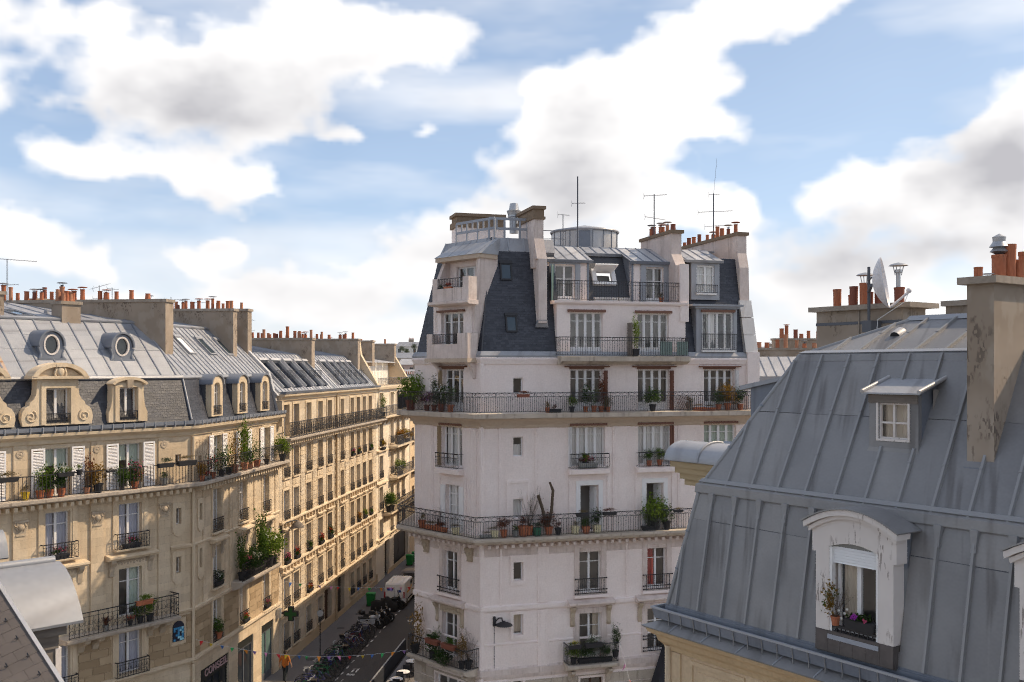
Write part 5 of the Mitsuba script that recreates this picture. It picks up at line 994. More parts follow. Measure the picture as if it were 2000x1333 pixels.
for x, y, w0, z0 in ((3.3, 5.85, -.80, 23.06), (5.85, 7.85, -2.0, 23.56), (7.85, 10.35, -.80, 23.10)):   # zinc hoods
    O = FP.at(x, z0, w0); up = np.array([0, 0, 24.02 - z0]) - FP.w * (3.1 + w0); Fz_ = Fr(O, FP.u, np.cross(FP.u, up) * (1 if np.cross(FP.u, up)[2] > 0 else -1), up); L_ = float(np.linalg.norm(up))
    zinc_roof(B, Fz_, sbox(0, 0, y - x, L_), .55, .12, mats=('zinc_pale', 'zinc_c'), rolls='zinc_dark', seed=int(x * 10)); ob(B + '__roof_edge', M().box(Fz_, -.02, y - x + .02, -.03, .05, -.12, .03), 'zinc_dark')
ob(B + '__flat_roof', M().box(FP, 2.4, 13.6, 23.95, 24.03, -10, -3.05), 'zinc_b')
ob(B + '__downpipe', M().tube([FP.at(10.25, 21.1, -.9), FP.at(10.25, 23.0, -.9)], .05, 6), 'zinc_dark', True)
# right-hand slates with two dormers
def zinc_dormer(u0, u1, z0, z1, w, wx, wy, wz0, wz1, cols, rail):
    k = nm(B + '__dormer'); scene[k] = pl(M().poly(FP, sbox(u0, z0, u1, z1).difference(sbox(wx, wz0, wy, wz1)), w - .12, w).mesh(), 'zinc')
    back = -1.0 - .216 * (z1 - 18.55)
    for u in (u0, u1 - .1): ob(k + '__cheek', M().poly(Fr(FP.at(u, 0, 0), FP.w, FP.u), [(w - .12, z0), (w - .12, z1), (-.1 - .216 * (z1 - 18.55) - .05, z1), (-.1 - .216 * (z0 - 18.55) - .1, z0)], 0, .1), 'zinc')
    window(B, FP, wx, wy, wz0, wz1, cols=cols, mid=.11, bars=(.66,) if cols == 2 else (), rec=.10, w=w, fw=.08, frame='white_pvc' if cols == 2 else 'white_paint', cloth=[(.04, .46, 0, 1), (.54, .96, 0, 1)] if cols == 2 else [(.2, .45, 0, 1)], cm='curtain')
    ob(k + '__sill', M().box(FP, wx - .05, wy + .05, wz0 - .1, wz0 - .02, w, w + .12), 'white_paint'); ob(k + '__railing', rails(M(), FP, wx - .1, wy + .1, wz0 - .05, rail, w + .14, .12, .014), 'iron'); return k
k = zinc_dormer(11.0, 13.25, 18.6, 20.85, .02, 11.32, 13.05, 18.72, 20.6, 4, .85); ob(k + '__roof', M().box(FP, 10.7, 13.5, 20.88, 20.98, -.9, .25).box(FP, 10.9, 13.35, 20.78, 20.88, -.9, .15), 'zinc'); ob(B + '__blind_box', M().box(FP, 11.25, 13.1, 20.6, 20.72, 0, .14), 'rust_trim')
k = zinc_dormer(10.98, 12.55, 21.25, 23.25, -.50, 11.28, 12.28, 21.6, 22.98, 2, .45); O = FP.at(10.55, 23.2, -.35); up = np.array([0, 0, .75]) - FP.w * 1.9; Fz_ = Fr(O, FP.u, np.cross(FP.u, up), up); Fz_.w = Fz_.w * np.sign(Fz_.w[2]); zinc_roof(B, Fz_, sbox(0, 0, 2.15, 2.0), .52, .1, mats=('zinc_pale', 'zinc_c'), rolls='zinc_dark', seed=77, part='zinc_panel'); ob(k + '__roof_edge', M().box(Fz_, 0, 2.15, -.04, .04, -.1, .03), 'zinc')
# chimney walls with rows of pots
def gable(u0, u1, prof, n, w0, w1, zt, cap=.16):
    k = ob(B + '__chimney', M().poly(Fr(FP.at(u0, 0, 0), FP.w, FP.u), prof, 0, u1 - u0), 'pink_plaster_worn'); ob(k + '__cap', M().box(FP, u0 - .09, u1 + .09, zt - .003, zt + cap, w1 - .05, w0 + .12), 'brown_brick')
    for i in range(n):
        t = (i + .5 + rn.uniform(-.15, .15)) / n; pot(k, FP, (u0 + u1) / 2 + rn.uniform(-.1, .1), zt + cap - .01, w0 - .25 - (w0 - w1 - .6) * t, None, 1.0, rn, cowl=rn.random() < .45)
    return k
gable(9.95, 10.5, [(-4.4, 22), (-1.0, 20.2), (-.12, 20.2), (-.12, 22.9), (-.62, 23.5), (-.62, 24.55), (-4.4, 24.55)], 6, -.62, -4.4, 24.55)
ob(B + '__pilaster_strip', M().box(FP, 10.12, 10.58, 20.1, 22.95, -.13, .06), 'pink_plaster')
gable(13.78, 14.3, [(-9, 17), (.06, 17), (.06, 18.6), (-.62, 21.2), (-.68, 22.95), (-.90, 23.7), (-.92, 24.62), (-9, 24.62)], 11, -.92, -9, 24.62)
for zz in (18.62, 19.5, 20.4): ob(B + '__coping', M().slant(FP, [(13.68, zz, .16 - (zz - 18.6) * .26), (14.36, zz, .16 - (zz - 18.6) * .26), (14.36, zz, -.1 - (zz - 18.6) * .26), (13.68, zz, -.1 - (zz - 18.6) * .26)], [(13.68, zz + .86, .16 - (zz - 17.74) * .26), (14.36, zz + .86, .16 - (zz - 17.74) * .26), (14.36, zz + .86, -.1 - (zz - 17.74) * .26), (13.68, zz + .86, -.1 - (zz - 17.74) * .26)]), 'zinc_pale')
ob(B + '__corner_post', M().box(FP, 13.75, 14.42, 15.7, 18.62, .0, .20), 'pink_plaster')
# round lift house
k = nm(B + '__lift_house'); c = FP.at(7.45, 24.0, -6.3); m = M(); m.lathe(c, [(1.78, 0), (1.78, 1.22)], 28, close=False); scene[k] = pl(m.mesh(), 'zinc_pale', 40)
ob(k + '__roof', M().lathe(c, [(1.86, 1.14), (1.9, 1.20), (1.86, 1.26), (.0, 1.62)], 28, close=False), 'zinc', 20)
for a_ in np.linspace(0, 2 * np.pi, 19)[:-1]: ob(k + '__seam', M().tube([c + np.array([1.79 * math.cos(a_), 1.79 * math.sin(a_), z_]) for z_ in (0, 1.18)], .022, 4), 'zinc_dark')
d_ = -c[:2] / np.linalg.norm(c[:2]); Gd = Fr(c + np.array([*d_ * 1.8, 0]) , np.cross([0, 0, 1], [*d_, 0]), (*d_, 0)); ob(k + '__door', M().box(Gd, -.30, .30, .0, 1.12, -.1, .0), 'zinc_dark'); ob(k + '__door_frame', M().poly(Gd, sbox(-.42, 0, .42, 1.2).difference(sbox(-.3, -.1, .3, 1.1)), -.12, .03), 'zinc')
m = M(); rails(m, FP, 3.5, 5.3, 24.03, .8, -3.3, .6, .02); m.box(FP, 3.5, 5.3, 24.4, 24.42, -3.31, -3.29); ob(B + '__terrace_railing', m, 'iron_grey')
# lamp on the wall
k = thing('wall_lamp', 'black curved wall lamp with dish shade on the white corner building', 'lamp'); u = .62
ob(k + '__bracket', M().box(FP, u - .06, u + .06, 5.78, 6.22, .0, .08).tube([FP.at(u, 5.95, .05), FP.at(u + .18, 6.15, .12), FP.at(u + .32, 6.16, .16), FP.at(u + .37, 6.0, .18)], .035, 6), 'iron', True); ob(k + '__shade', M().lathe(FP.at(u + .42, 5.82, .22), [(.40, 0), (.38, .05), (.2, .14), (.06, .17), (.05, .22)], 16), 'iron', 30); ob(k + '__cable', M().tube([FP.at(u, 5.8, .02), FP.at(u, 3.8, .02)], .012, 4), 'iron_grey')
# the houses on the same side of the street beyond it, which shade the lower street
k = thing('rear_house', 'lower house standing behind the white corner building along the street', 'house'); Gr = Fr((*(Ee + SD[:2] * 6.0), 0), (*SD, 0), (*-SN, 0))
ob(k + '__wall', M().box(Gr, 0, 44, 0, 12.6, -9, 0), 'limestone_trim'); ob(k + '__roof', M().slant(Gr, [(0, 12.6, .2), (44, 12.6, .2), (44, 12.6, -9), (0, 12.6, -9)], [(0, 14.4, -3), (44, 14.4, -3), (44, 14.4, -6), (0, 14.4, -6)]), 'zinc')
# ---------------------------------------------------------------- zinc-roofed house in front, on the right
ZG = ('zinc_shaded', 'zinc_shaded_b', 'zinc_shaded_c')
B = thing('zinc_roofed_house', 'near house with large grey zinc mansard roof, white arched dormer and tall chimney', 'house'); rn = random.Random(33)
rd = unit((.70, -1.0)); Rn = np.array([rd[1], -rd[0]]); O = np.array([.3436 * 17.5, 17.5]); U0 = -4.64; Rc = O + rd * U0
PR = Plan([Rc - Rn * 8.0, Rc, O + rd * 12]); FR = Fr((*O, 0), (*rd, 0), (*Rn, 0)); FH = PR.fr(0)
wall(B + '__wall', FR, (U0, 12, 0, 12.2), [(-.6, .6, 9.0, 11.0), (3.2, 4.4, 9.0, 11.0)], .4, 'cream_plaster'); wall(B + '__wall', FH, (0, 8.0, 0, 12.2), [], .4, 'cream_plaster')
for a, b in ((-.6, .6), (3.2, 4.4)): window(B, FR, a, b, 9, 11, .2, 2, (.7,))
for a, b, c, d in ((-4.0, -2.5, 11.0, 11.72), (-2.15, -.2, 11.0, 11.72), (-4.0, -2.5, 9.6, 10.85), (-2.15, -.2, 9.6, 10.85)):
    ob(B + '__wall_panel', M().poly(FR, sbox(a, c, b, d).difference(sbox(a + .09, c + .09, b - .09, d - .09)), 0, .035), 'cream_plaster'); ob(B + '__wall_panel', M().poly(FR, sbox(a + .2, c + .2, b - .2, d - .2), 0, .02), 'cream_plaster')
ob(B + '__pilaster', M().box(FR, U0 + .02, U0 + .38, 0, 11.78, 0, .04), 'cream_plaster')
for z in (10.92, 10.8, 10.66): ob(B + '__string_course', M().box(FR, U0, 12, z, z + .06, 0, .03 + .02 * (z > 10.85)), 'cream_plaster')
def mo(part, prof, mt, i0=0, i1=2): return ob(B + '__' + part, PR.run(M(), prof, i0, i1), mt)
mo('cornice', [(0, 11.78), (.05, 11.80), (.08, 11.9), (.16, 11.98), (.19, 12.08), (.32, 12.16), (.36, 12.27), (0, 12.3)], 'cream_trim')
mo('ledge', [(0, 12.2), (.40, 12.26), (.42, 12.29), (.05, 12.44), (0, 12.44)], 'zinc_shaded_c')
for i in range(16): u = U0 + .4 + i * .92; ob(B + '__ledge_seam', M().slant(FR, [(u, 12.295, .415), (u + .025, 12.295, .415), (u + .025, 12.44, .06), (u, 12.44, .06)], [(u, 12.31, .415), (u + .025, 12.31, .415), (u + .025, 12.455, .06), (u, 12.455, .06)]), 'zinc_roll')
mo('gutter', [(.02, 12.74), (.03, 12.46), (.12, 12.43), (.21, 12.46), (.255, 12.68), (.235, 12.68), (.19, 12.50), (.06, 12.50), (.05, 12.74)], 'zinc_dark'); mo('gutter_lip', [(.225, 12.665), (.275, 12.665), (.275, 12.705), (.225, 12.705)], 'zinc_roll'); mo('fascia', [(-.05, 12.42), (.02, 12.42), (.02, 12.78), (-.05, 12.78)], 'zinc_dark')
for i in range(40):
    u = U0 + .25 + i * .36; ob(B + '__gutter_bracket', M().tube([FR.at(u, 12.70, .265), FR.at(u, 12.5, .235), FR.at(u, 12.37, .235)], .011, 4), 'zinc_shaded_c')
ob(B + '__downpipe', M().tube([FR.at(U0 + .06, 0, .08), FR.at(U0 + .06, 11.9, .08)], .065, 8), 'limestone_trim', True)
S0, S1, S2, S3 = (0.0, 12.76), (-.47, 15.27), (-1.916, 18.057), (-3.5, 18.80)
F, P, L = PR.slope(1, *S0, *S1); o = U0
hs = [sbox(-.72 - o, .25, .88 - o, 2.4), sbox(2.95 - o, .25, 4.6 - o, 2.4)]
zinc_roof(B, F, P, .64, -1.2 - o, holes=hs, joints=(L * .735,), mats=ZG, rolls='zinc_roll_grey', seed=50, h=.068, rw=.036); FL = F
for i in range(-4, 12):                                                # flared heads of the rolls
    u = -1.2 + .64 * i - o
    if .2 < u < 15: ob(B + '__roll_head', M().slant(F, [(u - .035, L - .42, .0), (u + .035, L - .42, .0), (u + .035, L - .42, .05), (u - .035, L - .42, .05)], [(u - .085, L - .10, .02), (u + .085, L - .10, .02), (u + .07, L - .10, .10), (u - .07, L - .10, .10)]).box(F, u - .045, u + .045, L - .47, L - .40, 0, .062), 'zinc_roll_grey')
F, P, L = PR.slope(1, *S1, *S2); o = U0 + .47; FU, LU = F, L
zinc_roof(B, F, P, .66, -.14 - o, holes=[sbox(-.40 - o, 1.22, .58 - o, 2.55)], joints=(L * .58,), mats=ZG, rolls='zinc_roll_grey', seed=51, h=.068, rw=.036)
F, P, L = PR.slope(1, *S2, *S3); o = U0 + 1.916; FT = F
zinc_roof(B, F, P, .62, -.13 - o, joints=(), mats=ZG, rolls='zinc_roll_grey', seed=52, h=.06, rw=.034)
F, P, L = PR.slope(1, *S3, -9, 18.3); zinc_roof(B, F, P, .8, .2, mats=('zinc',), seed=53)
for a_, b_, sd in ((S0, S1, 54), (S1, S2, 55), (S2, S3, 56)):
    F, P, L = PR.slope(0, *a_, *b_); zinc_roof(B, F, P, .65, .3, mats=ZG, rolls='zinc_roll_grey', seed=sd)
mo('zinc_band', [(-.50, 15.22), (-.40, 15.16), (-.385, 15.18), (-.40, 15.34), (-.52, 15.42)], 'zinc_shaded_c'); mo('zinc_band', [(-.47, 15.38), (-.44, 15.40), (-.50, 15.47), (-.54, 15.46)], 'zinc_roll_grey')
mo('zinc_band', [(-1.93, 18.0), (-1.86, 17.93), (-1.84, 17.95), (-1.88, 18.08), (-2.0, 18.13)], 'zinc_shaded'); mo('zinc_band', [(-1.93, 18.10), (-1.90, 18.12), (-2.0, 18.17), (-2.03, 18.16)], 'zinc_roll')
ob(B + '__ridge_roll', PR.run(M(), [(-3.62, 18.78), (-3.56, 18.88), (-3.46, 18.88), (-3.40, 18.78)]), 'zinc_roll')
hip = [np.array([*PR.off(w)[1], z]) for w, z in ((.01, 12.76), S1, S2, S3)]; ob(B + '__hip_roll', M().tube(hip[:2], .05, 8).tube(hip[1:], .05, 8), 'zinc_roll_grey', True)
for t in (.3, .62, .95): p_ = hip[0] + (hip[1] - hip[0]) * t; ob(B + '__hip_collar', M().tube([p_, p_ + (hip[1] - hip[0]) * .012], .062, 8), 'zinc_dark', True)
for t in (.3, .62, .93): p_ = hip[1] + (hip[2] - hip[1]) * t; ob(B + '__hip_collar', M().tube([p_, p_ + (hip[2] - hip[1]) * .012], .062, 8), 'zinc_dark', True)
u_, v_ = -1.03 - (U0 + 1.916), 1.02; ob(B + '__roof_vent', M().lathe(FT.at(u_, v_, -.02), [(.12, -.12), (.125, .0), (.12, .12)], 14, FT.v), 'zinc_pale', 40); ob(B + '__roof_vent__grille', M().lathe(FT.at(u_, v_ - .125, -.02), [(.11, 0), (.11, .004)], 14, FT.v), 'iron')
# big white dormer
def big_dormer(uc, curtain, name_seed):
    k = nm(B + '__stone_dormer'); G = FR.shift(uc, 0, .12); ow = .50
    arc = lambda r, y, n=13, h=.30: [(x, y + h * (1 - (x / r) ** 2)) for x in np.linspace(-r, r, n)]
    body = Polygon([(-.78, 13.12), (.80, 13.12)] + [(.80, 14.5), (.86, 14.5), (.86, 14.92)] + arc(.86, 14.92)[::-1][1:-1] + [(-.86, 14.92), (-.86, 14.5), (-.78, 14.5)])
    scene[k] = pl(M().poly(G, body.difference(Polygon([(-ow, 13.0), (ow, 13.0), (ow, 14.62)] + arc(ow, 14.62, 9, .10)[::-1][1:-1] + [(-ow, 14.62)])), -.30, 0).mesh(), 'old_white_paint')
    up, lo = arc(.96, 15.03), arc(.95, 14.93); ob(k + '__cornice', M().poly(G, up + lo[::-1], -.25, .14).poly(G, arc(.91, 14.93) + arc(.89, 14.86)[::-1], -.2, .07), 'old_white_paint', 25)
    up2 = arc(.99, 15.055); ob(k + '__roof', M().poly(G, up2 + arc(.98, 15.032)[::-1], -1.1, .17), 'zinc_shaded_c', 25)
    ob(k + '__cheek', M().poly(G, sbox(-.80, 14.4, -.6, 15.0).union(sbox(.6, 14.4, .80, 15.0)), -.8, -.30).poly(G, sbox(-.74, 12.9, -.56, 14.4).union(sbox(.56, 12.9, .74, 14.4)), -.8, -.30), 'zinc_dark')
    ob(k + '__base', M().slant(G, [(-.80, 12.72, -.3), (.82, 12.72, -.3), (.82, 12.72, -.02), (-.80, 12.72, -.02)], [(-.76, 13.12, -.3), (.79, 13.12, -.3), (.79, 13.12, -.01), (-.76, 13.12, -.01)]), 'old_slate')
    for i in range(6):
        for j in range(3): ob(k + '__base_slate', M().box(G, -.78 + .265 * i, -.52 + .265 * i, 12.74 + .12 * j, 12.88 + .12 * j, -.02 + .004 * (2 - j), .012 + .004 * (2 - j)), 'old_slate')
    window(B, G, -ow + .05, ow - .05, 13.12, 14.38, .19, 2, (), .055, .08, cloth=[(.05, .40, 0, 1), (.80, .96, 0, 1)], cm='curtain_warm', room=.8)
    for sx in (-ow, ow - .05): ob(k + '__guide_rail', M().box(G, sx, sx + .05, 13.0, 14.62, -.12, -.02), 'white_pvc')
    for i in range(6): ob(k + '__roller_slat', M().slant(G, [(-ow + .05, 14.34 + .05 * i, -.10), (ow - .05, 14.34 + .05 * i, -.10), (ow - .05, 14.34 + .05 * i, -.06), (-ow + .05, 14.34 + .05 * i, -.06)], [(-ow + .05, 14.38 + .05 * i, -.12), (ow - .05, 14.38 + .05 * i, -.12), (ow - .05, 14.38 + .05 * i, -.085), (-ow + .05, 14.38 + .05 * i, -.085)]), 'white_pvc')
    ob(k + '__roller_box', M().box(G, -ow + .01, ow - .01, 14.635, 14.74, -.18, -.07), 'pot_grey')
    ob(k + '__railing', scrolls(M(), G, -ow + .05, ow - .04, 13.0, .24, -.04, .17, .009), 'iron'); ob(k + '__sill', M().box(G, -.52, .52, 12.98, 13.06, -.25, .02), 'grey_wood'); return k
DK = big_dormer(.06, True, 1); big_dormer(3.78, True, 2)
# small lucarne on the upper slope
k = nm(B + '__lucarne'); G = FR.shift(.10, 0, -1.0); scene[k] = pl(M().poly(G, sbox(-.5, 16.32, .5, 17.32).difference(sbox(-.30, 16.52, .30, 17.17)), -.1, 0).mesh(), 'zinc_shaded')
for sx in (-.5, .42): ob(k + '__cheek', M().poly(Fr(G.at(sx, 0, 0), G.w, G.u), [(-.1, 16.32), (-.1, 17.36), (-.75, 17.62), (-.8, 17.7)], 0, .08), 'zinc_dark')
ob(k + '__lintel', M().box(G, -.5, .5, 17.17, 17.34, 0, .03), 'weathered_wood'); ob(k + '__roof', M().slant(G, [(-.58, 17.33, .12), (.60, 17.33, .12), (.60, 17.62, -.80), (-.58, 17.62, -.80)], [(-.58, 17.36, .12), (.60, 17.36, .12), (.60, 17.65, -.80), (-.58, 17.65, -.80)]), 'zinc_c')
for sx in (-.57, .59): ob(k + '__roof_roll', M().tube([G.at(sx, 17.38, .13), G.at(sx, 17.66, -.78)], .04, 8), 'zinc_pale', True)
ob(k + '__apron', M().slant(G, [(-.55, 16.24, -.05), (.55, 16.24, -.05), (.55, 16.24, .03), (-.55, 16.24, .03)], [(-.5, 16.36, -.05), (.5, 16.36, -.05), (.5, 16.36, .01), (-.5, 16.36, .01)]), 'zinc_shaded_c')
window(B, G, -.30, .30, 16.52, 17.17, .03, 2, (.45,), .03, .035, frame='old_white_paint', cloth=[(.03, .97, 0, 1)], cm='curtain_warm', room=.6); ob(k + '__frame', M().poly(G, sbox(-.34, 16.48, .34, 17.25).difference(sbox(-.3, 16.52, .3, 17.17)), 0, .025), 'old_white_paint')
# tall chimney
k = ob(B + '__chimney', M().box(FR, 1.53, 2.0, 16.05, 19.22, -3.6, -.96), 'chimney_render'); ob(k + '__cap', M().box(FR, 1.42, 2.1, 19.21, 19.33, -3.7, -.84), 'chimney_cap'); ob(k + '__apron', M().box(FR, 1.50, 2.03, 15.98, 16.14, -1.4, -.90), 'zinc_dark')
for u, w, h, r in ((1.62, -1.15, .19, .07), (1.72, -1.62, .42, .115), (1.82, -1.78, .60, .10), (1.72, -2.05, .36, .09), (1.9, -1.95, .34, .09), (1.75, -2.4, .52, .10), (1.82, -2.8, .50, .1), (1.75, -3.2, .40, .1)):
    ob(k + '__pot', M().lathe(FR.at(u, 19.32, w), [(r * 1.02, 0), (r * .98, h * .1), (r, h * .86), (r * 1.06, h * .88), (r * 1.06, h), (r * .85, h), (r * .8, h * .5)], 16), 'terracotta', 40)
ob(k + '__cowl', M().lathe(FR.at(1.70, 19.75, -1.66), [(.05, 0), (.15, .05), (.09, .12), (.16, .13), (.10, .22), (.11, .30), (.04, .34), (.0, .36)], 14), 'galvanised', 30)
ob(k + '__plate', M().lathe(FR.at(1.66, 19.40, -1.38), [(.10, 0), (.10, .012)], 12).lathe(FR.at(1.66, 19.33, -1.38), [(.05, 0), (.05, .05)], 8), 'galvanised')
stack(B, FR, -.50, .6, -3.65, -4.2, 18.5, 19.05, 0, cap=.10)
# barrel-roofed dormer of the hidden side, with boarded cheek
G = Fr(FH.at(8.0 - 1.95, 0, .0), FH.u, FH.w); k = nm(B + '__barrel_dormer')
Gb = Fr(FR.at(U0 - .2, 0, -2.1), -FR.u, FR.w); prof = [(.62 * math.cos(a) - .35, 15.62 + .42 * math.sin(a)) for a in np.linspace(-.05, math.pi * .62, 12)]; inn = [(.59 * math.cos(a) - .35, 15.60 + .40 * math.sin(a)) for a in np.linspace(math.pi * .62, -.05, 12)]
scene[k] = pl(M().prof(Gb, prof + inn, -2.0, 1.85).mesh(), 'zinc_c', 30); ob(k + '__roof_roll', M().tube([Gb.at(.75, v + .02, w) for w, v in prof], .035, 6), 'zinc_c', True)
for i in range(4): ob(k + '__board', M().box(Gb, -1.2, 1.74 - .2 * (3 - i) * .55, 15.02 + .14 * i, 15.155 + .14 * i, -.6, .18 - .05 * (3 - i)), 'pine_cladding')
ob(k + '__cheek', M().box(Gb, -1.5, 1.15, 12.8, 15.02, -.7, -.10), 'zinc_dark'); ob(k + '__wall', M().box(Gb, -1.5, 1.4, 13.0, 16.0, -1.4, -.62), 'zinc_dark')
# ---------------------------------------------------------------- behind it
k = thing('chimney_stack', 'beige rendered chimney stack with clay pots beyond the zinc ridge, next to the satellite dish', 'chimney'); Fd = FR
ob(k + '__wall', M().box(FR, -7.05, -4.35, 16.5, 19.38, -9.0, -8.0), 'chimney_render'); ob(k + '__cap', M().box(FR, -7.22, -4.05, 19.37, 19.5, -9.15, -7.85), 'chimney_cap'); ob(k + '__strap', M().box(FR, -7.06, -4.34, 18.98, 19.06, -8.0, -7.985), 'iron_grey'); ob(k + '__conduit', M().tube([FR.at(-5.65, 17.2, -7.97), FR.at(-5.65, 19.36, -7.97)], .02, 5), 'chimney_cap')
for u, w, h, r in ((-6.55, -8.25, .50, .11), (-6.3, -8.6, .34, .12), (-6.05, -8.3, .55, .11), (-5.85, -8.7, .40, .11), (-5.72, -8.3, .62, .12), (-5.5, -8.65, .50, .12), (-4.72, -8.4, .44, .13)):
    ob(k + '__pot', M().lathe(FR.at(u, 19.49, w), [(r * 1.02, 0), (r * .97, h * .1), (r, h * .88), (r * 1.07, h * .9), (r * 1.07, h), (r * .84, h), (r * .8, h * .5)], 14), rn.choice(('terracotta', 'terracotta_dark')), 40)
for u, w, z in ((-5.68, -8.3, 20.11), (-4.75, -8.4, 20.3)):
    p = FR.at(u, z, w); m = M(); [m.tube([p + np.array([.08 * math.cos(a), .08 * math.sin(a), -.05]), p + np.array([.14 * math.cos(a), .14 * math.sin(a), .2])], .012, 4) for a in (0, 1.57, 3.14, 4.7)]; m.lathe(p + np.array([0, 0, .2]), [(.25, 0), (.2, .04), (.0, .09)], 12, close=False); ob(k + '__cowl', m, 'galvanised', 30)
ob(k + '__flue', M().lathe(FR.at(-4.75, 19.5, -8.4), [(.06, 0), (.06, .8), (.09, .82), (.09, .9)], 10), 'galvanised', 30)
k = thing('satellite_dish', 'large pale satellite dish on a mast in front of the beige chimney stack', 'satellite dish'); c = FR.at(-4.72, 19.95, -7.3); ax = unit((.88, -.44, .16))
def dish_point(r, a, off): 
    e = unit(np.cross(ax, (0, 0, 1))); f_ = np.cross(e, ax); return c + ax * (off + .28 * r * r) + e * (.46 * r * math.cos(a)) + f_ * (.66 * r * math.sin(a))
V = [dish_point(r, a, o_) for o_ in (0, -.03) for r in np.linspace(.02, 1, 7) for a in np.linspace(0, 2 * np.pi, 29)[:-1]]; Fq = []
for s_ in (0, 196):
    for i in range(6):
        for j in range(28): Fq.append([s_ + i * 28 + j, s_ + i * 28 + (j + 1) % 28, s_ + (i + 1) * 28 + (j + 1) % 28, s_ + (i + 1) * 28 + j])
for j in range(28): Fq.append([168 + j, 168 + (j + 1) % 28, 364 + (j + 1) % 28, 364 + j])
ob(k + '__reflector', M().add(np.array(V), Fq), 'dish_white', 40); ms = FR.at(-5.08, 0, -7.6); ob(k + '__mast', M().tube([ms + [0, 0, 18.6], ms + [0, 0, 20.45]], .04, 7).tube([ms + [0, 0, 19.8], c - ax * .06], .05, 6).tube([ms + [0, 0, 20.1], c + [0, 0, .2] - ax * .05], .025, 5), 'iron_grey', True)
ob(k + '__clamp', M().box(FR, -5.25, -4.98, 18.75, 19.05, -8.0, -7.55), 'iron_grey'); tip = c + ax * .85 - np.array([0, 0, .35]); ob(k + '__arm', M().tube([dish_point(1, -1.57, 0), tip], .035, 6).ball(tip + [0, 0, .03], .07), 'dish_white', True)
ob(k + '__cable', M().tube([tip, tip + [-.1, 0, -.25], c + [.1, 0, -.9], c + [.05, 0, -1.6]], .01, 4), 'cord_white')
k = thing('zinc_bulkhead', 'blue grey zinc-clad bulkhead with slanting cap between the white building and the zinc roof', 'bulkhead')
Gz = Fr((6.6, 27.5, 0), (.80, -.60, 0), (-.6, -.8, 0)); ob(k + '__wall', M().poly(Gz, [(.0, 13), (3.6, 13), (3.6, 18.1), (.0, 17.28)], -2.5, 0), 'zinc_dark'); ob(k + '__cap', M().poly(Gz, [(-.28, 17.2), (3.7, 18.1), (3.7, 18.2), (-.28, 17.32)], -2.6, .12), 'zinc_c')
for u in (.9, 1.8, 2.7): ob(k + '__seam', M().box(Gz, u, u + .03, 13, 17.25 + u * .22, 0, .03), 'zinc')
k = thing('rear_roof', 'low pale zinc roof with clay-pot chimneys far behind, beside the white building gable', 'house'); Fb = facade(14.5, 62, 1, -.12)
Fs_ = Fr(Fb.at(0, 17.3, 0), Fb.u, (0, -.5, .9), unit(np.array([.05, 2.4, 1.3]))); Fs_.w = unit(np.cross(Fs_.u, Fs_.v)); zinc_roof(k, Fs_, sbox(-2, 0, 9, 2.6), .62, .1, mats=('zinc_pale',), rolls='zinc_dark', seed=61)
ob(k + '__wall', M().box(Fb, -2, 9, 0, 17.3, -6, 0), 'zinc'); stack(k, facade(15.5, 70, 1, 0), 0, 6.5, 0, -.8, 14, 19.1, 9, False, s=1.3, margin=.3); stack(k, facade(16.5, 74, 1, 0), 3.0, 8, 0, -.8, 14, 19.9, 8, False, s=1.4)
ob(k + '__barrel_roof', M().lathe((16.3, 58.5, 16.2), [(.75, -2), (.75, 2)], 16, (1, -.2, 0)), 'slab_stone', 40)
# ---------------------------------------------------------------- near roof at the lower left edge
k = thing('near_roof', 'brown slate roof in the lower left corner, crossed by dark slate hooks', 'roof')
a_, b_ = np.array([-2.83, 5.5, 16.58]), np.array([-2.34, 5.18, 16.14]); ev = unit(a_ - b_); lv = unit(np.array([-.75, -.62, -.24])); nv = np.cross(ev, lv); nv = nv * np.sign(nv[2]); eu_ = unit(np.cross(ev, nv)); eu_ = eu_ * np.sign(eu_ @ lv)
Gs = Fr(b_ - ev * 1.2, eu_, nv, ev); ob(k + '__roof_deck', M().box(Gs, 0, 2.6, 0, 3.2, -.08, -.012), 'old_slate'); more = M()
for r in range(40):
    for c_ in range(16):
        x = .11 * c_ - .055 * (r % 2); y = .55 + .065 * r; x0 = max(x, 0) + .0006
        if x + .11 < .03: continue
        t = rn.uniform(.0022, .0035); q = M().slant(Gs, [(x0, y, 0), (x + .1094, y, 0), (x + .1094, y, t), (x0, y, t)], [(x0, y + .085, -.004), (x + .1094, y + .085, -.004), (x + .1094, y + .085, .0), (x0, y + .085, .0)])
        if c_ < 7: ob(k + '__slate', q, rn.choice(('old_slate', 'old_slate', 'old_slate_b')))
        else: more.add(*q.mesh())
        if r % 2 == 0: ob(k + '__slate_hook', M().tube([Gs.at(x + .055, y + .02, t), Gs.at(x + .055, y - .006, t + .004), Gs.at(x + .055, y - .01, t + .012), Gs.at(x + .072, y - .004, t + .014)], .003, 4), 'iron')
lab(ob(k + '__slates', more, 'old_slate'), kind='stuff')
ob(k + '__verge', M().box(Gs, -.02, .0, 0, 3.2, -.06, .012), 'zinc_pale')
k = thing('near_dormer', 'barrel-roofed zinc dormer with weathered timber fascia at the lower left edge', 'dormer')
tip = np.array([-3.41, 7.5, 16.35]); Gd = Fr(tip, (-.70, -.714, 0), unit((.72, -.694, 0))); pr = [(0, 0), (.12, -.035), (.22, -.10), (.31, -.19), (.385, -.285), (.43, -.37)]
scene[k + '__roof'] = pl(M().prof(Gd, pr + [(w - .004, v - .02) for w, v in pr[::-1]], .0, 2.2).mesh(), 'zinc_b', 25); taken.add(k + '__roof')
ob(k + '__ridge_roll', M().tube([Gd.at(.03, .012, -.02), Gd.at(2.2, .012, -.02)], .03, 8), 'zinc_c', True)
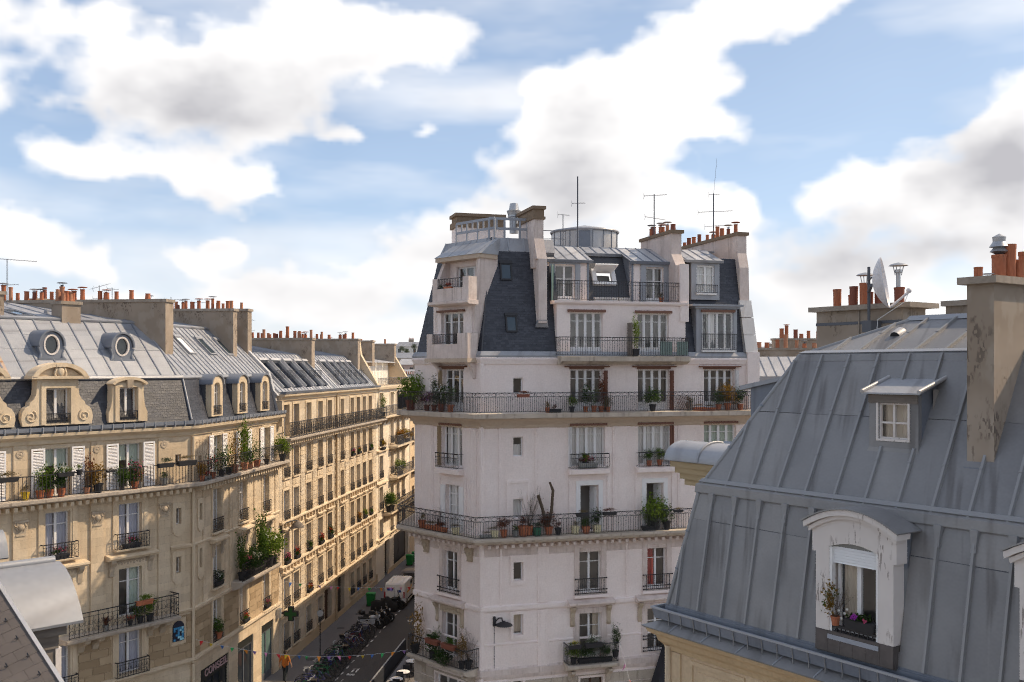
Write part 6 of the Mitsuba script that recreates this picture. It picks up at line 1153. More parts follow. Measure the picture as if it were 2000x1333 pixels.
ob(k + '__fascia', M().box(Gd, .10, 2.2, -.46, -.385, -.3, .385).box(Gd, .14, 2.2, -.56, -.46, -.3, .345), 'weathered_wood'); ob(k + '__wall', M().box(Gd, .16, .24, -2.4, -.56, .24, .33), 'weathered_wood'); ob(k + '__corner_trim', M().box(Gd, .12, .16, -2.4, -.56, .26, .34), 'old_white_paint')
ob(k + '__pane', M().box(Gd, .24, 2.2, -2.4, -.56, .24, .27), 'dark_glass'); ob(k + '__cheek', M().box(Gd, .16, 2.2, -2.4, -.46, -.2, .2), 'zinc_dark')
ob(k + '__front', M().box(Gd, .13, .16, -2.4, -.1, -.3, .20), 'weathered_wood')
k = thing('zinc_flashing', 'small pale zinc edge of another dormer cut off by the left margin', 'dormer'); tip2 = np.array([-3.95, 7.72, 16.55])
scene[k + '__roof'] = pl(M().prof(Fr(tip2, (-.70, -.714, 0), unit((.72, -.694, 0))), [(0, 0), (.05, -.03), (.10, -.10), (.13, -.2), (.12, -.21), (.03, -.06), (0, -.02)], 0, 1.2).mesh(), 'zinc_b', 25); ob(k + '__cheek', M().box(Fr(tip2, (-.70, -.714, 0), unit((.72, -.694, 0))), .05, 1.2, -3, -.22, -.2, .08), 'zinc_dark')
# ---------------------------------------------------------------- street things
def stp(u, v, z=0.): return ST.at(u, v, z)
SANG = math.atan2(SD[1], SD[0])
def wheel_mesh(r=.335, t=.018, spokes=9):
    m = M(); m.tube([(r * math.cos(a), 0, r * math.sin(a)) for a in np.linspace(0, 2 * np.pi, 19)], t, 5, False)
    for a in np.linspace(0, np.pi, spokes)[:-1]: m.tube([(r * math.cos(a), .0, r * math.sin(a)), (-r * math.cos(a), 0, -r * math.sin(a))], .004, 3, False)
    return m.lathe((0, -.04, 0), [(.03, 0), (.03, .08)], 6, (0, 1, 0))
def bike_frame():
    m = M(); bb, st, hd, rw, fw = (-.05, 0, .28), (-.2, 0, .78), (.38, 0, .80), (-.50, 0, .335), (.55, 0, .335)
    for a, b in ((bb, st), (bb, (.40, 0, .66)), (st, hd), ((.40, 0, .62), (.36, 0, .88)), ((.40, 0, .62), fw), (rw, bb), (rw, st)): m.tube([a, b], .018, 5)
    m.lathe((bb[0], -.03, bb[2]), [(.09, 0), (.09, .02)], 10, (0, 1, 0)); m.tube([(-.5, -.0, .70), (-.62, 0, .62), (-.8, 0, .5)], .02, 4); return m
def bike_bar(): return M().tube([(.34, 0, .86), (.34, 0, 1.0)], .016, 5).tube([(.26, -.29, 1.0), (.36, -.2, 1.03), (.38, 0, 1.0), (.36, .2, 1.03), (.26, .29, 1.0)], .015, 5)
def saddle(): return M().slant(WORLD, [(-.36, .90, -.08), (-.10, .90, -.02), (-.10, .90, .02), (-.36, .90, .08)], [(-.36, .95, -.09), (-.09, .945, -.025), (-.09, .945, .025), (-.36, .95, .09)]).tube([(-.2, 0, .76), (-.22, 0, .9)], .014, 4)
def basket(): return M().slant(WORLD, [(.42, .78, -.13), (.66, .78, -.13), (.66, .78, .13), (.42, .78, .13)], [(.40, 1.0, -.17), (.72, 1.0, -.17), (.72, 1.0, .17), (.40, 1.0, .17)])
bp = random.Random(3)
for i in range(25):
    u = -4.9 + i * .565 + bp.uniform(-.1, .1); p = stp(u, 2.88 + bp.uniform(-.12, .12)); rz = SANG - math.pi / 2 + bp.uniform(-.22, .12) + (math.pi if bp.random() < .4 else 0)
    k = thing('bicycle', 'parked bicycle in the dense dark row along the left side of the street', 'bicycle', 'bicycles in the row along the street')
    tw = at(*p, rz); col = bp.choice(('bike_black', 'bike_black', 'bike_black', 'bike_green', 'bike_blue', 'bike_silver', 'bike_red'))
    put(k + '__frame', 'bikeframe', bike_frame, col, tw); put(k + '__handlebar', 'bikebar', bike_bar, 'bike_silver' if i % 3 else 'bike_black', tw); put(k + '__saddle', 'saddle', saddle, 'rubber', tw)
    for dx in (-.5, .55): put(k + '__wheel', 'bikewheel', wheel_mesh, 'rubber', tw @ T().translate([dx, 0, .335]))
    if i % 4 == 1: put(k + '__basket', 'basket', basket, bp.choice(('bike_black', 'iron_grey')), tw)
def motorbike(u, v, rz, label, body, cover=False, screen=False, box_=False):
    k = thing('motorbike', label, 'motorbike'); tw = at(*stp(u, v), rz)
    for dx in (-.62, .68): put(k + '__wheel', 'motowheel', lambda: M().tube([(.27 * math.cos(a), 0, .27 * math.sin(a)) for a in np.linspace(0, 2 * np.pi, 19)], .065, 8, False).lathe((0, -.05, 0), [(.17, 0), (.17, .1)], 10, (0, 1, 0)), 'rubber', tw @ T().translate([dx, 0, .32]))
    if cover:
        def tarp():
            n = 16; V = []
            for s in np.linspace(0, 1, 12):
                x = -.95 + 1.9 * s; h = .55 + .5 * math.exp(-((s - .62) / .18) ** 2) + .22 * math.exp(-((s - .2) / .2) ** 2); hw = .26 + .14 * math.exp(-((s - .65) / .12) ** 2)
                for a in np.linspace(-.15, math.pi + .15, n): V.append((x, hw * math.cos(a) * (1 + .05 * math.sin(9 * a + x * 7)), .08 + h * max(math.sin(a), -.02)))
            return M().add(np.array(V), [[i * n + j, i * n + j + 1, (i + 1) * n + j + 1, (i + 1) * n + j] for i in range(11) for j in range(n - 1)])
        put(k + '__cover', 'tarp', tarp, 'tarpaulin_black', tw, 50); return k
    put(k + '__body', 'motobody', lambda: M().slant(WORLD, [(-.75, .42, -.13), (.30, .34, -.14), (.30, .34, .14), (-.75, .42, .13)], [(-.85, .72, -.10), (.36, .70, -.12), (.36, .70, .12), (-.85, .72, .10)]).ball((.18, 0, .80), (.30, .16, .14), 2).slant(WORLD, [(.45, .55, -.12), (.62, .6, -.12), (.62, .6, .12), (.45, .55, .12)], [(.40, .98, -.15), (.60, .92, -.15), (.60, .92, .15), (.40, .98, .15)]).tube([(.68, .07, .32), (.50, .07, .9)], .035, 6).tube([(.68, -.07, .32), (.50, -.07, .9)], .035, 6).tube([(-.1, .16, .3), (-.8, .18, .36)], .05, 6), body, tw, 40)
    put(k + '__seat', 'motoseat', lambda: M().slant(WORLD, [(-.80, .72, -.13), (-.02, .72, -.15), (-.02, .72, .15), (-.80, .72, .13)], [(-.82, .85, -.10), (-.05, .79, -.12), (-.05, .79, .12), (-.82, .85, .10)]), 'rubber', tw)
    put(k + '__handlebar', 'motobar', lambda: M().tube([(.38, -.36, 1.02), (.46, -.2, 1.05), (.48, 0, 1.0), (.46, .2, 1.05), (.38, .36, 1.02)], .018, 5).ball((.42, -.3, 1.2), (.02, .08, .05)).ball((.42, .3, 1.2), (.02, .08, .05)).tube([(.42, -.3, 1.04), (.42, -.3, 1.2)], .008, 4).tube([(.42, .3, 1.04), (.42, .3, 1.2)], .008, 4), 'chrome', tw)
    put(k + '__headlight', 'motolamp', lambda: M().ball((.64, 0, .85), (.08, .10, .10), 2), 'chrome', tw, True)
    if screen: put(k + '__windscreen', 'screen', lambda: M().slant(WORLD, [(.55, .95, -.2), (.57, .95, -.2), (.57, .95, .2), (.55, .95, .2)], [(.36, 1.42, -.17), (.38, 1.42, -.17), (.38, 1.42, .17), (.36, 1.42, .17)]), 'sky_glass', tw)
    if box_: put(k + '__top_box', 'topbox', lambda: M().ball((-.92, 0, .98), (.24, .22, .19), 2), 'bike_black', tw, True)
    return k
c_ = SANG - math.pi / 2
motorbike(10.0, 2.9, c_ + .25, 'dark motorbike with pale fairing at the far end of the bicycle row', 'bike_silver', screen=True); motorbike(10.85, 3.05, c_ + .3, 'second motorbike beyond the bicycle row, with brown seat cover', 'bike_black', box_=True); motorbike(11.7, 3.2, c_ + .35, 'black motorbike nearest the white van bins, front wheel towards the road', 'bike_black', screen=True)
motorbike(14.9, 2.7, c_ + .1, 'low motorbike under a black cover close behind the white van', 'bike_black', cover=True); motorbike(15.5, 3.15, c_ + .2, 'dark scooter standing against the back of the white van', 'bike_black', screen=True)
motorbike(-5.9, 2.6, c_ - .1, 'black scooter with round top box at the bottom edge of the picture', 'bike_black', box_=True)
# vehicles: side profile (x forwards, z up), rounded across
def car_body(prof, hw, r=.16, taper=.10, zt=1.0):
    P = Polygon(prof).buffer(-.05).buffer(.05); e = np.array(P.simplify(.004).exterior.coords)[:-1]; V = []; ys = [(-hw, .06), (-hw + .03, .02), (-hw + .12, 0.), (hw - .12, 0.), (hw - .03, .02), (hw, .06)]; c0 = e.mean(0); n = len(e)
    for y, ins in ys:
        for x, z in e:
            t = max(0, (z - zt)) * taper; d = np.array([x, z]) - c0; L = np.linalg.norm(d) + 1e-9; q = np.array([x, z]) - d / L * ins; V.append((q[0], y - math.copysign(t, y), q[1]))
    Fq = [[i * n + j, i * n + (j + 1) % n, (i + 1) * n + (j + 1) % n, (i + 1) * n + j] for i in range(len(ys) - 1) for j in range(n)]; m = M().add(np.array(V), Fq)
    tr = np.asarray(trimesh.creation.triangulate_polygon(Polygon(e), engine='earcut')[1]) % n
    for o in (0, (len(ys) - 1) * n): m.add(np.array(V)[o:o + n], tr)
    return m
def tyre(): return M().lathe((0, -.1, 0), [(.18, 0), (.29, 0), (.31, .03), (.31, .17), (.29, .2), (.18, .2)], 18, (0, 1, 0)).lathe((0, -.08, 0), [(.19, 0), (.19, .16)], 14, (0, 1, 0))
def vehicle(u, v, name, label, cat, prof, hw, paint, side, rear, wheels, extras):
    k = thing(name, label, cat); tw = at(*stp(u, v), SANG); b = put(k + '__body', name + 'b' + paint, lambda: car_body(prof, hw), paint, tw, 35)
    for x in wheels:
        for y in (-hw + .1, hw - .1): put(k + '__wheel', 'tyre', tyre, 'rubber', tw @ T().translate([x, y, .31]), 40)
    for sg in (-1, 1):
        for P in side: put(k + '__side_window', f'{name}w{len(taken)}', lambda: M().poly(Fr((0, sg * hw, 0), (1, 0, 0), (0, sg, 0)), P, -.09, .0 - .045), 'dark_glass', tw)
    for part, mt, f in extras + rear: put(f'{k}__{part}', f'{name}{part}{len(taken)}', f, mt, tw)
    return k
vp = [(0, .28), (.02, 1.0), (.10, 1.70), (.22, 1.80), (2.75, 1.83), (2.95, 1.76), (3.45, 1.12), (4.10, .98), (4.28, .80), (4.30, .30)]
bx = lambda *a: (lambda: M().box(WORLD, *a))
vehicle(16.0, 3.2, 'van', 'white delivery van parked facing away beside green bin', 'van', vp, .80, 'van_white', [[(2.2, 1.15), (3.25, 1.15), (2.9, 1.62), (2.2, 1.65)]],
    [('tail_light', 'tail_red', bx(-.02, .03, .75, 1.2, .68, .78)), ('tail_light', 'tail_red', bx(-.02, .03, .75, 1.2, -.78, -.68)), ('number_plate', 'white_paint', bx(-.025, -.0, .66, .76, -.25, .25)), ('bumper', 'rubber', bx(-.06, .05, .3, .5, -.76, .76)),
     ('door_gap', 'rubber', bx(-.003, .01, .5, 1.6, -.008, .008)), ('decal', 'decal_blue', bx(.02, .06, 1.28, 1.42, .12, .55)), ('decal', 'decal_red', bx(.035, .07, 1.42, 1.5, .08, .6)), ('decal', 'decal_blue', bx(.01, .05, 1.15, 1.32, -.5, -.3))],
    (.75, 3.5), [('side_stripe', 'decal_orange', lambda: M().slant(WORLD, [(.9, .95, -.81), (2.3, 1.1, -.81), (2.3, 1.1, -.79), (.9, .95, -.79)], [(.9, 1.05, -.81), (2.3, 1.32, -.81), (2.3, 1.32, -.79), (.9, 1.05, -.79)])), ('sill_strip', 'rubber', bx(1.1, 3.1, .45, .58, -.815, -.79)), ('roof_rib', 'van_white', bx(.4, 2.6, 1.815, 1.835, -.4, -.36)), ('roof_rib', 'van_white', bx(.4, 2.6, 1.815, 1.835, .36, .4)), ('mirror', 'rubber', bx(3.0, 3.12, 1.15, 1.35, -.98, -.82))])
cp = [(0, .3), (.02, .85), (.25, .95), (.55, 1.38), (.9, 1.45), (2.2, 1.46), (2.9, .98), (3.9, .85), (4.05, .6), (4.05, .3)]
vehicle(21.6, 3.1, 'parked_car', 'dark car parked in front of the white van, mostly hidden', 'car', cp, .82, 'car_grey', [[(.65, .98), (2.55, .98), (2.15, 1.36), (.85, 1.36)]], [('rear_window', 'dark_glass', lambda: M().slant(WORLD, [(.24, .99, -.6), (.28, .99, -.6), (.28, .99, .6), (.24, .99, .6)], [(.50, 1.34, -.55), (.54, 1.34, -.55), (.54, 1.34, .55), (.50, 1.34, .55)])), ('tail_light', 'tail_red', bx(-.01, .05, .7, .84, .55, .8)), ('tail_light', 'tail_red', bx(-.01, .05, .7, .84, -.8, -.55))], (.75, 3.2), [])
# bins, lamp post, street lamp, chemist's cross
def bin_(u, v, label, rz=0., s=1.):
    k = thing('wheelie_bin', label, 'bin'); tw = at(*stp(u, v, .13), SANG + rz, s)
    put(k + '__body', 'binb', lambda: M().slant(WORLD, [(-.22, .06, -.24), (.22, .06, -.24), (.22, .06, .24), (-.22, .06, .24)], [(-.29, .92, -.30), (.27, .92, -.30), (.27, .92, .30), (-.29, .92, .30)]).box(WORLD, -.31, .29, .88, .93, -.32, .32), 'bin_green', tw)
    put(k + '__lid', 'binl', lambda: M().slant(WORLD, [(-.33, .93, -.32), (.31, .93, -.32), (.31, .93, .32), (-.33, .93, .32)], [(-.33, 1.02, -.28), (.25, .97, -.28), (.25, .97, .28), (-.33, 1.02, .28)]).tube([(-.36, -.25, .98), (-.36, .25, .98)], .025, 5), 'bin_lid_green', tw)
    for y in (-.24, .24): put(k + '__wheel', 'binw', lambda: M().lathe((0, -.03, 0), [(.09, 0), (.09, .06)], 10, (0, 1, 0)), 'rubber', tw @ T().translate([-.22, y, .09]))
bin_(15.9, 1.45, 'green wheelie bin standing alone on the pavement left of the white van'); bin_(31.2, 1.1, 'far green wheelie bin on the pavement, front one of two'); bin_(32.6, 1.3, 'farthest green wheelie bin, with raised lid, behind another', .2)
k = thing('sign_post', 'thin dark sign post at the kerb between the pavement and the bicycle row', 'post'); p = stp(2.6, 1.68, .13); ob(k + '__pole', M().tube([p, p + [0, 0, 3.0]], .035, 8), 'iron', True); ob(k + '__plate', M().lathe(p + [0, -.04, 2.72], [(.20, 0), (.20, .02)], 16, (-.1, 1, 0)), 'galvanised')
k = thing('street_lamp', 'dark dome street lamp on an arm from the stone street house wall', 'lamp'); ob(k + '__arm', M().box(G2, .22, .36, 8.1, 8.75, 0, .1).tube([G2.at(.3, 8.6, .08), G2.at(.9, 8.72, .45), G2.at(1.5, 8.66, .62)], .035, 6), 'iron', True); ob(k + '__shade', M().lathe(G2.at(1.5, 8.24, .62), [(.40, 0), (.38, .1), (.28, .25), (.12, .36), (.05, .44)], 18), 'weathered_wood', 30)
k = thing('pharmacy_cross', 'green chemist cross projecting from the house wall over the pavement', 'sign'); Gx = Fr(G2.at(.35, 3.35, .62), G2.w, -G2.u); a_ = .105
ob(k + '__face', M().poly(Gx, sbox(-a_, -.36, a_, .36).union(sbox(-.36, -a_, .36, a_)), -.12, .12), 'cross_green'); ob(k + '__border', M().poly(Gx, sbox(-a_ - .05, -.42, a_ + .05, .42).union(sbox(-.42, -a_ - .05, .42, a_ + .05)).difference(sbox(-a_, -.36, a_, .36).union(sbox(-.36, -a_, .36, a_))), -.09, .135), 'iron'); ob(k + '__bracket', M().box(G2, .28, .42, 3.3, 3.42, 0, .2), 'iron')
k = thing('junction_box', 'small pale grey box on the corner house wall next to the chemist cross', 'box'); ob(k + '__case', M().box(FB, 10.9, 11.25, 3.25, 3.75, .0, .22).box(FB, 10.87, 11.28, 3.74, 3.78, -.0, .25), 'galvanised')
# bunting across the street
def bunting(a, b, sag, n, label, seed, tri=.30, cols=('red', 'yellow', 'blue', 'green', 'orange', 'violet', 'pink')):
    k = thing('bunting', label, 'bunting'); a, b = np.array(a, float), np.array(b, float); rb = random.Random(seed)
    f = lambda t: a + (b - a) * t - np.array([0, 0, sag * 4 * t * (1 - t)]); ob(k + '__string', M().tube([f(t) for t in np.linspace(0, 1, 25)], .006, 4), 'cord_white'); d = unit(b - a)
    for i in range(n):
        t = (i + .5 + rb.uniform(-.18, .18)) / n; p = f(t); s = tri * rb.uniform(.85, 1.1); q = np.array([-d[1], d[0], 0]) * rb.uniform(-.18, .18); v = [p - d * s * .42, p + d * s * .42, p + q + d * rb.uniform(-.08, .08) - [0, 0, s * 1.05]]; w = [x + np.cross(d, [0, 0, 1]) * .006 for x in v]
        ob(k + '__flag', M().add(np.array(v + w), [[0, 1, 2], [3, 5, 4], [0, 3, 4], [0, 4, 1], [1, 4, 5], [1, 5, 2], [2, 5, 3], [2, 3, 0]]), 'flag_' + cols[(i + seed) % len(cols)])
bunting(FA.at(.0, 5.02, .2), FQ.at(-4.5, 3.95, .85), .55, 20, 'string of coloured triangular flags across the street from the drainpipe to the corner balcony', 0, .21)
bunting(G2.at(.7, 5.15, .05), np.array([-3.7, 61.5, 4.55]), .35, 17, 'second string of coloured flags farther down the street in front of the white van', 2, .22)
bunting(FP.at(6.65, 4.7, .7), np.array([5.55, 38.0, 2.6]), .3, 9, 'short string of flags slanting down from the right-hand planted balcony of the white building', 5, .27)
# café terrace
for i, (u, v) in enumerate(((-1.9, 7.85), (-3.2, 7.75), (-4.5, 7.85), (.2, 7.9))):
    k = thing('cafe_table', 'round white café table on the dark terrace at the foot of the white corner building', 'table', 'round white café tables'); p = stp(u, v, .12)
    ob(k + '__top', M().lathe(p + [0, 0, .70], [(.0, 0), (.36, 0), (.37, .02), (.36, .035), (0, .035)], 22), 'table_white', 30); ob(k + '__leg', M().lathe(p, [(.22, 0), (.20, .03), (.03, .05), (.03, .7)], 10), 'iron')
    for sg in (-1, 1):
        c = thing('cafe_chair', 'dark café chair at a round white table on the terrace', 'chair', 'dark café chairs'); Gc = Fr(stp(u + sg * .62, v, .12), ST.u * -sg, np.array([*SN, 0]))
        ob(c + '__seat', M().box(Gc, -.2, .22, .43, .47, -.2, .2), 'iron'); ob(c + '__backrest', M().box(Gc, -.23, -.19, .5, .86, -.2, .2), 'iron')
        for x in (-.18, .18):
            for y in (-.17, .17): ob(c + '__leg', M().box(Gc, x - .015, x + .015, 0, .43, y - .015, y + .015), 'iron')
k = thing('terrace_screen', 'long dark planter screen with pale top edge along the café terrace', 'screen'); ob(k + '__panel', M().box(ST, -9, 4.6, 6.5, 6.58, .0, .85), 'awning_black'); ob(k + '__top_rail', M().box(ST, -9, 4.62, 6.47, 6.53, .85, .90), 'galvanised')
k = thing('awning', 'dark awning edge seen between the white building and the near house', 'awning'); ob(k + '__cloth', M().slant(FP, [(8.2, 1.9, 1.0), (9.2, 4.72, 1.0), (9.2, 4.72, .3), (8.2, 1.9, .3)], [(8.22, 1.86, 1.0), (9.24, 4.68, 1.0), (9.24, 4.68, .3), (8.22, 1.86, .3)]).poly(FP, [(8.25, 1.9), (9.24, 4.66), (10.6, 4.66), (10.6, 1.9)], .88, .92), 'awning_black')
# ---------------------------------------------------------------- person walking away
def person(base, rz):
    import manifold3d as mf
    k = thing('person', 'person in orange shirt and dark trousers walking away along the pavement', 'person'); tw = at(*base, rz)
    def limbs(bones, J, edge):
        parts = []
        for a, b in bones:
            h = [mf.Manifold.sphere(J[x][1], 14).translate(list(J[x][0])) for x in (a, b)]; parts.append(mf.Manifold.batch_hull(h))
        s = mf.Manifold.batch_boolean(parts, mf.OpType.Add).refine_to_length(edge); t = trimesh.Trimesh(s.to_mesh().vert_properties[:, :3], s.to_mesh().tri_verts); trimesh.smoothing.filter_taubin(t, iterations=8); return M().add(t.vertices, t.faces)
    J = dict(pel=((0, 0, .95), .135), lhip=((0, .09, .90), .105), rhip=((0, -.09, .90), .105), lkn=((.10, .09, .50), .065), rkn=((-.02, -.09, .50), .065), lan=((.06, .09, .09), .045), ran=((-.30, -.09, .15), .045), lto=((.22, .10, .05), .04), rto=((-.20, -.09, .04), .04))
    put(k + '__trousers', 'p_tr', lambda: limbs([('pel', 'lhip'), ('pel', 'rhip'), ('lhip', 'rhip'), ('lhip', 'lkn'), ('lkn', 'lan'), ('rhip', 'rkn'), ('rkn', 'ran')], J, .03), 'dark_cloth', tw, True); put(k + '__shoe', 'p_s1', lambda: limbs([('lan', 'lto')], J, .02), 'rubber', tw, True); put(k + '__shoe', 'p_s2', lambda: limbs([('ran', 'rto')], J, .02), 'rubber', tw, True)
    A = dict(w=((0, 0, .92), .15), wl=((0, .08, .95), .115), wr=((0, -.08, .95), .115), ch=((.02, 0, 1.25), .13), cl=((.02, .10, 1.27), .105), cr=((.02, -.10, 1.27), .105), sl=((0, .19, 1.40), .065), sr=((0, -.19, 1.40), .065), nk=((0, 0, 1.45), .065), el=((-.03, .30, 1.14), .052), er=((-.06, -.30, 1.14), .052))
    put(k + '__shirt', 'p_sh', lambda: limbs([('w', 'ch'), ('wl', 'cl'), ('wr', 'cr'), ('cl', 'cr'), ('ch', 'nk'), ('cl', 'sl'), ('cr', 'sr'), ('sl', 'el'), ('sr', 'er'), ('wl', 'wr')], A, .03), 'orange_cloth', tw, True)
    B_ = dict(nk=((0, 0, 1.46), .05), n2=((.01, 0, 1.55), .052), h=((.02, 0, 1.66), .088), j=((.07, 0, 1.59), .055), no=((.115, 0, 1.635), .016), el=((-.03, .30, 1.14), .042), er=((-.06, -.30, 1.14), .042), hl=((.06, .35, .93), .032), hr=((.02, -.36, .93), .032), ml=((.08, .355, .86), .036), mr=((.04, -.365, .86), .036))
    for s, q in (('l', 1), ('r', -1)):
        bx_, by_ = B_['m' + s][0][0], B_['m' + s][0][1]
        for i, (dx, L) in enumerate(((-.027, .075), (-.009, .085), (.009, .08), (.026, .065))): B_[f'{s}k{i}'] = ((bx_ + dx, by_, .84), .010); B_[f'{s}f{i}'] = ((bx_ + dx + .012, by_ - q * .012, .84 - L), .008)
        B_[s + 't'] = ((bx_ + .055, by_ - q * .012, .83), .010)
    bones = [('nk', 'n2'), ('n2', 'h'), ('h', 'j'), ('j', 'no'), ('h', 'no'), ('el', 'hl'), ('hl', 'ml'), ('er', 'hr'), ('hr', 'mr'), ('ml', 'lt'), ('mr', 'rt')] + [(f'{s}k{i}', f'{s}f{i}') for s in 'lr' for i in range(4)] + [('m' + s, f'{s}k{i}') for s in 'lr' for i in range(4)]
    put(k + '__skin', 'p_sk', lambda: limbs(bones, B_, .012), 'skin', tw, True); put(k + '__hair', 'p_ha', lambda: M().ball((.0, 0, 1.685), (.098, .092, .095), 3).ball((-.035, 0, 1.63), (.075, .085, .07), 2), 'hair_dark', tw, True)
person(stp(-2.1, 1.1, .13), SANG)
# ---------------------------------------------------------------- aerials
antenna('aerial', FA.at(-5.15, 20.75, -7.2), 2.25, 'tall aerial with long boom at the left edge, beside the first chimney', ((.99, 2.4, .2), (.45, .9, .4)), seed=1)
antenna('aerial', FA.at(.2, 20.9, -8.3), 1.25, 'aerial with slanting comb boom above the left zinc roof', ((.95, 1.9, -.75), (.45, .7, .4)), .018, 2)
antenna('aerial', FB.at(2.6, 20.7, -8.0), 1.0, 'small aerial beside the slanting comb boom above the left roof', ((.8, .6, .2),), .016, 3)
antenna('aerial', FB.at(6.2, 20.6, -7.5), 1.6, 'aerial with forked head between the two chimney walls on the left', ((.95, .6, .4), (.35, .8, .2)), .018, 4)
for i, (u, h, n_) in enumerate(((.8, 2.5, 'aerial nearest the last chimney of the corner house'), (4.8, 2.6, 'aerial rising left of the pots of the street house'), (7.4, 2.0, 'aerial in the middle of the street house ridge'), (9.0, 2.2, 'aerial with square head behind the street house pots'), (13.5, 1.9, 'thin aerial above the second street house'))): antenna('aerial', G2.at(u, 19.6, -7.), h, n_, ((.93, 1.0, .3 * i), (.5, .7, .2)), .02, 10 + i)
antenna('aerial', FP.at(5.85, 24.0, -3.0), 3.6, 'tall straight mast in front of the round lift house', ((.62, .7, .3),), .035, 20); antenna('aerial', FP.at(5.2, 24.0, -3.4), 1.7, 'short mast with small boom left of the tall straight mast', ((.98, .6, .1),), .022, 21)
antenna('aerial', FP.at(10.1, 23.6, -3.0), 3.3, 'aerial with two crossing booms left of the first row of clay pots', ((.98, 1.25, .1), (.62, 1.3, .5), (.3, .7, .3)), .03, 22)
antenna('aerial', FP.at(14.05, 24.7, -4.0), 2.6, 'aerial with long comb boom above the right-hand row of clay pots', ((.62, 2.0, .18), (.32, 1.1, .0), (.98, .6, .2)), .028, 23); ob('aerial_012__whip', M().tube([FP.at(14.05, 27.2, -4.0), FP.at(14.25, 29.2, -4.0)], .008, 4), 'iron_grey')
# ---------------------------------------------------------------- far rooftops down the street
rf = random.Random(12)
for i, (x, y, w, d, h, mt, lb_) in enumerate(((-44, 360, 30, 20, 21.5, 'far_beige', 'far beige apartment block on the skyline between the two street sides'), (-30, 330, 16, 14, 19.0, 'far_pinkish', 'far pinkish house below the skyline, left of the white building'), (-38, 420, 22, 20, 27.0, 'far_white', 'white far apartment block highest on the skyline left of the white building'), (-27, 260, 20, 14, 15.5, 'far_beige', 'far beige house with dark window band beside the white building edge'), (-22, 190, 15, 14, 13.5, 'far_white', 'white far roof with red chimney nearest the end of the street'), (80, 330, 26, 18, 21.0, 'far_beige', 'far beige house behind the low pale zinc roof'), (110, 420, 40, 20, 25.0, 'far_pinkish', 'pinkish far block on the right-hand skyline'))):
    k = thing('far_house', lb_, 'house'); Gf = Fr((x - w / 2, y, 0), (1, 0, 0), (0, -1, 0)); ob(k + '__wall', M().box(Gf, 0, w, 0, h, -d, 0), mt); ob(k + '__roof', M().slant(Gf, [(-.3, h, .3), (w + .3, h, .3), (w + .3, h, -d), (-.3, h, -d)], [(1, h + 2.0, -3), (w - 1, h + 2.0, -3), (w - 1, h + 2.0, -d + 3), (1, h + 2.0, -d + 3)]), 'zinc_pale' if i % 2 else 'zinc')
    for r in range(3):
        for c in range(int(w / 3.2)): ob(k + '__window', M().box(Gf, .9 + 3.2 * c, 2.1 + 3.2 * c, h - 2.6 - 3 * r, h - .9 - 3 * r, 0, .04), 'dark_glass')
    for c in range(3):
        u = rf.uniform(1, w - 3); q = ob(k + '__chimney', M().box(Gf, u, u + 2.2, h, h + 3.2, -4.5, -3.8), 'chimney_render')
        for j in range(5): pot(q, Gf, u + .25 + .42 * j, h + 3.2, -4.15, 0, 1.3, rf, cowl=False)
for i, (x, y, h) in enumerate(((-42, 380, 24), (-40.5, 384, 23), (-38, 388, 25), (-46, 372, 22))):
    k = thing('far_tree', 'small far tree on the skyline above the roofs at the end of the street', 'tree', 'far trees on the skyline'); ob(k + '__trunk', M().tube([(x, y, 0), (x, y, h)], .25, 5), 'twig'); put(k + '__crown', 'dense0', lambda: CROWNS['dense'](11), 'leaf_grey', at(x, y, h + 1.5, i, (3.2, 3.2, 4.0)))
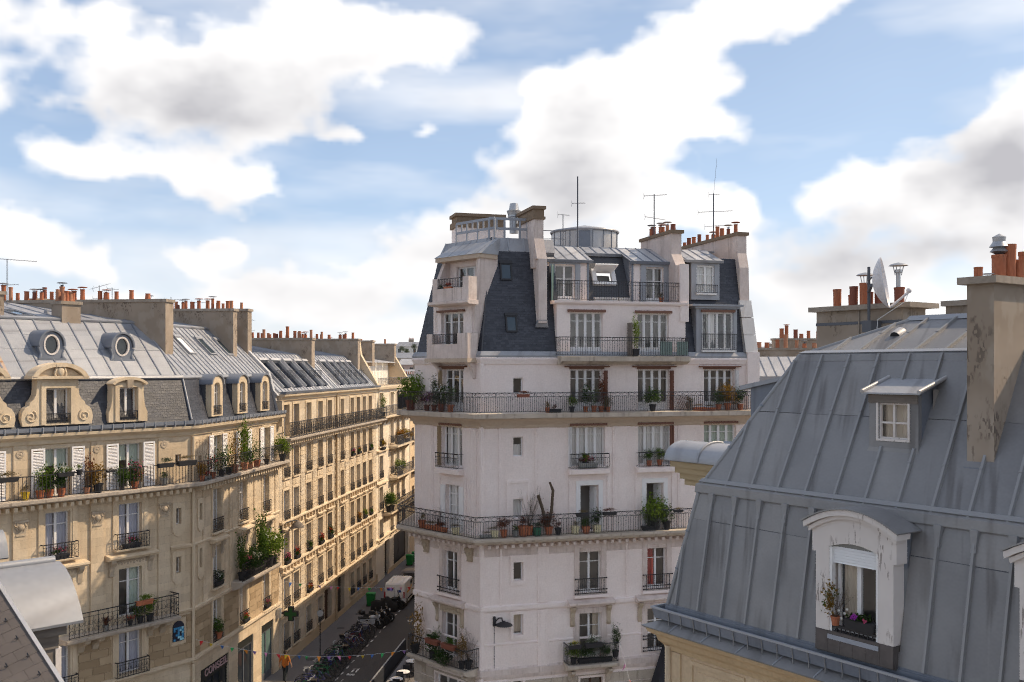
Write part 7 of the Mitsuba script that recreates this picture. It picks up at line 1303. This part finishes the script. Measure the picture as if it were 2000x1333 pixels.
# ---------------------------------------------------------------- plants on balconies and sills
def P3(F, u, z, w): return F.at(u, z, w)
AF, AQ = math.atan2(FA.u[1], FA.u[0]), math.atan2(FQ.u[1], FQ.u[0]); BF, PF = math.atan2(FB.u[1], FB.u[0]), math.atan2(FP.u[1], FP.u[0]); RF = math.atan2(FR.u[1], FR.u[0])
plants = [  # frame, angle, u, z, w, crown, leaf, pot, pot material, scale, blossom, stretch, label
 # long balcony of the corner house
 (FA, AF, -9.0, 13.28, .70, 'low', 'leaf_dry', 'trough', 'pot_black', 1.0, None, 1, 'dark hanging trough with dry stems at the left end of the long balcony'),
 (FA, AF, -8.15, 12.46, .36, 'small', 'leaf_dry', 'pot', 'pot_yellow', 1.2, None, 1, 'yellow pot on the long balcony, left of the first shutter'),
 (FA, AF, -7.55, 12.46, .40, 'loose', 'leaf_bright', 'pot', 'terracotta', 1.25, None, 1.2, 'loose light green shrub left of the first balcony window'),
 (FA, AF, -7.15, 12.46, .38, 'bush', 'leaf_mid', 'pot', 'terracotta', 1.3, None, 1.5, 'green shrub in red pot before the first balcony window'),
 (FA, AF, -6.65, 12.46, .40, 'bush', 'leaf_deep', 'pot', 'terracotta', 1.3, 'petal_white', 1.5, 'dark green shrub with white flowers in front of the first balcony window'),
 (FA, AF, -6.6, 13.30, .66, 'low', 'leaf_bright', 'trough', 'pot_black', .9, 'petal_white', 1, 'green trough hung on the railing before the first balcony window'),
 (FA, AF, -6.0, 13.3, .66, 'small', 'leaf_bright', 'pot', 'pot_black', .9, None, 1, 'small green plant hung on the railing by the right shutter'),
 (FA, AF, -5.52, 12.46, .40, 'twig', 'twig', 'pot', 'terracotta_pale', 1.0, None, 1, 'pink pot with bare twigs between the two shuttered windows'),
 (FA, AF, -5.35, 12.46, .25, 'loose', 'leaf_russet', 'pot', 'pot_black', 1.1, None, 2.2, 'tall russet dry bush rising between the two shuttered windows'),
 (FA, AF, -5.0, 12.46, .40, 'bush', 'leaf_ochre', 'pot', 'pot_black', 1.5, None, 1.1, 'wide ochre grass in black pots between the shuttered windows'),
 (FA, AF, -4.55, 13.3, .66, 'small', 'leaf_dry', 'trough', 'pot_black', .5, None, 1, 'little dark box on the railing left of the second window'),
 (FA, AF, -3.85, 12.46, .36, 'dense', 'leaf_mid', 'pot', 'pot_black', .95, None, 1.3, 'rounded clipped green bush before the second balcony window'),
 (FA, AF, -3.25, 12.46, .40, 'bush', 'leaf_deep', 'pot', 'terracotta', 1.2, 'petal_pink', 1.6, 'pink flowering shrub in red pot before the second balcony window'),
 (FA, AF, -2.95, 12.46, .30, 'loose', 'leaf_ochre', 'pot', 'pot_grey', .9, None, 1.2, 'small ochre plant beside the pink flowering shrub'),
 (FA, AF, -1.85, 13.30, .66, 'low', 'leaf_grey', 'trough', 'pot_black', 1.0, None, 1, 'grey green trough on the railing right of the last shutter'),
 (FA, AF, -1.75, 12.46, .40, 'small', 'leaf_mid', 'pot', 'pot_grey', 1.2, None, 1, 'small green pot on the balcony floor below the grey green trough'),
 (FA, AF, -.75, 13.30, .66, 'low', 'leaf_dry', 'trough', 'pot_black', 1.2, None, .5, 'long dark trough hung on the railing near the corner drainpipe'),
 (FB, BF, .1, 12.46, .45, 'bush', 'leaf_ochre', 'pot', 'terracotta', 1.0, None, 1.4, 'ochre shrub just right of the corner drainpipe on the balcony'),
 (FB, BF, .55, 12.46, .48, 'small', 'leaf_russet', 'trough', 'pot_grey', .9, 'petal_red', 1, 'grey trough of red flowers near the balcony bend'),
 (FB, BF, 1.3, 12.46, .45, 'loose', 'leaf_mid', 'pot', 'terracotta', 1.1, 'petal_red', 1.2, 'red flowering plant after the balcony bend'),
 (FB, BF, 2.3, 12.46, .45, 'loose', 'leaf_deep', 'pot', 'pot_black', 1.2, None, 1.6, 'dark green shrub before the first window of the street side balcony'),
 (FB, BF, 3.2, 12.46, .45, 'loose', 'leaf_bright', 'pot', 'pot_black', 1.3, None, 1.5, 'light green shrub right of the first street side window'),
 (FB, BF, 3.9, 12.46, .45, 'loose', 'leaf_ochre', 'pot', 'terracotta_pale', 1.5, None, 1.7, 'ochre shrub in large pink pot on the street side balcony'),
 (FB, BF, 5.2, 12.46, .45, 'tall', 'leaf_bright', 'pot', 'terracotta_pale', 1.5, None, 1.45, 'tallest bright green climber on the street side balcony'),
 (FB, BF, 5.9, 12.46, .45, 'bush', 'leaf_mid', 'pot', 'terracotta_pale', 1.4, None, 1.2, 'green bush at the foot of the tallest climber'),
 (FB, BF, 6.9, 12.46, .45, 'loose', 'leaf_mid', 'pot', 'terracotta', 1.4, None, 1.3, 'loose green plant before the last street side shutters'),
 (FB, BF, 8.4, 12.46, .4, 'small', 'leaf_dry', 'pot', 'pot_black', 1.1, None, 1, 'small black pot near the end of the street side balcony'),
 (FB, BF, 10.6, 12.46, .50, 'dense', 'leaf_bright', 'pot', 'pot_black', 1.5, None, 1.2, 'round bright green tree at the far end of the long balcony'),
 # sills and small balconies of the corner house
 (FA, AF, -6.6, 9.80, .15, 'low', 'leaf_deep', 'trough', 'pot_black', 1.05, 'petal_pink', 1.2, 'window box of pink flowers on the left fourth-floor sill'),
 (FA, AF, -3.25, 9.80, .15, 'low', 'leaf_deep', 'trough', 'pot_black', 1.05, 'petal_pink', 1.2, 'window box of pink and white flowers on the right fourth-floor sill'),
 (FA, AF, -4.7, 6.47, .5, 'spike', 'leaf_russet', 'pot', 'pot_grey', .9, None, 1, 'spiky red plant on the lower balcony, left of the door'),
 (FA, AF, -3.6, 6.47, .6, 'low', 'leaf_russet', 'pot', 'pot_black', .8, 'petal_red', 1, 'small dark red plant on the lower balcony by the open door'),
 (FA, AF, -3.0, 7.3, .76, 'low', 'leaf_bright', 'trough', 'terracotta', 1.0, None, 1, 'orange trough on the rail of the lower balcony'),
 (FA, AF, -3.05, 6.47, .5, 'bush', 'leaf_mid', 'pot', 'pot_black', 1.1, None, 1, 'green plant on the lower balcony right of the door'),
 (FA, AF, -2.6, 6.47, .55, 'bush', 'leaf_bright', 'pot', 'pot_black', 1.2, None, 1.25, 'yellow green plant on the lower balcony'),
 (FB, BF, 2.8, 6.95, .12, 'bush', 'leaf_deep', 'trough', 'pot_black', 1.0, 'petal_white', 1.1, 'white flowering plant filling the first window of the third floor'),
 (FB, BF, 5.0, 6.74, .38, 'tall', 'leaf_mid', 'pot', 'pot_black', 1.5, None, 1.3, 'tall bush at the left end of the overgrown balcony'),
 (FB, BF, 5.9, 6.74, .40, 'dense', 'leaf_deep', 'trough', 'pot_black', 1.6, 'petal_pink', 1.0, 'dark bush with pink flowers in the overgrown balcony'),
 (FB, BF, 6.9, 6.74, .45, 'dense', 'leaf_deep', 'trough', 'pot_black', 1.7, 'petal_white', 1.0, 'dark bush with white flowers in the overgrown balcony'),
 (FB, BF, 7.7, 6.74, .40, 'tall', 'leaf_mid', 'pot', 'pot_black', 1.9, None, 1.4, 'tallest climber of the overgrown balcony'),
 (FB, BF, 8.6, 6.74, .45, 'dense', 'leaf_bright', 'pot', 'pot_black', 2.2, 'petal_white', 1.1, 'large light green bush at the right end of the overgrown balcony'),
 (FB, BF, 9.3, 6.74, .45, 'dense', 'leaf_bright', 'pot', 'pot_black', 1.7, None, 1.4, 'last light green bush of the overgrown balcony, nearest the street houses'),
 (FB, BF, 2.7, 4.3, .14, 'bush', 'leaf_mid', 'pot', 'terracotta', 1.3, None, 1.0, 'green plant with big red pot in the first-floor window'),
 (FB, BF, 6.2, 4.25, .14, 'low', 'leaf_mid', 'trough', 'pot_black', .9, 'petal_red', 1.5, 'red geraniums in the middle first-floor window'),
 (FB, BF, 9.3, 4.3, .14, 'low', 'leaf_mid', 'trough', 'pot_black', .9, 'petal_pink', 1.4, 'pink flowers in the last first-floor window of the corner house'),
 # street houses
 (G2, BF, 1.2, 6.12, .14, 'low', 'leaf_deep', 'trough', 'pot_black', 1.0, 'petal_pink', 2.0, 'pink geraniums in the first window of the first street house'),
 (G2, BF, 3.0, 6.12, .14, 'low', 'leaf_deep', 'trough', 'pot_black', 1.0, 'petal_red', 2.2, 'red geraniums in the second window of the first street house'),
 (G2, BF, 5.5, 6.14, .14, 'bush', 'leaf_mid', 'trough', 'pot_black', .8, None, 1.2, 'green plants in the middle window of the first street house'),
 (G2, BF, 7.95, 6.14, .14, 'low', 'leaf_deep', 'trough', 'pot_black', 1.0, 'petal_red', 2.2, 'bright red geraniums in the fourth window of the first street house'),
 (G2, BF, 10.1, 6.14, .14, 'bush', 'leaf_deep', 'trough', 'pot_black', 1.0, 'petal_red', 1.4, 'large bright red geraniums in the last window of the first street house'),
 (G2, BF, 5.5, 3.5, .14, 'low', 'leaf_deep', 'trough', 'pot_black', 1.0, 'petal_red', 1.6, 'dark red flowers behind the second string of flags'),
 (G2, BF, 17.6, 6.14, .14, 'bush', 'leaf_ochre', 'trough', 'pot_black', .9, 'petal_orange', 1.3, 'orange flowers in the third window of the second street house'),
 (G2, BF, 19.4, 6.14, .14, 'bush', 'leaf_bright', 'trough', 'pot_black', .9, 'petal_yellow', 1.2, 'yellow green flowers in the fourth window of the second street house'),
 (G2, BF, 21.2, 6.14, .14, 'low', 'leaf_mid', 'trough', 'pot_black', .9, None, 1.5, 'green box in the fifth window of the second street house'),
 (G2, BF, 15.85, 11.3, .14, 'low', 'leaf_deep', 'trough', 'pot_black', .9, 'petal_pink', 1.5, 'pink window box high in the second street house'),
 (G2, BF, 17.6, 11.3, .14, 'low', 'leaf_mid', 'trough', 'pot_black', .9, 'petal_orange', 1.5, 'orange window box high in the second street house'),
 (G2, BF, 21.2, 11.3, .14, 'low', 'leaf_mid', 'trough', 'pot_black', .9, None, 1.5, 'plain green window box high in the second street house'),
 (G2, BF, 30.5, 11.1, .45, 'dense', 'leaf_ochre', 'trough', 'pot_black', 1.6, 'petal_orange', 1.1, 'orange and green bush on the upper balcony of the pale sunlit house'),
 (G2, BF, 33.2, 11.1, .45, 'dense', 'leaf_ochre', 'trough', 'pot_black', 1.4, 'petal_yellow', 1.1, 'second orange bush on the upper balcony of the pale sunlit house'),
 (G2, BF, 30.2, 8.4, .45, 'dense', 'leaf_bright', 'trough', 'pot_black', 1.5, None, 1.1, 'green bush on the middle balcony of the pale sunlit house'),
 (G2, BF, 27.0, 5.65, .45, 'dense', 'leaf_bright', 'pot', 'pot_black', 1.7, None, 1.2, 'bright green bush on the lower balcony of the pale sunlit house'),
 (G2, BF, 25.9, 5.65, .45, 'bush', 'leaf_deep', 'pot', 'pot_black', 1.8, None, 1.3, 'dark bush on the lower balcony of the pale sunlit house'),
 (G2, BF, 23.9, 13.85, .45, 'tall', 'leaf_bright', 'pot', 'pot_black', 1.3, None, 1.0, 'leafy plant at the near end of the top balcony of the pale sunlit house'),
 (G2, BF, 34.5, 13.85, .45, 'tall', 'leaf_bright', 'pot', 'pot_black', 1.5, None, 1.2, 'leafy plant at the far end of the top balcony of the pale sunlit house'),
 (G2, BF, 25.0, 11.0, .2, 'bush', 'leaf_ochre', 'trough', 'pot_black', 1.2, 'petal_yellow', 1.0, 'yellowish bush in the near window of the pale sunlit house'),
 # white building, sixth and seventh floors
 (FP, PF, 7.55, 18.38, .42, 'tall', 'leaf_bright', 'square', 'pot_black', 1.0, None, 1.5, 'tall bamboo beside a dark screen on the sixth-floor balcony'),
 (FP, PF, 9.25, 21.06, -.3, 'small', 'leaf_dry', 'pot', 'terracotta', .9, None, 1, 'small clay pot on the top terrace of the white building'),
 (FQ, AQ, -1.9, 21.55, .42, 'low', 'leaf_russet', 'trough', 'terracotta', .7, 'petal_red', 1.0, 'red flower box in the upper loggia of the white building'),
 (FQ, AQ, -2.5, 21.5, .42, 'small', 'leaf_deep', 'trough', 'pot_black', .7, None, 1.2, 'dark green box in the upper loggia of the white building'),
 # fifth floor
 (FQ, AQ, -4.75, 15.73, .5, 'dense', 'leaf_bright', 'pot', 'terracotta_dark', 1.9, None, 1.2, 'large bright green bush at the left end of the fifth-floor balcony'),
 (FQ, AQ, -3.5, 15.73, .45, 'bush', 'leaf_russet', 'pot', 'terracotta_dark', 1.1, 'petal_violet', 1.1, 'purple plant on the fifth-floor balcony left of the corner window'),
 (FQ, AQ, -3.0, 15.73, .40, 'tall', 'leaf_grey', 'pot', 'terracotta_dark', 1.1, None, 1.2, 'tall grey green shrub before the corner window of the fifth floor'),
 (FQ, AQ, -2.4, 15.73, .45, 'bush', 'leaf_deep', 'pot', 'terracotta_dark', 1.4, 'petal_white', 1.3, 'dark bush with a pale flower before the corner window'),
 (FQ, AQ, -1.7, 15.73, .45, 'loose', 'leaf_mid', 'pot', 'terracotta', 1.3, None, 1.0, 'terracotta pot with loose green plant right of the corner window'),
 (FP, PF, 1.8, 16.46, .80, 'low', 'leaf_russet', 'trough', 'terracotta_dark', .75, None, .7, 'brown rail box below the small fifth-floor window'),
 (FP, PF, 3.1, 15.73, .45, 'small', 'leaf_ochre', 'pot', 'terracotta', .9, None, 1.5, 'small ochre grass left of the first fifth-floor window'),
 (FP, PF, 3.45, 15.73, .45, 'small', 'leaf_russet', 'trough', 'pot_black', .8, None, 1.4, 'black trough of reddish grass left of the first fifth-floor window'),
 (FP, PF, 4.3, 15.73, .45, 'bush', 'leaf_bright', 'pot', 'pot_black', 1.0, None, 1.0, 'bright green bush at the left jamb of the first fifth-floor window'),
 (FP, PF, 5.0, 15.73, .45, 'tall', 'leaf_deep', 'pot', 'terracotta', 1.0, 'petal_white', 1.1, 'tall dark rose bush before the first fifth-floor window'),
 (FP, PF, 5.42, 15.73, .45, 'loose', 'leaf_mid', 'pot', 'terracotta', 1.1, None, 1.2, 'green plant in clay pot right of the tall rose bush'),
 (FP, PF, 5.8, 15.73, .42, 'tall', 'leaf_russet', 'pot', 'terracotta', 1.0, None, 1.35, 'tall brownish vine along the folded shutter of the fifth floor'),
 (FP, PF, 6.15, 15.73, .45, 'bush', 'leaf_dry', 'pot', 'terracotta', .9, None, 1.1, 'straw coloured grass beside the brownish vine'),
 (FP, PF, 8.46, 15.73, .45, 'dense', 'leaf_mid', 'pot', 'pot_black', 1.25, None, 1.0, 'dense round green bush before the middle fifth-floor window'),
 (FP, PF, 10.4, 15.73, .45, 'small', 'leaf_deep', 'pot', 'pot_grey', 1.3, None, 1.1, 'small plant between the last two fifth-floor windows'),
 (FP, PF, 10.9, 15.73, .5, 'low', 'leaf_dry', 'trough', 'terracotta', .85, None, .5, 'left terracotta trough before the last fifth-floor window'),
 (FP, PF, 11.5, 15.73, .5, 'low', 'leaf_dry', 'trough', 'terracotta', .75, None, .5, 'right terracotta trough before the last fifth-floor window'),
 (FP, PF, 12.0, 15.73, .42, 'bush', 'leaf_mid', 'pot', 'terracotta', 1.1, None, 1.3, 'green shrub left of the ochre bush at the end of the fifth-floor balcony'),
 (FP, PF, 12.5, 15.73, .42, 'dense', 'leaf_ochre', 'pot', 'terracotta', 1.3, None, 1.4, 'ochre leaved bush near the right end of the fifth-floor balcony'),
 (FP, PF, 13.2, 15.73, .42, 'bush', 'leaf_deep', 'pot', 'terracotta', 1.1, None, 1.6, 'last green shrub of the fifth-floor balcony beside the grey bulkhead'),
 # fourth-floor boxes
 (FP, PF, 5.1, 13.05, .17, 'spike', 'leaf_bright', 'pot', 'pot_black', 1.1, None, 1, 'spiky green plant in the left fourth-floor window box'),
 (FP, PF, 5.2, 13.05, .2, 'low', 'leaf_russet', 'trough', 'pot_grey', 1.2, 'petal_pink', 1, 'dark trough with pink flowers under the spiky plant'),
 (FP, PF, 8.4, 13.05, .17, 'bush', 'leaf_mid', 'pot', 'terracotta', 1.0, None, 1, 'left clay pot plant in the middle fourth-floor window'),
 (FP, PF, 8.95, 13.05, .17, 'bush', 'leaf_bright', 'pot', 'terracotta', 1.1, None, 1, 'right clay pot plant in the middle fourth-floor window'),
 # third-floor balcony
 (FQ, AQ, -3.9, 9.98, .45, 'small', 'leaf_dry', 'pot', 'terracotta', 1.4, None, 1, 'clay pot at the left end of the third-floor balcony'),
 (FQ, AQ, -3.1, 9.98, .5, 'low', 'leaf_dry', 'trough', 'terracotta', 1.1, None, .6, 'first terracotta trough on the corner of the third-floor balcony'),
 (FQ, AQ, -2.4, 9.98, .5, 'low', 'leaf_russet', 'trough', 'terracotta', 1.1, None, .8, 'second terracotta trough on the corner of the third-floor balcony'),
 (FQ, AQ, -2.9, 9.98, .25, 'twig', 'twig', 'pot', 'terracotta', 1.0, None, 1, 'bare twigs in a pot before the corner shutters'),
 (FQ, AQ, -1.25, 9.98, .5, 'low', 'leaf_dry', 'square', 'pot_cream', .85, None, .6, 'pale square pot right of the corner shutters'),
 (FP, PF, .1, 9.98, .5, 'low', 'leaf_dry', 'trough', 'pot_grey', .8, None, .4, 'low stone dish at the bend of the third-floor balcony'),
 (FP, PF, .5, 9.98, .5, 'low', 'leaf_dry', 'square', 'pot_cream', .9, None, .6, 'pair of pale square planters right of the balcony bend'),
 (FP, PF, .95, 9.98, .5, 'bush', 'leaf_russet', 'pot', 'terracotta', 1.3, None, .7, 'single clay pot with reddish plant right of the pale planters'),
 (FP, PF, 1.5, 9.98, .5, 'small', 'leaf_mid', 'pot', 'pot_grey', 1.1, None, 1, 'small green plant left of the tilted clay pots'),
 (FP, PF, 1.9, 9.98, .45, 'small', 'leaf_russet', 'pot', 'terracotta', 1.8, None, 1, 'big clay pots below the niche window of the third floor'),
 (FP, PF, 2.2, 9.98, .35, 'twig', 'twig', 'pot', 'terracotta', 1.7, None, 1.2, 'wide bare twiggy shrub on the third-floor balcony'),
 (FP, PF, 2.55, 9.98, .5, 'low', 'leaf_grey', 'square', 'pot_green', 1.0, None, 1, 'dark green planter under the twiggy shrub'),
 (FP, PF, 3.15, 9.98, .45, 'bush', 'leaf_russet', 'pot', 'terracotta', 1.5, None, .8, 'clay pot at the foot of the bare cactus trunks'),
 (FP, PF, 3.6, 9.98, .5, 'small', 'leaf_russet', 'pot', 'pot_black', 1.2, None, 1, 'black pot right of the bare cactus trunks'),
 (FP, PF, 4.45, 9.98, .5, 'small', 'leaf_dry', 'square', 'pot_cream', 1.0, None, 1, 'left cream planter below the open third-floor window'),
 (FP, PF, 5.0, 9.98, .5, 'bush', 'leaf_mid', 'square', 'terracotta', .9, None, 1, 'red planter between the two cream planters'),
 (FP, PF, 5.55, 9.98, .5, 'bush', 'leaf_deep', 'square', 'pot_cream', 1.0, None, 1.6, 'right cream planter with dark green shrub'),
 (FP, PF, 4.7, 10.82, .78, 'low', 'leaf_dry', 'trough', 'pot_black', .75, None, .8, 'left rail box with dry grass before the open third-floor window'),
 (FP, PF, 6.1, 10.82, .78, 'low', 'leaf_russet', 'trough', 'pot_black', .85, None, .9, 'right rail box with reddish grass beside the open third-floor window'),
 (FP, PF, 8.55, 9.98, .45, 'dense', 'leaf_bright', 'pot', 'pot_black', 1.6, None, 1.3, 'big palm-like green plant before the second open third-floor window'),
 (FP, PF, 8.3, 9.98, .5, 'dense', 'leaf_grey', 'trough', 'pot_black', 1.1, None, .8, 'greyish low bush left of the big palm-like plant'),
 (FP, PF, 9.2, 9.98, .45, 'bush', 'leaf_mid', 'pot', 'pot_black', 1.5, None, 1.0, 'green bush right of the big palm-like plant'),
 (FP, PF, 9.65, 10.82, .78, 'low', 'leaf_dry', 'trough', 'pot_black', .6, None, .7, 'dark rail box beside the near house roof'),
 # first floor
 (FQ, AQ, -4.3, 3.8, .55, 'loose', 'leaf_ochre', 'pot', 'pot_black', 1.7, None, 2.0, 'yellowish bamboo at the left end of the corner balcony on the first floor'),
 (FQ, AQ, -3.0, 3.8, .5, 'bush', 'leaf_mid', 'pot', 'pot_black', 1.3, None, 1.5, 'leafy green plant before the first-floor corner window'),
 (FQ, AQ, -2.6, 4.6, .82, 'low', 'leaf_deep', 'trough', 'terracotta_dark', 1.2, None, 1, 'left rail trough of the first-floor corner balcony'),
 (FQ, AQ, -1.4, 4.6, .82, 'low', 'leaf_mid', 'trough', 'terracotta_dark', 1.2, None, 1, 'right rail trough of the first-floor corner balcony'),
 (FQ, AQ, -1.8, 3.8, .92, 'dense', 'leaf_deep', None, None, 1.3, None, 1.0, 'dark green bush hanging over the edge of the first-floor corner balcony'),
 (FQ, AQ, -.75, 3.8, .55, 'tall', 'leaf_ochre', 'pot', 'pot_black', 1.2, None, 1.0, 'yellow green climber at the right end of the corner balcony'),
 (FQ, AQ, -.5, 3.8, .35, 'twig', 'twig', 'pot', 'pot_black', 1.4, None, 1.4, 'tall bare twigs at the right end of the corner balcony'),
 (FP, PF, 4.4, 3.8, .42, 'dense', 'leaf_bright', 'pot', 'pot_black', 1.1, None, .9, 'light green fern at the left of the front first-floor balcony'),
 (FP, PF, 5.1, 3.8, .45, 'dense', 'leaf_deep', 'trough', 'pot_black', 1.2, None, .8, 'dark low bush in the middle of the front first-floor balcony'),
 (FP, PF, 5.9, 3.8, .45, 'dense', 'leaf_deep', 'trough', 'pot_black', 1.1, None, .9, 'dark bush in the right half of the front first-floor balcony'),
 (FP, PF, 4.35, 4.6, .72, 'low', 'leaf_deep', 'trough', 'pot_black', .8, 'petal_yellow', 1, 'rail box with a yellow flower on the front first-floor balcony'),
 (FP, PF, 5.3, 4.6, .72, 'low', 'leaf_grey', 'trough', 'pot_black', 1.1, 'petal_white', 1.4, 'rail box of white flowers on the front first-floor balcony'),
 (FP, PF, 6.5, 4.0, .5, 'tall', 'leaf_deep', 'pot', 'pot_black', 1.2, None, .9, 'small dark conifer at the right corner of the front first-floor balcony'),
]
for i, (F, rz, u, z, w, cr, lf, pt, pm, s, bl, stt, lb_) in enumerate(plants):
    plant('potted_plant' if pt else 'shrub', F.at(u, z, w), cr, lf, lb_, pt, pm, s, rz, i, bl, None, 'plant', stretch=stt)
# bare trunks of a big cactus on the third floor
k = thing('cactus', 'two bare dark cactus trunks leaning apart above the third-floor railing', 'cactus'); p = FP.at(3.1, 10.35, .4)
ob(k + '__trunk', M().tube([p, p + FP.u * -.25 + [0, 0, .9], p + FP.u * -.45 + [0, 0, 1.5]], [.09, .075, .08], 7), 'twig', True); ob(k + '__trunk', M().tube([p, p + FP.u * .2 + [0, 0, .7], p + FP.u * .28 + [0, 0, 1.7], p + FP.u * .12 + [0, 0, 2.1]], [.09, .07, .07, .05], 7), 'twig', True)
# climbing frame and screens
k = thing('fan_trellis', 'rusty fan-shaped wire trellis by the corner drainpipe', 'trellis'); m = M(); o_ = np.array([.75, 12.5, .12])
for a in np.linspace(.3, 1.9, 9): m.tube([FB(np.array([[o_[0] + r * math.cos(a), o_[1] + r * math.sin(a) * 1.1, .12]]))[0] for r in (0, .6, 1.2, 1.75)], .008, 3)
for r in (.7, 1.2, 1.7): m.tube([FB.at(o_[0] + r * math.cos(a), o_[1] + r * math.sin(a) * 1.1, .12) for a in np.linspace(.3, 1.9, 10)], .007, 3)
ob(k + '__wires', m, 'rust_trim')
k = thing('lattice_screen', 'small brown lattice panel on the fifth-floor balcony railing', 'lattice'); m = M()
for i in range(9): m.tube([FP.at(9.5 + .11 * i, 15.8, .74), FP.at(9.5 + .11 * i + .3 * (1 if i < 6 else 0), 16.45, .74)], .010, 3); m.tube([FP.at(9.8 + .09 * i, 15.8, .73), FP.at(9.5 + .09 * i, 16.45, .73)], .010, 3)
ob(k + '__slats', m, 'rust_trim')
k = thing('bamboo_screen', 'narrow dark screen standing beside the tall bamboo', 'screen'); ob(k + '__panel', M().box(FP, 7.28, 7.34, 18.4, 20.0, .1, .6), 'weathered_wood')
# the near dormer's sill
k = plant('potted_plant', DKP := FR.at(-.30, 13.24, .12), 'twig', 'leaf_dry', 'clay pot with tall drying plant on the sill of the big white dormer', 'pot', 'terracotta', .62, RF, 4, None, None, 'plant')
put(k + '__foliage', 'drystem', lambda: leaf_cloud(190, (.13, .13, .32), .055, 77, 9), 'leaf_ochre', at(DKP[0] - .06, DKP[1] + .02, DKP[2] + .52)); put(k + '__foliage', 'drystem2', lambda: leaf_cloud(60, (.2, .16, .25), .05, 78, 7), 'leaf_mid', at(DKP[0] - .08, DKP[1] + .02, DKP[2] + .40))
k = thing('window_box', 'dark window box with white and violet flowers on the big white dormer', 'window box'); G = FR.shift(.06, 0, .12)
ob(k + '__box', M().slant(G, [(-.12, 13.26, -.12), (.42, 13.26, -.12), (.42, 13.26, .06), (-.12, 13.26, .06)], [(-.14, 13.42, -.13), (.44, 13.42, -.13), (.44, 13.42, .08), (-.14, 13.42, .08)]), 'pot_black'); put(k + '__foliage', 'boxleaf', lambda: leaf_cloud(260, (.24, .09, .08), .05, 79, 9), 'leaf_deep', at(*G.at(.13, 13.46, -.02), RF))
rb = np.random.default_rng(4)
def petals(n, pts, s): 
    m = M()
    for p in pts:
        for a in range(5):
            q = 1.256 * a; c, e = np.array(p), s; m.add([c, c + [e * math.cos(q - .5), -.01, e * math.sin(q - .5)], c + [e * 1.3 * math.cos(q), -.015, e * 1.3 * math.sin(q)], c + [e * math.cos(q + .5), -.01, e * math.sin(q + .5)]], [[0, 1, 2, 3]])
    return m
ob(k + '__blossom', petals(5, [G.at(u, v, .10) for u, v in ((-.10, 13.52), (-.17, 13.42), (-.05, 13.60), (-.22, 13.55))], .022), 'petal_white'); ob(k + '__blossom', petals(5, [G.at(u, v, .10) for u, v in ((.06, 13.50), (.10, 13.47), (.13, 13.51), (.04, 13.47), (.09, 13.53))], .026), 'petal_violet'); ob(k + '__blossom', petals(5, [G.at(u, v, .10) for u, v in ((.28, 13.48), (.33, 13.47), (.30, 13.44))], .02), 'petal_pink')
